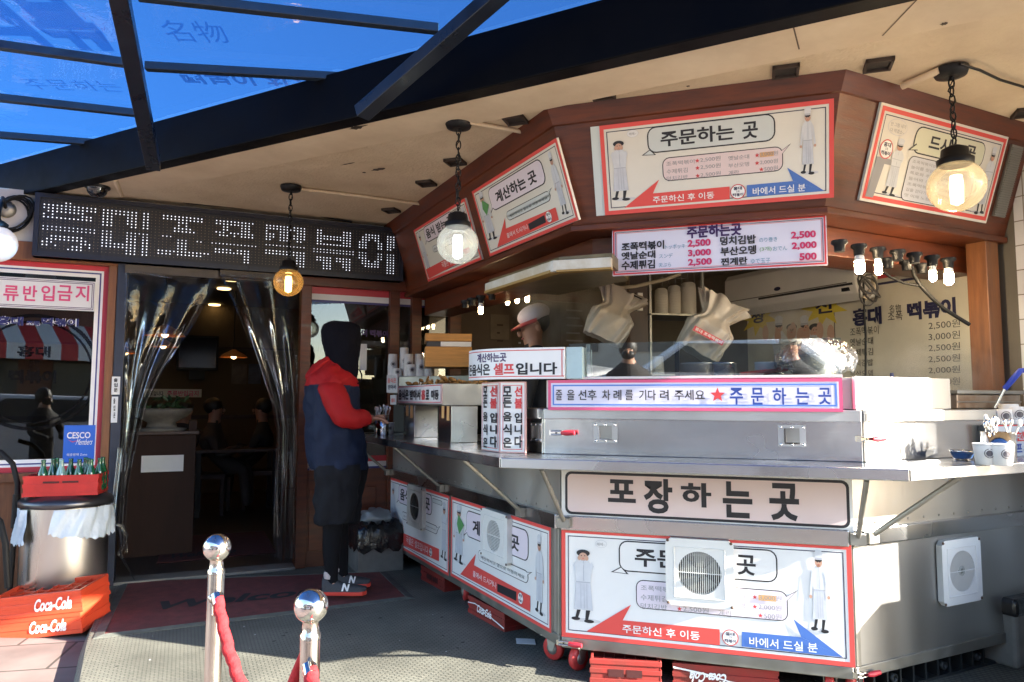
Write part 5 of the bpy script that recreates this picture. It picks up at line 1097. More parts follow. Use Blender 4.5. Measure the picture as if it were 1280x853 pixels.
# seated diners
def diner(label, x, y, dep, ang, col, hk):
    hp = inn(x, y, dep); b = V((hp.x, hp.y, 0)); f = Fr(b, D(ang)); z = hp.z; t = thing('person', label, 'person', b); M_ = mat('diner coat ' + col[0], col[1], .8, noise=.3, nscale=8)
    pts = [(f.P(-.05, .50), .15), (f.P(-.04, .75), (.13, .17)), (f.P(0, z - .30), (.12, .18)), (f.P(.02, z - .14), .06), (f.P(.03, z - .04), .08), (f.P(.03, z + .05), .09), (f.P(.38, .52, .1), .075), (f.P(.42, .08, .1), .05), (f.P(.38, .52, -.1), .075), (f.P(.42, .08, -.1), .05), (f.P(.04, z - .32, .2), .06), (f.P(.12, z - .52, .24), .05), (f.P(.33, z - .42, .12), .04), (f.P(.04, z - .32, -.2), .06), (f.P(.12, z - .52, -.24), .05), (f.P(.33, z - .44, -.12), .04)]
    skinmesh('body', pts, [(0, 1), (1, 2), (2, 3), (3, 4), (4, 5), (0, 6), (6, 7), (0, 8), (8, 9), (2, 10), (10, 11), (11, 12), (2, 13), (13, 14), (14, 15)], t, [SKIN, M_], 2, 0, lambda c: 1 if c.z < z - .14 else 0)
    face(t, f.P(.03, z), f.u, f.n, Z); mb = MB(); mb.ell(f.P(.0, z + .04), .105, .10, .10, HAIR, 16, 10, ex=f.u, ey=f.n); mb.build('hair', t)
    mb = MB(); mb.box(f, -.25, .2, .40, .45, -.2, .2, WOODD)
    for a, c in ((-.22, -.17), (-.22, .17), (.17, -.17), (.17, .17)): mb.box(f, a - .02, a + .02, 0, .40, c - .02, c + .02, WOODD)
    mb.build('stool', label='dark wooden stool under the ' + hk, cat='stool')
diner('seated diner with phone, facing right, nearest the middle of the doorway', 266, 512, 3.2, 10, ('brown', (.06, .045, .035)), 'diner in brown seen in the middle of the doorway')
diner('seated dark haired diner in black behind the wooden partition', 231, 513, 3.6, -60, ('black', (.02, .02, .022)), 'diner in black behind the partition')
diner('seated diner in dark grey at the left behind the vinyl curtain', 199, 514, 3.4, -20, ('grey', (.035, .035, .04)), 'diner in grey at the left')
diner('seated diner at the right edge of the doorway', 330, 512, 3.4, 190, ('dark', (.02, .02, .02)), 'diner at the right of the doorway')
f = Fr(inn(296, 540, 3.2), D(24)); f.o.z = 0; t = thing('dining_table', 'dark dining table between the seated diners', 'table', f.o); mb = MB(); mb.box(f, -.45, .45, .70, .73, -.35, .35, WOODD); mb.build('tabletop', t)
for a in (-.4, .4):
    for c in (-.3, .3): mb = MB(); mb.box(f, a - .025, a + .025, 0, .70, c - .025, c + .025, BLACK); mb.build('leg', t)
# ================================================================== cardboard box with black bag, litter, crates under the carts
q0, q1, q2 = G(447, 718, 0), G(504, 712.5, 0), G(434, 700, 0)
f = Fr(q0, q1 - q0); L = (q1 - q0).length; Wd = .36
t = thing('cardboard_box', 'grey cardboard box lined with a black bag beside the left cart', 'box', f.P(L / 2, 0, -Wd / 2)); hb_ = f.px(450, 682)[1]
mb = MB(); mb.box(f, 0, L, 0, hb_, -Wd, 0, PAPERD); mb.build('carton', t, bevel=.004)
rows = []; 
for i in range(6):
    row = []
    for k in range(40):
        a = 2 * math.pi * k / 40; sx, sy = math.cos(a), math.sin(a); kx = 1 / max(abs(sx), abs(sy)) ** .8; s_ = (1.07, 1.08, 1.05, .98, .8, .3)[i] + .03 * math.sin(k * 2.3 + i)
        row.append(f.P(L / 2 + sx * kx * s_ * L / 2, hb_ + (-.05, .02, .09, .13, .15, .12)[i] + .02 * math.sin(k * 1.7 + i * 1.3), -Wd / 2 + sy * kx * s_ * Wd / 2))
    rows.append(row)
mb = MB(); mb.grid(rows, BAGB, True); mb.face(rows[-1], BAGB); mb.build('bag_liner', t)
mb = MB(); rnd = random.Random(3); mb.ell(f.P(L * .5, hb_ + .17, -Wd / 2), .13, .10, .07, glass('thin bag', (.75, .8, .85), .15, 3, haze=.3, bump=.8, bscale=14), 20, 12, jit=.16); mb.build('plastic_bag', label='crumpled clear plastic bag on top of the black lined cardboard box', cat='bag')
def tray_crate(label, x0, y0, x1, y1, h, W, txt=None, tb=None, flip=True):
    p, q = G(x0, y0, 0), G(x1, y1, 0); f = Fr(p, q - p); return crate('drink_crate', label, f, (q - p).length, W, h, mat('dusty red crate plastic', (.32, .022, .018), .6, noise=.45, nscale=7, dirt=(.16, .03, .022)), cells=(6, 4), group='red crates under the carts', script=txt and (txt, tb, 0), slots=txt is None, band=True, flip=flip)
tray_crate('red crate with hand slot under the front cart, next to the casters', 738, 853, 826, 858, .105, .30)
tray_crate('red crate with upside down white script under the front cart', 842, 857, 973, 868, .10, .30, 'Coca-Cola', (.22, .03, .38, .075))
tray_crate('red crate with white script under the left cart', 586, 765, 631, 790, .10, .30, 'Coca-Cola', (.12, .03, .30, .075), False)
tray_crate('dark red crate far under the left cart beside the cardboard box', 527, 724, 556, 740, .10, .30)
f = Fr(RIGHT.P(.10, 0, -.05), d3); t = thing('plastic_pallet', 'black ribbed plastic pallet under the right cart', 'pallet', f.P(.5, 0, -.3)); PALB = mat('black pallet plastic', (.02, .022, .022), .5)
mb = MB(); mb.box(f, 0, 1.0, .0, .012, -.6, 0, PALB); mb.box(f, 0, 1.0, .09, .105, -.6, 0, PALB); mb.build('deck', t)
mb = MB()
for k in range(12): mb.box(f, .088 * k, .088 * k + .012, .012, .09, -.6, -.004, PALB)
for k in (2, 6, 9): mb.lathe(f.P(.088 * k + .05, .05, -.02), [(.02, 0), (.02, .02), (.012, .02), (.012, 0)], PALB, 12, f.n)
mb.build('rib', t)
mb = MB(); p = G(656, 802, .002); mb.solid([p + d1 * a + n1 * b for a, b in ((-.06, -.03), (.04, -.05), (.07, .03), (-.03, .05))], [p + d1 * a + n1 * b + Z * .002 for a, b in ((-.06, -.03), (.04, -.05), (.07, .03), (-.03, .05))], PAPER); mb.build('paper_scrap', label='small white paper scrap on the floor by the left cart', cat='litter')
p = G(1276, 838, 0); t = thing('waste_bin', 'grey bin with black bag at the bottom right picture edge', 'bin', p + V((.12, .1, 0))); f = Fr(p, d3)
bz = RIGHT.px(1266, 765)[1]; mb = MB(); mb.box(f, -.02, .30, 0, .26, -.3, 0, PAPERD); mb.build('drum', t, bevel=.02); mb = MB(); mb.box(f, -.03, .31, .245, .33, -.31, .012, BAGB); mb.build('bag_liner', t, bevel=.02)
# ================================================================== left counter: signs, trays, cups
Lp = G(624.4, 566.5, CZ); LS1, LS2 = Fr(Lp, d1), Fr(Lp, d2)
t = thing('pillar_sign', 'upright two sided white notice with black and red lettering on the counter corner', 'sign', Lp)
EDG = mat('sign frame rose', (.70, .42, .40), .4)
wR = LS1.px(657, 520)[0]; wL = LS2.px(602, 520)[0]; hS = LS1.px(626, 478)[1]
for f, a0, a1, x0, xm, x1, ya, yb in ((LS1, 0.0, wR, 629, 643.5, 653, 483, 561), (LS2, wL, -.002, 604.5, 613.5, 622, 484, 560)):
    B = Board(f.sh(a0, .002, 0)); B.W = a1 - a0; B.H = hS; B.box = (0, 0, B.W, B.H); B.mb.box(B.fr, 0, B.W, 0, B.H, -.02, 0, EDG); B.top = 0; B.rect((.006, .006, B.W - .006, B.H - .006), SIGNW, 1); B.border((.006, .006, B.W - .006, B.H - .006), .010, .003, INKR, 2); 
    def put(ch, i, n_, xa, xb, mm, ys): y0, y1 = ys; a, b = f.px(xa, y0), f.px(xb, y1); text(B.mb, f, ch, (a[0], b[1], b[0], a[1]), .0048, mm, .035)
    l1 = (('모', 483, 496), ('든', 497, 510), ('음', 515, 527), ('식', 530, 544), ('은', 547, 560)); l2 = (('선', 483, 496, INKR), ('불', 498, 511, INKR), ('입', 516, 529, INK), ('니', 531, 543, INK), ('다', 545, 560, INK))
    for ch, y0, y1 in l1: put(ch, 0, 0, x0 + (0 if f is LS1 else .5), xm - 3.5, INK, (y0, y1))
    for ch, y0, y1, mm in l2: put(ch, 0, 0, xm, x1, mm, (y0, y1))
    B.mb.build('sign_face', t)
mb = MB(); mb.solid([LS2.P(wL, .001, -.02), LS2.P(-.002, .001, -.02), LS1.P(.0, .001, -.021), LS1.P(wR, .001, -.02), LS1.P(wR, .001, -.03), LS2.P(wL, .001, -.03)][0:1] + [LS1.P(0.004, .001, -.022), LS1.P(wR, .001, -.022), LS1.P(wR * .6, .001, -.12)], [LS2.P(wL, hS, -.02), LS1.P(0.004, hS, -.022), LS1.P(wR, hS, -.022), LS1.P(wR * .6, hS, -.12)], STEELD); mb.build('post', t)
class CurF:                                      # board bent round the corner: arc on the left, straight on the right
    def __init__(s, o, L):
        s.o = o; s.L = L; s.pts = []; p = V(o); N = 60; s.N = N; s.pts.append((V(p), TH))
        for k in range(N):
            t_ = (k + .5) / N; ang = TH - max(0, (t_ - .45) / .55) * 62; p = p - D(ang) * (L / N); s.pts.append((V(p), ang))
        s.n = n1; s.u = d1; s.v = Z
    def P(s, a, b, c=0):
        t_ = max(0, min(1, 1 - a / s.L)) * s.N; i = min(int(t_), s.N - 1); p = s.pts[i][0].lerp(s.pts[i + 1][0], t_ - i); ang = s.pts[i][1]; return p + Z * b + D(ang - 90) * c
FQ2 = Fr(octo(.17)[1], d1); qa, qb = FQ2.px(706, 473.5), FQ2.px(706, 434)
Lc = .60; cf_ = CurF(FQ2.P(qa[0], qa[1]), Lc); Hc = qb[1] - qa[1]
mb = MB(); N = 40
def strip(a0, a1, b0, b1, c, m):
    n = max(2, int((a1 - a0) / Lc * N)); mb.grid([[cf_.P(a0 + (a1 - a0) * k / n, b, c) for k in range(n + 1)] for b in (b0, b1)], m)
strip(0, Lc, 0, Hc, .004, SIGNW); 
for b in (0, Hc): mb.grid([[cf_.P(Lc * k / N, b, c) for k in range(N + 1)] for c in (-.05, .004)], SIGNW)
mb.face([cf_.P(Lc, 0, .004), cf_.P(Lc, 0, -.05), cf_.P(Lc, Hc, -.05), cf_.P(Lc, Hc, .004)], SIGNW)
strip(0, Lc, .010, .014, .0052, INKR); strip(0, Lc, Hc - .014, Hc - .010, .0052, INKR); mb.face([cf_.P(Lc - .014, .01, .0053), cf_.P(Lc - .010, .01, .0053), cf_.P(Lc - .010, Hc - .01, .0053), cf_.P(Lc - .014, Hc - .01, .0053)], INKR)
text(mb, cf_, '계산하는곳', (.13, Hc * .56, .315, Hc * .86), .0056, INKP, .03); text(mb, cf_, '든음식은', (.025, Hc * .13, .225, Hc * .52), .0056, INK, .035); text(mb, cf_, '셀프', (.245, Hc * .13, .355, Hc * .52), .0056, INKR, .035); text(mb, cf_, '입니다', (.362, Hc * .13, .565, Hc * .52), .0056, INK, .035)
mb.build('curved_sign', label='curved white pay here sign with purple heading above the two sided pillar notice', cat='sign')
mb = MB(); e_ = FQ2.P(qa[0] + .005, qa[1], -.01); mb.box(Fr(e_, d1), 0, .075, 0, Hc, -.22, 0, mat('pale blue acrylic', (.45, .60, .64), .3, noise=.15)); mb.build('end_box', label='pale blue boxed end panel between the curved sign and the glass guard', cat='box')
# tray with its sign, resting on two steel stands
CL = Fr(LEFT.P(0, CZ), d2)
def lx(x, y, c): return CL.px(x, y, c)
cT = .20; a0 = lx(497, 495, cT)[0]; a1 = lx(552.5, 495, cT)[0]; b1 = lx(552, 479.5, cT)[1]; b0 = lx(552, 507, cT)[1]
t = thing('food_tray', 'steel food tray carrying a pickup notice on two stands, left counter', 'tray', CL.P((a0 + a1) / 2, b0, -.2))
mb = MB(); mb.box(CL, a0, a1, b0, b1, -.16, cT - .002, STEELD); mb.build('tray', t, bevel=.003)
B = boardfr(CL, (497.5, 483.5), (552, 479.5), (552, 503), (497.5, 505.5), cT - .001, .006, SIGNW, EDG); B.border(B.box, .005, .005, INKR, 2)
for st, x0, x1, mm in (('음식은', 499, 511.5, INK), ('받아서', 513, 526, INK), ('홀', 527.5, 532, INKR), ('로', 533, 537, INK), ('이동', 539.5, 549, INK)): B.t(st, (x0, 487.5), (x1, 500), mm, .04)
B.done('tray_sign', label='white food pickup notice on the front of the steel tray', cat='sign')
for k, (x0, x1, yb) in enumerate(((504, 517.5, 549), (548, 564, 558))):
    a0_, a1_ = lx(x0, yb, .19)[0], lx(x1, yb, .19)[0]; t = thing('steel_stand', ('square steel stand under the tray, farther from the street', 'square steel stand under the tray, nearer to the street')[k], 'stand', CL.P((a0_ + a1_) / 2, 0, -.1), 'stands under the tray')
    mb = MB(); mb.box(CL, a0_, a1_, .001, b0 - .002, .02, .19, STEEL); mb.build('post', t, bevel=.003); mb = MB()
    for q in (.25, .65): mb.box(CL, a0_ + (a1_ - a0_) * q, a0_ + (a1_ - a0_) * (q + .2), b0 - .07 - .03 * q, b0 - .004, .1905, .1915, mat('tape orange', (.6, .3, .08), .5))
    mb.build('tape', t)
rnd = random.Random(9); mb = MB(); FRY = mat('fried food', (.48, .22, .05), .55, noise=.5, nscale=30, bump=.5)
for k in range(70):
    u_ = rnd.random(); o = CL.P(a0 + .05 + (a1 - a0 - .1) * u_, b1 + .005 + .035 * math.sin(u_ * 9) ** 2 * rnd.random(), cT - .04 - rnd.random() * .28); mb.ell(o, .03, .018, .014, FRY, 8, 5, ex=V((rnd.uniform(-1, 1), rnd.uniform(-1, 1), .2)).normalized(), jit=.15)
o = mb.build('fried_food', label='heap of golden fried pieces in the steel tray', cat='food'); o['kind'] = 'stuff'
# back ledge with paper cups, wooden boxes
gL = FA.sh(0, 0, .0)
zL = b1 + CZ + .012; ledge = thing('ledge', 'grey steel ledge behind the food tray carrying paper cups', 'shelf', G(540, 475, zL)); 
pA, pB = AT(486, 472, 5.75), AT(592, 468, 5.35); fL = Fr((pA.x, pA.y, 0), V((pB.x - pA.x, pB.y - pA.y, 0))); lL = (V((pB.x, pB.y, 0)) - fL.o).length; zl = fL.px(500, 471)[1]
mb = MB(); mb.box(fL, 0, lL, zl - .13, zl, -.25, 0, STEELD); mb.box(fL, 0, lL, CZ + .002, zl - .13, -.25, -.06, BLACK); mb.build('ledge_body', ledge, bevel=.003)
CUPM = mat('paper cup white', (.74, .73, .72), .5, noise=.06, nscale=20); CUPP = mat('cup print', (.10, .09, .10), .6)
def cup_stack(label, p, r, h, n, group, emblem=True, flare=1.12, upside=True, ang=-75):
    mb = MB(); prof = []; base_h = h - .012 * (n - 1) if n > 1 else h
    z0 = 0
    if upside:
        prof = [(r * flare, 0)]
        for k in range(n): z_ = k * .012; prof += [(r * flare, z_), (r * flare, z_ + .006), (r * flare * .965, z_ + .0065)]
        prof += [(r * flare * .96, (n - 1) * .012 + .012), (r, h - .002), (r * .9, h), (0, h - .004)]
    else:
        prof = [(0, .004), (r * .9, 0), (r, .002), (r * flare * .97, base_h - .01)]
        for k in range(n): z_ = base_h - .006 + k * .012; prof += [(r * flare * .97, z_), (r * flare, z_ + .001), (r * flare, z_ + .006)]
        prof += [(r * flare * .94, h), (r * .9, h - .05 if n == 1 else h - .02), (0, h - .06 if n == 1 else h - .03)]
    mb.lathe(p, prof, CUPM, 20, cap=False)
    if emblem:
        dv = V((0, -1, 0)); dv = D(ang); zc = h * .55; rr = r * (1 + (flare - 1) * .5) * 1.02
        f = lambda a, b: p + V((math.cos(R(ang) + a / rr), math.sin(R(ang) + a / rr), 0)) * (rr * (1.03 if not upside else 1.03)) + Z * (zc + b)
        for r0, r1 in ((.55, .47), (.36, .0)):
            for k in range(16):
                A0, A1 = 2 * math.pi * k / 16, 2 * math.pi * (k + 1) / 16
                mb.face([f(r * r0 * math.cos(A0), r * r0 * math.sin(A0)), f(r * r0 * math.cos(A1), r * r0 * math.sin(A1)), f(r * r1 * math.cos(A1), r * r1 * math.sin(A1)), f(r * r1 * math.cos(A0), r * r1 * math.sin(A0))], CUPP)
    return mb.build('paper_cup_stack' if n > 1 else 'paper_cup', label=label, cat='paper cups' if n > 1 else 'paper cup', group=group)
for k, (x, yt, c) in enumerate(((491, 443, -.05), (505.5, 435, -.12), (511, 443, -.05), (524, 443, -.12), (526, 450, -.05), (537, 446, -.06), (496.5, 461, -.02), (514.5, 456, -.02))):
    a, b = fL.px(x, yt, c); h = b - zl; n = max(1, int((h - .08) / .012)); lab = ('leftmost stack of white paper cups on the ledge', 'tallest stack of white paper cups on the ledge', 'stack of white cups just in front of the tallest stack', 'stack of white cups behind the middle of the row', 'stack of white cups in the middle of the row', 'rightmost stack of white paper cups, beside the wooden boxes', 'low leftmost paper cup with print on the ledge', 'low paper cup with print before the tall cup stacks')[k]
    cup_stack(lab, fL.P(a, zl + .001, c), .034, h, n, 'paper cups on the ledge', upside=True)
bx0 = Fr(AT(531, 460, 5.15), D(8)); W_ = bx0.px(590, 440)[0]
ang_b = D(8); zb_ = bx0.px(560, 459)[1]; z2 = bx0.px(560, 433.5)[1]; z3 = bx0.px(560, 427)[1]; z4 = bx0.px(560, 417)[1]
t = thing('wooden_box', 'varnished orange pine box standing on the ledge, the lower of two', 'box', bx0.P(W_ / 2, zb_, -.15)); mb = MB(); mb.box(bx0, 0, W_, zb_, z2, -.3, 0, PINE); mb.build('box_body', t, bevel=.005)
mb = MB(); mb.box(bx0, .015, W_ * .98, z2 + .001, z3, -.29, -.01, mat('box gap dark', (.05, .05, .055), .5)); mb.box(bx0, W_ * .33, W_ * .985, z2 + .002, z3 - .001, -.12, -.004, PAPER); mb.build('band', t)
mb = MB(); mb.box(bx0, 0, W_, z3 + .001, z4, -.3, .0, PINE); mb.build('wooden_box', label='varnished orange pine lid box stacked on top of the lower wooden box', cat='box', bevel=.005)
for k, (tl, br, lb) in enumerate((((483.5, 469), (497, 491), 'small grey notice plate at the left end of the tray'), ((488, 494), (495.5, 506), 'smaller notice plate under the grey one beside the tray'))):
    B = boardfr(fL, tl, (br[0], tl[1]), br, (tl[0], br[1]), .004, .006, mat('notice grey', (.50, .50, .52), .5), EDG)
    B.t('음식은' if k == 0 else '셀프', (tl[0] + 1.5, tl[1] + 4), (br[0] - 1.5, tl[1] + (10 if k == 0 else 9)), INKR, .02)
    if k == 0: B.t('받아서', (tl[0] + 2, tl[1] + 12), (br[0] - 2, tl[1] + 18), INKN, .02)
    B.done('notice_plate', label=lb, cat='sign')
def cutlery_can(label, x, y, r, h, Yd=None, zz=CZ):
    p = G(x, y, zz); t = thing('cutlery_can', label, 'container', p); mb = MB(); mb.lathe(p, [(r * .95, .001), (r, .006), (r, h), (r * .95, h), (r * .93, .02), (0, .018)], POLISH, 22); mb.build('can', t)
    mb = MB(); rnd = random.Random(int(x))
    for k in range(14):
        a = rnd.uniform(0, 6.28); q = p + V((r * .7 * math.cos(a), r * .7 * math.sin(a), h * .6)); e = q + V((rnd.uniform(-.03, .03), rnd.uniform(-.03, .03), h * .4 + rnd.uniform(.03, .06))); mb.tube([q, e], .004, POLISH if k % 3 else WHITEP, 6); mb.ell(e, .010, .006, .016, POLISH if k % 3 else WHITEP, 8, 6)
    mb.build('spoons', t)
cutlery_can('steel can of spoons on the left counter behind the hooded person', 477, 545, .05, .15)
cup_stack('single white paper cup on the left counter by the spoons', G(486.5, 543, CZ), .030, .085, 1, None, upside=False, flare=1.3)
# ================================================================== front: glass guard, bowl, bags
FGl = Fr(OB[1] + Z * 0 - n1 * .10, d1, (Z + n1 * .058).normalized()); q = [FGl.px(*p) for p in ((711, 429), (1051, 423.6), (1053, 473), (711, 474))]
t = thing('glass_guard', 'clear glass sneeze guard in a slim frame behind the queue sign', 'glass guard', FGl.P(0, 1.25))
mb = MB(); mb.box(FGl, q[0][0], q[1][0], 1.252, (q[0][1] + q[1][1]) / 2, -.006, 0, GLASSC); mb.build('pane', t)
mb = MB()
for x in (735, 846): a = FGl.px(x, 450)[0]; mb.box(FGl, a - .010, a + .010, 1.252, (q[0][1] + q[1][1]) / 2 - .005, -.03, -.008, STEEL if x < 800 else BLACK)
mb.box(FGl, q[0][0], q[1][0], 1.385, 1.395, .002, .03, WHITEP); mb.build('frame', t)
FBk = Fr(octo(-.12)[1], d1); a, b = FBk.px(1020, 471); bw = FBk.P(a, 1.386); 
t = thing('steel_bowl', 'steel bowl of food under crinkled cling wrap behind the glass guard', 'bowl', bw); mb = MB(); rb2 = FBk.px(1065, 450)[0] - FBk.px(1020, 450)[0]; hb2 = FBk.px(1020, 445)[1] - 1.386
mb = MB(); mb.lathe(bw, [(rb2 * .5, 0), (rb2 * .56, .004), (rb2 * .85, hb2 * .5), (rb2 * .97, hb2), (rb2 * 1.02, hb2 + .003), (rb2 * .95, hb2), (rb2 * .8, hb2 * .5), (0, hb2 * .3)], POLISH, 30); mb.build('bowl', t)
mb = MB(); rnd = random.Random(2); PALEF = mat('pale dumpling', (.62, .55, .45), .5, noise=.3)
for k in range(16): aa = rnd.uniform(0, 6.28); rr = rb2 * .75 * math.sqrt(rnd.random()); mb.ell(bw + V((rr * math.cos(aa), rr * math.sin(aa), hb2 + .005 + rnd.uniform(-.01, .02))), .045, .03, .025, PALEF, 10, 6)
mb.build('food', t)
rows = []
for i in range(6):
    rr = (0, .45, .85, 1.08, 1.14, 1.05)[i] * rb2; zz = (hb2 + .075, hb2 + .07, hb2 + .045, hb2 + .01, hb2 - .03, hb2 - .07)[i]; rows.append([bw + V((rr * (1 + .08 * math.sin(k * 1.9 + i)) * math.cos(2 * math.pi * k / 36), rr * (1 + .08 * math.sin(k * 2.3 + i)) * math.sin(2 * math.pi * k / 36), zz + (.012 * math.sin(k * 1.7 + i * 1.3) if i else 0))) for k in range(36)])
mb = MB(); mb.grid(rows, WRAP, True); mb.build('cling_wrap', t)
mb = MB(); e1 = FBk.P(FBk.px(925, 463)[0], 1.40, -.02); e2 = FBk.P(FBk.px(985, 453)[0], 1.43, -.06); mb.tube([e1, e1.lerp(e2, .5), e2], [.016, .014, .009], mat('red ladle handle', (.45, .03, .03), .4), 10); mb.build('ladle', label='red handled ladle lying behind the glass guard', cat='ladle')
for k, (x, y, r_) in enumerate(((902, 462, .07), (872, 461, .09), (960, 463, .06))):
    a, b = FBk.px(x, y, -.1); p = FBk.P(a, 1.385, -.1); mb = MB(); mb.lathe(p, [(r_ * .8, 0), (r_, .01), (r_, .075), (r_ * 1.04, .08), (r_ * .97, .078), (r_ * .94, .05), (0, .045)], (STEEL, STEELB, PAPER)[k], 22); mb.build('steel_pan', label=('round steel pan left of the red ladle', 'wider steel pan behind the middle of the glass guard', 'small white bowl beside the wrapped steel bowl')[k], cat='pan')
# hanging carrier bags, bowl stacks, shelf
def carrier(label, cx, cy, w_, h_, Y, rot, seed, writing=False):
    rnd = random.Random(seed); o = AT(cx, cy, Y); S = Y / F_PX; u = V((math.cos(rot), -.1, math.sin(rot))).normalized(); v = V((-math.sin(rot), 0, math.cos(rot))); n = u.cross(v).normalized(); n = -n if n.y > 0 else n
    t = thing('carrier_bag_bundle', label, 'bags', o - v * (h_ * S / 2)); rows = []; M_ = 22; N = 56
    A = [[rnd.uniform(-.45, .45) for _ in range(N)] for _ in range(M_ + 1)]
    for i in range(M_ + 1):
        s_ = i / M_; ruff = max(0, (s_ - .66) / .34); prof_ = .90 + .10 * math.sin(s_ * 3.1) if s_ < .5 else 1.0 - .42 * ((s_ - .5) / .16) if s_ < .66 else .58 + .50 * ruff
        wd = w_ * S / 2 * prof_ * .92; dp = (.10 if s_ < .5 else .10 - .04 * min(1, (s_ - .5) / .16)); row = []
        for k in range(N):
            a = 2 * math.pi * k / N; c, sn = math.cos(a), math.sin(a); wr = 1 + .035 * A[i][k] + ruff * (.22 * math.sin(k * 1.57 + seed) + .10 * A[i // 2][k]) + .03 * math.sin(k * .9 + i * .55)
            row.append(o + v * ((s_ - .5) * h_ * S + ruff * .05 * A[3][k] + .012 * A[i][k]) + u * (wd * math.copysign(abs(c) ** .6, c) * wr) + n * (dp * math.copysign(abs(sn) ** .7, sn) * (wr + .10 * math.sin(k * 1.3 + i * .4))))
        rows.append(row)
    BG = mat('carrier bag', (.40, .35, .29), .38, noise=.12, nscale=10, bump=1.0, bscale=11); mb = MB(); mb.grid(rows, BG, True); mb.face(rows[0], BG); mb.face(rows[-1], BG); mb.build('bags', t, sub=1)
    mb = MB(); mb.tube([rows[-1][9] , AT(cx - 6, cy - h_ * .62, Y + .05)], .004, BLACK, 6); mb.build('hook', t)
    if writing: mb = MB(); f = Fr(o - v * (h_ * S * .22) + n * .135, u, v, n); wd = w_ * S * .30; mb.box(f, -wd, wd, -.012, .016, 0, .002, INKR); text(mb, f, '홍대 조폭떡볶이', (-wd * .9, -.007, wd * .9, .012), .003, SIGNC, .02); mb.build('printed_strip', t)
carrier('bundle of pale carrier bags hanging beside the worker', 766, 395, 62, 66, 4.4, -.42, 1)
carrier('bundle of pale carrier bags with a red printed strip above the glass guard', 888, 410, 66, 76, 4.1, -.52, 4, True)
shf = Fr(AT(815, 392, 4.9), D(12)); zS = 0; a1_ = shf.px(880, 390)[0]
t = thing('wire_shelf', 'dark steel shelf rack holding stacks of white bowls', 'shelf', shf.o); mb = MB(); mb.box(shf, -.02, a1_, -.012, 0, -.3, .03, STEELD); mb.build('board', t); mb = MB(); mb.box(shf, -.02, a1_, -.42, -.41, -.3, .03, STEELD); mb.build('board', t)
for a in (-.015, a1_ - .01): mb = MB(); mb.box(shf, a, a + .015, -1.3, .45, -.02, -.005, STEELD); mb.build('upright', t)
mb = MB()
for k in range(7): mb.tube([shf.P(a1_ * .55 + .05 * k, .0, -.3), shf.P(a1_ * .55 + .05 * k, .45, -.3)], .003, STEELD, 5); mb.tube([shf.P(a1_ * .5, .06 * k, -.295), shf.P(a1_, .06 * k, -.295)], .003, STEELD, 5)
mb.build('wire_back', t)
BOWLM = mat('paper bowl white', (.62, .58, .50), .55)
for k, (x, yt, r_) in enumerate(((826.5, 361, .046), (842.5, 357.5, .046), (860, 353.5, .054))):
    a, b = shf.px(x, yt, -.06); p = shf.P(a, .001, -.06); n = max(3, int((b - .03) / .011)); prof = [(r_, 0)]
    for j in range(n): prof += [(r_, j * .011), (r_, j * .011 + .005), (r_ * .96, j * .011 + .0055)]
    prof += [(r_ * .9, b - .012), (r_ * .6, b), (0, b)]; mb = MB(); mb.lathe(p, prof, BOWLM, 22, cap=False); mb.build('paper_bowl_stack', label=('left stack of white paper bowls on the shelf rack', 'middle stack of white paper bowls on the shelf rack', 'right and tallest stack of white paper bowls on the shelf rack')[k], cat='paper bowls', group='paper bowl stacks on the shelf')
p = shf.P(.05, -.409, -.05); cup_stack('short white cup stack on the lower shelf of the rack', p, .045, .12, 3, None, emblem=False)
f = Fr(AT(798, 385, 4.9), D(12)); mb = MB(); mb.box(f, -.06, .07, -1.2, .55, -.06, 0, WOODD); mb.build('timber_post', label='dark timber post inside the kitchen left of the bowls', cat='post')
mb = MB(); mb.box(f, -.01, .025, -.02, .10, .001, .02, WHITEP); mb.build('remote_control', label='white remote control on the dark timber post', cat='remote control')
mb = MB(); mb.tube([AT(755, 357, 4.7), AT(775, 360, 4.7), AT(795, 358, 4.7), AT(830, 350, 4.7), AT(850, 343, 4.7)], .012, mat('cream rope', (.50, .42, .30), .8), 8); mb.build('pipe', label='cream pipe running above the shelf under the kitchen ceiling', cat='pipe')
# range hood with white metal trim
h1, h2 = octo(-.55), octo(-.62)
Hx = [AT(606, 357, 4.55), None, None]
hf1 = Fr(octo(-.40)[1], d1); hf2 = Fr(octo(-.40)[1], d2)
zh1 = hf1.px(700, 331)[1]; zh0 = hf1.px(700, 341)[1]; A_ = octo(.06)[1]
t = thing('range_hood', 'white metal range hood trim under the timber fascia at the corner', 'hood', A_ + Z * zh0); WM = mat('white enamel', (.66, .66, .62), .35, noise=.25, nscale=6, dirt=(.45, .38, .26))
f1, f2 = Fr(A_, d1), Fr(A_, d2); zz1 = f1.px(720, 324)[1]; zz0 = f1.px(720, 338)[1]; aR_ = f1.px(764, 330)[0]; aL_ = f2.px(606, 357)[0]
mb = MB(); mb.box(f1, .0, aR_, zz0, zz1, -.04, 0, WM); mb.build('trim', t, bevel=.004); mb = MB(); mb.box(f2, aL_, -.003, zz0, zz1, -.04, 0, WM); mb.build('trim', t, bevel=.004)
mb = MB(); mb.box(f2, aL_, -.02, zz0 - .004, zz0 + .01, -.05, .004, mat('grease', (.32, .20, .06), .5)); mb.box(f1, .02, aR_, zz0 - .004, zz0 + .006, -.05, .004, MT['grease']); mb.build('lower_edge', t)
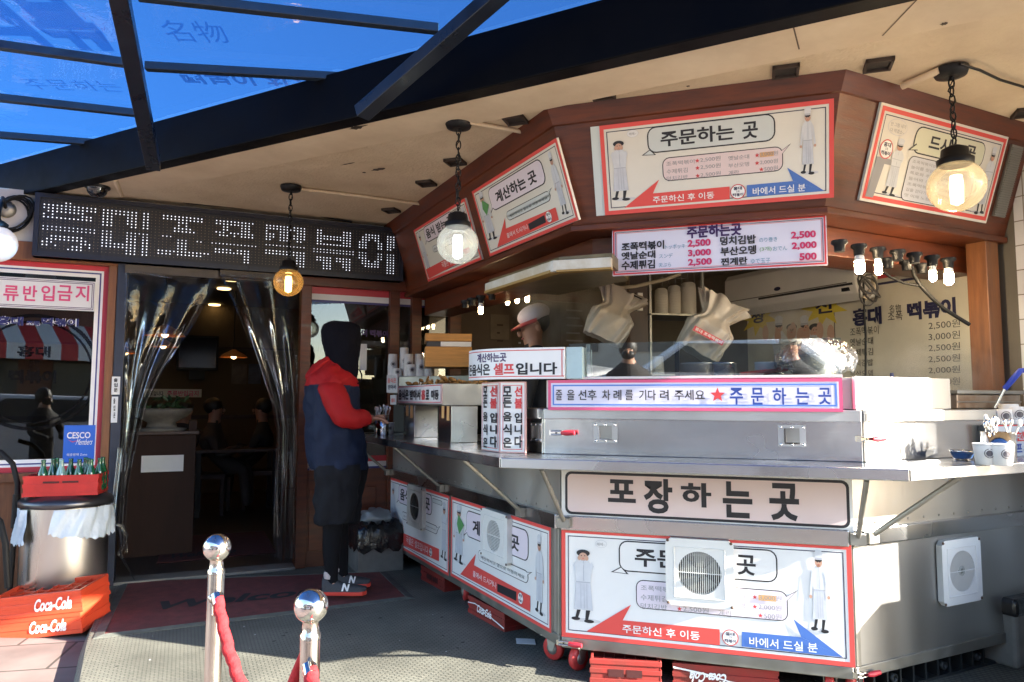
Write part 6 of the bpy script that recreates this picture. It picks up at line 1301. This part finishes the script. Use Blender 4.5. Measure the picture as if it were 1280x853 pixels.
mb = MB(); P = [f2.P(aL_, zz0 + .02, -.03), A_ + Z * (zz0 + .02) + (-n1 - n2) * .03, f1.P(aR_, zz0 + .02, -.03), f1.P(aR_, zz0 + .02, -.5), f2.P(aL_, zz0 + .02, -.5)]; mb.solid(P, [p + Z * .06 for p in P], mat('greasy hood', (.20, .15, .07), .4, noise=.5, nscale=7)); mb.build('hood_body', t)
# bulbs on sockets
def socket(label, p, lit, big, group):
    t = thing('bulb_socket', label, 'light bulb', p, group); mb = MB(); mb.lathe(p, [(.034, 0), (.036, -.012), (.024, -.022), (.022, -.05)], BLACK, 14); mb.build('socket', t)
    if lit: 
        r = .021 if big else .016; mb = MB(); mb.lathe(p, [(r * .8, -.05), (r, -.056), (r, -.075)], WHITEP, 12); mb.build('collar', t); mb = MB(); mb.lathe(p, [(r, -.0755), (r, -.12 if big else -.115), (r * .6, -.132 if big else -.125), (0, -.134 if big else -.127)], CFL if group.startswith('bulb sockets') else CFLL, 12); mb.build('bulb', t)
    return t
zB = 1.988; tot = 0
for k, (x, y, lit, big) in enumerate(((1073.5, 306, 1, 1), (1097, 310, 1, 0), (1122, 313, 0, 0), (1143, 316.5, 0, 0), (1165, 320, 1, 0), (1185, 323, 1, 1), (1049, 301, 0, 0), (1110, 323, 0, 0), (1133, 326, 0, 0), (1152, 330, 0, 0))):
    lab = ('lit tube bulb nearest the hanging price board', 'lit thin tube bulb, second from the hanging price board', 'empty black socket right of the second lit bulb', 'empty black socket above the hanging black cable', 'lit thin tube bulb left of the last one', 'lit tube bulb nearest the right timber pillar', 'empty black socket just under the price board corner', 'back row empty socket, leftmost', 'back row empty socket, middle', 'back row empty socket, rightmost')[k]
    p = G(x, y, zB) if k < 7 else G(x, y, zB); socket(lab, p, lit, big, 'bulb sockets under the header beam')
for k, (x, y, lit) in enumerate(((601, 370, 1), (634.5, 360, 1), (646.5, 358, 1), (659, 357, 1), (582, 376, 0), (590, 373, 0), (615, 366, 0), (624, 364, 0))):
    p = AT(x, y, 4.9 if k in (0, 4, 5, 6) else 5.3); socket(('lit bulb left of the range hood, the lowest', 'lit bulb above the worker, left of three', 'lit bulb above the worker, middle of three', 'lit bulb above the worker, right of three', 'leftmost empty socket under the left fascia', 'second empty socket under the left fascia', 'third empty socket under the left fascia', 'fourth empty socket under the left fascia')[k], p, lit, 0, 'bulbs inside the kitchen')
# ================================================================== menu wall, poster, air conditioner
FM_ = RW.sh(0, 0, .004); MC = mat('menu banner', (.64, .59, .48), .6, noise=.15, nscale=2, bump=.15, bscale=6)
aF = FM_.px(1046, 460)[0]; aN = FM_.px(1214, 420)[0]; zt_ = FM_.px(1208, 318)[1]
B = Board(FM_.sh(aF, 1.0, 0)); B.W = aN - aF; B.H = zt_ - 1.0; B.top = .004; B.mb.box(B.fr, 0, B.W, 0, B.H, 0, .004, MC); B.mp = lambda x, y: B.fr.px(x, y, .004)
B.rect((0, B.H - .06, B.W, B.H - .01), INKR, 2); B.rect((0, B.H - .10, B.W, B.H - .085), INKN, 2)
for st, tl, br in (('홍대', (1066, 387), (1103, 405)), ('떡볶이', (1134, 379), (1196, 395))): B.t(st, tl, br, INKN, .05)
B.t('조폭', (1110, 391), (1129, 400), INK, .0); B.t('名物', (1112, 382), (1127, 389), INK, .0)
for k, (st, x1) in enumerate((('조폭떡볶이', 1099), ('옛날순대', 1092), ('수제튀김', 1092), ('덩치김밥', 1092), ('부산오뎅', 1092), ('계란', 1078))): B.t(st, (1063, 410.5 + 13.3 * k), (x1, 417.5 + 13.3 * k), INK, .0)
for k, st in enumerate(('2,500원', '3,000원', '2,500원', '2,500원', '2,000원', '500원')): B.t(st, (1161 if k < 5 else 1172, 402.5 + 14 * k), (1201, 409.5 + 14.3 * k), mat('ink dark grey', (.08, .08, .08), .6), .0)
B.done('menu_banner', label='large cream menu banner with navy heading and price column on the kitchen wall', cat='sign')
a0 = FM_.px(936, 470)[0]; a1 = aF - .01; B = Board(FM_.sh(a0, 1.0, 0)); B.W = a1 - a0; B.H = .98; B.top = .004; B.mb.box(B.fr, 0, B.W, 0, B.H, 0, .004, MC); B.mp = lambda x, y: B.fr.px(x, y, .004)
YEL = mat('print yellow burst', (.66, .52, .06), .5)
for c, ch in (((948, 396), '짱'), ((1030, 383), '신')):
    a, b = B.mp(*c); P = [(a + (.20 if k % 2 else .10) * math.cos(2 * math.pi * k / 18), b + (.15 if k % 2 else .08) * math.sin(2 * math.pi * k / 18)) for k in range(18)]
    for k in range(18): B.poly([(a, b), P[k], P[(k + 1) % 18]], YEL, 2, True)
    text(B.mb, B.fr, ch, (a - .07, b - .05, a + .07, b + .05), B.top + LY * 4, INKN, .03)
for k, x in enumerate((974, 990, 1006, 1019)):
    a, b = B.mp(x, 405 + 3 * (k % 2)); raw_chef(B, (a - .10, b - .52, a + .10, b + .06), 1 if k % 2 else 2)
    for s_ in (-1, 1): B.ellipse((a + s_ * .13, b - .06), .03, .06, SKINP, 4, True)
B.done('chef_poster', label='cream poster of waving chefs with yellow bursts under the air conditioner', cat='poster')
FAC = RW.sh(0, 0, .02); q = [FAC.px(*p, .20) for p in ((905, 339), (1067, 320), (1078, 360), (905, 391))]
a0, a1 = q[0][0], (q[1][0] + q[2][0]) / 2 - .02; b1 = (q[0][1] + q[1][1]) / 2; b0 = (q[2][1] + q[3][1]) / 2
t = thing('air_conditioner', 'long white wall air conditioner above the chef poster', 'air conditioner', FAC.P((a0 + a1) / 2, b0)); ACW = mat('aged white plastic', (.86, .83, .77), .4, noise=.1, nscale=4)
b0 -= .045; H_ = b1 - b0; prof = [(b0 + .02, 0), (b0, .10), (b0 + H_ * .14, .185), (b0 + H_ * .32, .205), (b1 - .04, .20), (b1, .17), (b1, 0)]
mb = MB(); P0 = [FAC.P(a0, b, c) for b, c in prof]; P1 = [FAC.P(a1, b, c) for b, c in prof]; mb.solid(P0, P1, ACW); mb.build('casing', t, bevel=.012)
mb = MB(); mb.box(FAC, a0 + .05, a1 - .06, b0 + H_ * .335, b0 + H_ * .352, .2, .2085, mat('seam grey', (.16, .14, .11), .5)); mb.box(FAC, a0 + .35, a1 - .02, b0 + H_ * .28, b0 + H_ * .325, .195, .2080, mat('seam dark', (.03, .03, .03), .4)); mb.build('air_outlet', t)
mb = MB(); cc = FAC.P((a0 + a1) / 2 - .05, b0 + H_ * .46, .2055); mb.ell(cc, .03, .014, .004, INKN, 16, 6, ex=FAC.u, ey=Z, ez=FAC.n); mb.box(FAC, a1 - .10, a1 - .05, b0 + H_ * .17, b0 + H_ * .24, .18, .2065, BLACK); mb.build('badge', t)
def cable(label, px_, Y, r, m=RUBBER, name='cable'):
    mb = MB(); mb.tube([AT(x, y, Y + (z_ if z_ else 0)) for x, y, z_ in [(p + (0,))[:3] for p in px_]], r, m, 6); return mb.build(name, label=label, cat='cable')
pk = 4.1
cable('black cable hanging from a socket down to the timber pillar', ((1140, 333), (1143, 345), (1150, 357), (1165, 373), (1180, 386), (1197, 397), (1212, 406)), 3.72, .010)
cable('thin black cable sagging between two light bulbs', ((1098, 335), (1112, 346), (1130, 354), (1147, 357)), 3.72, .007)
cable('black cable hanging straight down the menu banner', ((1079, 345), (1080, 380), (1082, 420), (1082, 485)), 4.2, .006)
mb = MB()
for k in range(4):
    c = AT(1086 + 2.5 * math.sin(k * 2), 357 + 2 * k, 4.15); mb.tube([c + V((.05 * math.cos(2 * math.pi * j / 14 + k), .03 * math.sin(2 * math.pi * j / 14 + k), (.05 + .012 * k) * math.sin(2 * math.pi * j / 14))) for j in range(15)], .0055, mat('grey cable', (.05, .045, .04), .6), 6, False)
mb.tube([AT(1072, 336, 4.3), AT(1090, 330, 4.25), AT(1093, 345, 4.2), AT(1092, 360, 4.2), AT(1080, 374, 4.2)], .018, mat('pipe wrap cream', (.50, .42, .32), .7), 8)
mb.build('cable_bundle', label='grey looped cables and cream pipe at the end of the air conditioner', cat='cable')
# ================================================================== right counter
def RC(x, y, z=CZ): return G(x, y, z)
p = RC(1203, 575); t = thing('small_bowl', 'small steel bowl with blue inside on the right counter', 'bowl', p); mb = MB(); mb.lathe(p, [(.028, .001), (.032, .004), (.047, .036), (.050, .042), (.046, .040), (.0, .012)], POLISH, 24); mb.build('bowl', t); mb = MB(); mb.lathe(p, [(.0345, .0075), (.0475, .033)], mat('blue glaze', (.04, .12, .33), .25), 24, cap=False); mb.build('blue_band', t)
cutlery_can('steel tub of plastic spoons behind two paper cups on the right counter', 1249, 578, .062, .125)
cup_stack('white paper cup with round print, left of two before the spoon tub', RC(1232, 581), .034, .085, 1, 'paper cups on the right counter', upside=False, flare=1.28, ang=-100)
cup_stack('white paper cup with round print, right of two before the spoon tub', RC(1253, 582), .034, .085, 1, 'paper cups on the right counter', upside=False, flare=1.28, ang=-100)
RWs = RIGHT.sh(0, 0, .16); B = boardfr(RWs, (1239, 530), (1300, 532), (1300, 575), (1239, 570), .0, .02, mat('notice pale grey', (.50, .54, .60), .5), mat('notice frame brown', (.30, .14, .10), .5)); B.border(B.box, .0, .006, INKR, 2); B.t('현금', (1268, 540), (1292, 551), INKR, .03); B.t('셀프 서비스', (1262, 554), (1300, 566), INKB, .03)
B.done('notice_box', label='pale notice board with red and blue lettering under paper cups at the right edge', cat='sign')
bz = B.fr.P(0, B.H).z
for k, (x, y, n) in enumerate(((1253, 531, 2), (1270, 531, 3), (1262, 530, 3))):
    p = AT(x, 531, (B.fr.P(.05, 0, -.06).y + .02 * k)); p = V((p.x, p.y, bz + .002)); cup_stack(('printed paper cup stack on the notice board, leftmost', 'printed paper cup stack on the notice board, rightmost', 'printed paper cup stack on the notice board, behind the others')[k], p, .040, .07 + .012 * k, n, 'cup stacks on the notice board', ang=-100)
mb = MB(); mb.box(B.fr, .0, B.W, -.001 - (B.fr.o.z - CZ) + .001, -.001, -.12, -.01, mat('notice frame brown', (.30, .14, .10), .5)); mb.box(B.fr, 0, B.W, .0, B.H - .001, -.14, -.002, PAPERD); mb.build('cup_shelf', label='small brown shelf box behind the notice board carrying paper cups', cat='shelf')
PotF = BR_.sh(0, 0, -.06); a0, b1 = PotF.px(1196, 495); a1, b0 = PotF.px(1262, 517)
t = thing('cooking_tray', 'stained steel cooking tray with rim on the right cart', 'tray', PotF.P((a0 + a1) / 2, 1.25)); POT = mat('stained steel', (.40, .37, .32), .45, .9, noise=.5, nscale=9, dirt=(.20, .12, .07))
mb = MB(); mb.box(PotF, a0, a1 + .1, 1.247, 1.315, -.35, 0, POT); mb.build('tray', t, bevel=.005); mb = MB(); mb.box(PotF, a0 - .01, a1 + .12, 1.317, 1.335, -.37, .012, STEELD); mb.box(PotF, a0, a1 + .1, 1.276, 1.282, .0005, .006, STEELD); mb.build('rim', t, bevel=.003)
p0, p1, p2 = AT(1248, 494, 3.45), AT(1256, 486, 3.42), AT(1276, 463, 3.36); t = thing('ladle', 'ladle with bright blue handle standing in the tray by the tiled wall', 'ladle', p0)
BLUH = mat('blue handle', (.03, .06, .42), .35); mb = MB(); mb.tube([p0 - V((.02, 0, .06)), p1], .007, POLISH, 8); mb.build('shaft', t); mb = MB(); mb.tube([p1, p1.lerp(p2, .5), p2, p2 + V((.012, 0, .006)), p2 + V((.012, 0, -.012))], [.012, .014, .013, .007, .006], BLUH, 10); mb.build('handle', t)
mb = MB(); q = AT(1115, 478, 3.55); mb.tube([q - Z * .05, q + Z * .01, q + Z * .045], [.012, .013, .008], mat('dark blue handle', (.03, .04, .16), .4), 8); mb.build('ladle', label='dark blue ladle handle rising behind the steel splash panel', cat='ladle')
# ================================================================== across the street (seen only in reflections and as bounce light)
PAL = mat('opposite facade', (.42, .36, .30), .8, noise=.2, nscale=.6); DKG = mat('opposite window', (.04, .05, .06), .15)
def house(label, x0, x1, y, h, col):
    t = thing('street_building', label, 'building', ((x0 + x1) / 2, y - 3, -.07)); f = Fr((x0, y, -.07), (1, 0, 0), Z, (0, 1, 0)); mb = MB(); mb.box(f, 0, x1 - x0, 0, h, -6, 0, col); mb.build('wall', t)
    for i in range(int((x1 - x0) / 2.2)):
        for j in range(int(h / 3)): mb = MB(); mb.box(f, .5 + 2.2 * i, 1.9 + 2.2 * i, .8 + 3 * j, 2.4 + 3 * j, .01, .05, DKG); mb.build('window', t)
house('pale building across the street, opposite the doorway', -12, -3.5, -11, 7, PAL); house('brick building across the street, opposite the kiosk', -3.4, 4.5, -11.5, 6, mat('opposite brick', (.24, .11, .08), .85, noise=.3, nscale=1)); house('grey building across the street towards the sun', 4.7, 9, -12, 5, mat('opposite grey', (.34, .34, .34), .8))
def car(label, x, y, col, ang):
    f = Fr((x, y, -.07), D(ang)); t = thing('parked_car', label, 'car', f.o); CP = mat('car paint ' + col[0], col[1], .25, coat=.6)
    body = [(-2.2, .35), (-2.25, .6), (-2.1, .85), (-1.35, .95), (-.75, 1.40), (.65, 1.44), (1.35, .98), (2.05, .90), (2.2, .7), (2.2, .35)]; mb = MB(); mb.prism(f, body, -.85, .85, CP); mb.build('body', t, bevel=.06)
    for c in (.852, -.862): mb = MB(); mb.prism(f, [(-1.15, .98), (-.68, 1.34), (.58, 1.37), (1.10, 1.0)], c, c + .01, DKG); mb.build('side_window', t)
    for a in (-1.4, 1.4):
        for c in (-.88, .70): mb = MB(); mb.lathe(f.P(a, .32, c), [(.2, 0), (.32, .02), (.32, .16), (.2, .18)], RUBBER, 20, f.n); w_ = mb.build('wheel', t); mb = MB(); mb.lathe(f.P(a, .32, c + (.18 if c > 0 else -.01)), [(.2, 0), (.18, .012), (0, .012)], STEEL, 16, f.n); mb.build('rim', w_)
    for c in (-.6, .6): mb = MB(); mb.ell(f.P(2.17, .68, c), .06, .16, .07, SIGNW, 12, 8, ex=f.u, ey=f.n); mb.build('headlight', t)
car('white saloon car parked across from the kiosk', -1.2, -3.4, ('white', (.75, .75, .76)), 172); car('silver saloon car parked behind the white one', -6.0, -3.8, ('silver', (.42, .42, .42)), 176)
# added slab out of view on the right: keeps the low sun off everything but the first part of the right cart
nb = thing('sun_blocker', 'neighbouring building with projecting canopy to the right of the kiosk', 'building', (6.5, 1.5, -.07))
fN = Fr((5.1, 1.6, 0), V((.37, .93, 0))); mb = MB(); mb.box(fN, .07, 4.5, 2.95, 5.4, -.4, 0, PAL); mb.build('canopy', nb)  # canopy is an added floating slab, there only to cut the sun
CGREY = mat('grey crate plastic', (.12, .12, .13), .5)
for k in range(2): crate('sun_blocker_crate', 'grey plastic crate against the tiled wall, out of the picture, the %s one' % ('nearer', 'farther')[k], RIGHT.sh(.72 + .34 * k, -.07, .80), .33, .20, .78, CGREY, group='crates against the tiled wall', slots=False)  # added unseen crates, sized to shade the foot of the right cart

# bystanders behind the camera, reflected in the glass guard
def bystander(label, x, y, eye, ang, coat, cap=None, mask=False, cam_=False):
    f = Fr((x, y, 0), D(ang)); z = eye + .0; t = thing('person', label, 'person', f.o); cm = mat('bystander coat ' + label[:12], coat, .8)
    k = z / 1.5
    pts = [(f.P(0, .86 * k), .14), (f.P(0, 1.05 * k), (.12, .15)), (f.P(0, z - .26), (.12, .17)), (f.P(.01, z - .12), .058), (f.P(.02, z - .03), .075), (f.P(.02, z + .05), .085), (f.P(0, .45 * k, .1), .075), (f.P(0, .06, .1), .05), (f.P(0, .45 * k, -.1), .075), (f.P(0, .06, -.1), .05), (f.P(0, z - .28, .2), .06), (f.P(.08, z - .48, .25), .05), (f.P(.22, z - .22 if cam_ else z - .55, .10), .038), (f.P(0, z - .28, -.2), .06), (f.P(.08, z - .48, -.25), .05), (f.P(.22, z - .22 if cam_ else z - .55, -.10), .038)]
    skinmesh('body', pts, [(0, 1), (1, 2), (2, 3), (3, 4), (4, 5), (0, 6), (6, 7), (0, 8), (8, 9), (2, 10), (10, 11), (11, 12), (2, 13), (13, 14), (14, 15)], t, [SKIN, cm], 2, 0, lambda c: 1 if c.z < z - .13 else 0)
    face(t, f.P(.02, z), f.u, f.n, Z); mb = MB(); mb.ell(f.P(-.015, z + .03), .10, .105, .12 if not cap else .09, HAIR, 18, 12, ex=f.u, ey=f.n); mb.build('hair', t)
    if mask: mb = MB(); mb.ell(f.P(.055, z - .045), .06, .075, .055, BLACK, 14, 10, ex=f.u, ey=f.n); mb.build('face_mask', t)
    if cap: mb = MB(); mb.ell(f.P(.0, z + .06), .115, .105, .085, cap, 18, 10, ex=f.u, ey=f.n); mb.prism(Fr(f.P(.08, z + .05), f.u, f.n * -1, Z), [(0, -.08), (.10, -.06), (.12, 0), (.10, .06), (0, .08)], -.006, .004, cap); mb.build('cap', t)
    return t
bystander('bystander with long black hair and black mask, seen only reflected in the glass guard', -1.62, -.75, 1.30, 62, (.015, .013, .014), mask=True)
bystander('bystander with grey cap seen only reflected in the glass guard behind the red ladle', .10, -.75, 1.34, 74, (.05, .05, .05), cap=mat('grey cap cloth', (.45, .43, .38), .8))

# steam rising from the pots
def steam(label, x, y, Y, rx, ry, rz, dens, sc_, seed):
    m = bpy.data.materials.new('steam'); m.use_nodes = True; nt = m.node_tree; L = nt.links
    for n in list(nt.nodes):
        if n.type != 'OUTPUT_MATERIAL': nt.nodes.remove(n)
    out = nt.nodes[0]; pv = nt.nodes.new('ShaderNodeVolumePrincipled'); pv.inputs['Color'].default_value = (.9, .88, .85, 1); pv.inputs['Anisotropy'].default_value = .3
    tc = nt.nodes.new('ShaderNodeTexCoord'); no = nt.nodes.new('ShaderNodeTexNoise'); no.inputs['Scale'].default_value = sc_; no.inputs['Detail'].default_value = 4; no.inputs['Distortion'].default_value = .8
    mp = nt.nodes.new('ShaderNodeMapping'); mp.inputs['Location'].default_value = (seed, seed * .7, 0); mp.inputs['Scale'].default_value = (1, 1, .55); L.new(tc.outputs['Object'], mp.inputs[0]); L.new(mp.outputs[0], no.inputs[0])
    m2 = nt.nodes.new('ShaderNodeMapping'); m2.inputs['Scale'].default_value = (1 / rx, 1 / ry, 1 / rz); m2.inputs['Location'].default_value = (0, 0, -1); L.new(tc.outputs['Object'], m2.inputs[0])
    le = nt.nodes.new('ShaderNodeVectorMath'); le.operation = 'LENGTH'; L.new(m2.outputs[0], le.inputs[0])
    fo = nt.nodes.new('ShaderNodeMapRange'); fo.inputs[1].default_value = .25; fo.inputs[2].default_value = 1.0; fo.inputs[3].default_value = 1; fo.inputs[4].default_value = 0; L.new(le.outputs['Value'], fo.inputs[0])
    mr = nt.nodes.new('ShaderNodeMapRange'); mr.inputs[1].default_value = .42; mr.inputs[2].default_value = .72; mr.inputs[3].default_value = 0; mr.inputs[4].default_value = dens; L.new(no.outputs['Fac'], mr.inputs[0])
    mu = nt.nodes.new('ShaderNodeMath'); mu.operation = 'MULTIPLY'; L.new(fo.outputs[0], mu.inputs[0]); L.new(mr.outputs[0], mu.inputs[1]); L.new(mu.outputs[0], pv.inputs['Density']); L.new(pv.outputs[0], out.inputs['Volume'])
    p = AT(x, y, Y); mb = MB(); mb.ell(p, rx, ry, rz, m, 20, 12); mb.build('steam', label=label, cat='steam', kind='stuff')
steam('thin white steam drifting up beside the kitchen worker', 715, 385, 4.75, .42, .30, .42, 6.0, 5, 1.3)
steam('white steam rising under the air conditioner above the wrapped bowl', 985, 415, 3.95, .26, .18, .20, 3.0, 8, 4.1)
steam('white steam drifting across the lower prices of the menu banner', 1150, 468, 3.55, .42, .2, .17, 7.0, 6, 7.7)

# notices on the kitchen wall behind the worker
FK = FA.sh(0, 0, -.018)
for k, (x0, y0, x1, y1, lb) in enumerate(((640, 396, 658, 436, 'brown framed notice on the dark kitchen wall left of the worker'), (613, 393, 636, 425, 'pale brown paper on the dark kitchen wall under the left bulbs'), (700, 375, 735, 432, 'large brown sheet on the kitchen wall right of the worker'))):
    a0, b1 = FK.px(x0, y0); a1, b0 = FK.px(x1, y1); mb = MB(); mb.box(FK, a0, a1, b0, b1, .0, .008, mat('wall notice %d' % k, ((.10, .07, .045), (.20, .155, .11), (.16, .12, .085))[k], .7, noise=.4, nscale=5))
    for q in range(5): mb.box(FK, a0 + .06, a1 - .06 - .03 * (q % 2), b1 - .10 - .07 * q, b1 - .085 - .07 * q, .0085, .0095, INKG if k != 1 else WOODD)
    mb.build('wall_notice', label=lb, cat='notice')

mb = MB(); rnd = random.Random(12); GUM = mat('dark floor spot', (.035, .035, .032), .8)
for k in range(46):
    p = G(rnd.uniform(130, 690), rnd.uniform(755, 850), .0022); r_ = rnd.uniform(.004, .014); wt_ = rnd.random() < .3; mb.face([p + V((r_ * (.5 if wt_ else 1) * math.cos(R(45 * q)) * rnd.uniform(.7, 1.2), r_ * (.5 if wt_ else 1) * math.sin(R(45 * q)) * rnd.uniform(.7, 1.2), 0)) for q in range(8)], PAPER if wt_ else GUM)
mb.build('floor_litter', label='scattered crumbs, paper specks and gum spots on the rubber floor', cat='litter', kind='stuff')

aT = thing('striped_awning', 'red and white striped awning on the brick building across the street', 'awning', (1, -11, 2.5))
mb = MB()
for k in range(18): mb.face([(-3 + .4 * k, -11.45, 3.3), (-2.6 + .4 * k, -11.45, 3.3), (-2.6 + .4 * k, -10.5, 2.7), (-3 + .4 * k, -10.5, 2.7)], INKR if k % 2 else INKW); mb.face([(-3 + .4 * k, -10.5, 2.7), (-2.6 + .4 * k, -10.5, 2.7), (-2.6 + .4 * k, -10.5, 2.3), (-3 + .4 * k, -10.5, 2.3)], INKR if k % 2 else INKW)
mb.build('canopy', aT)
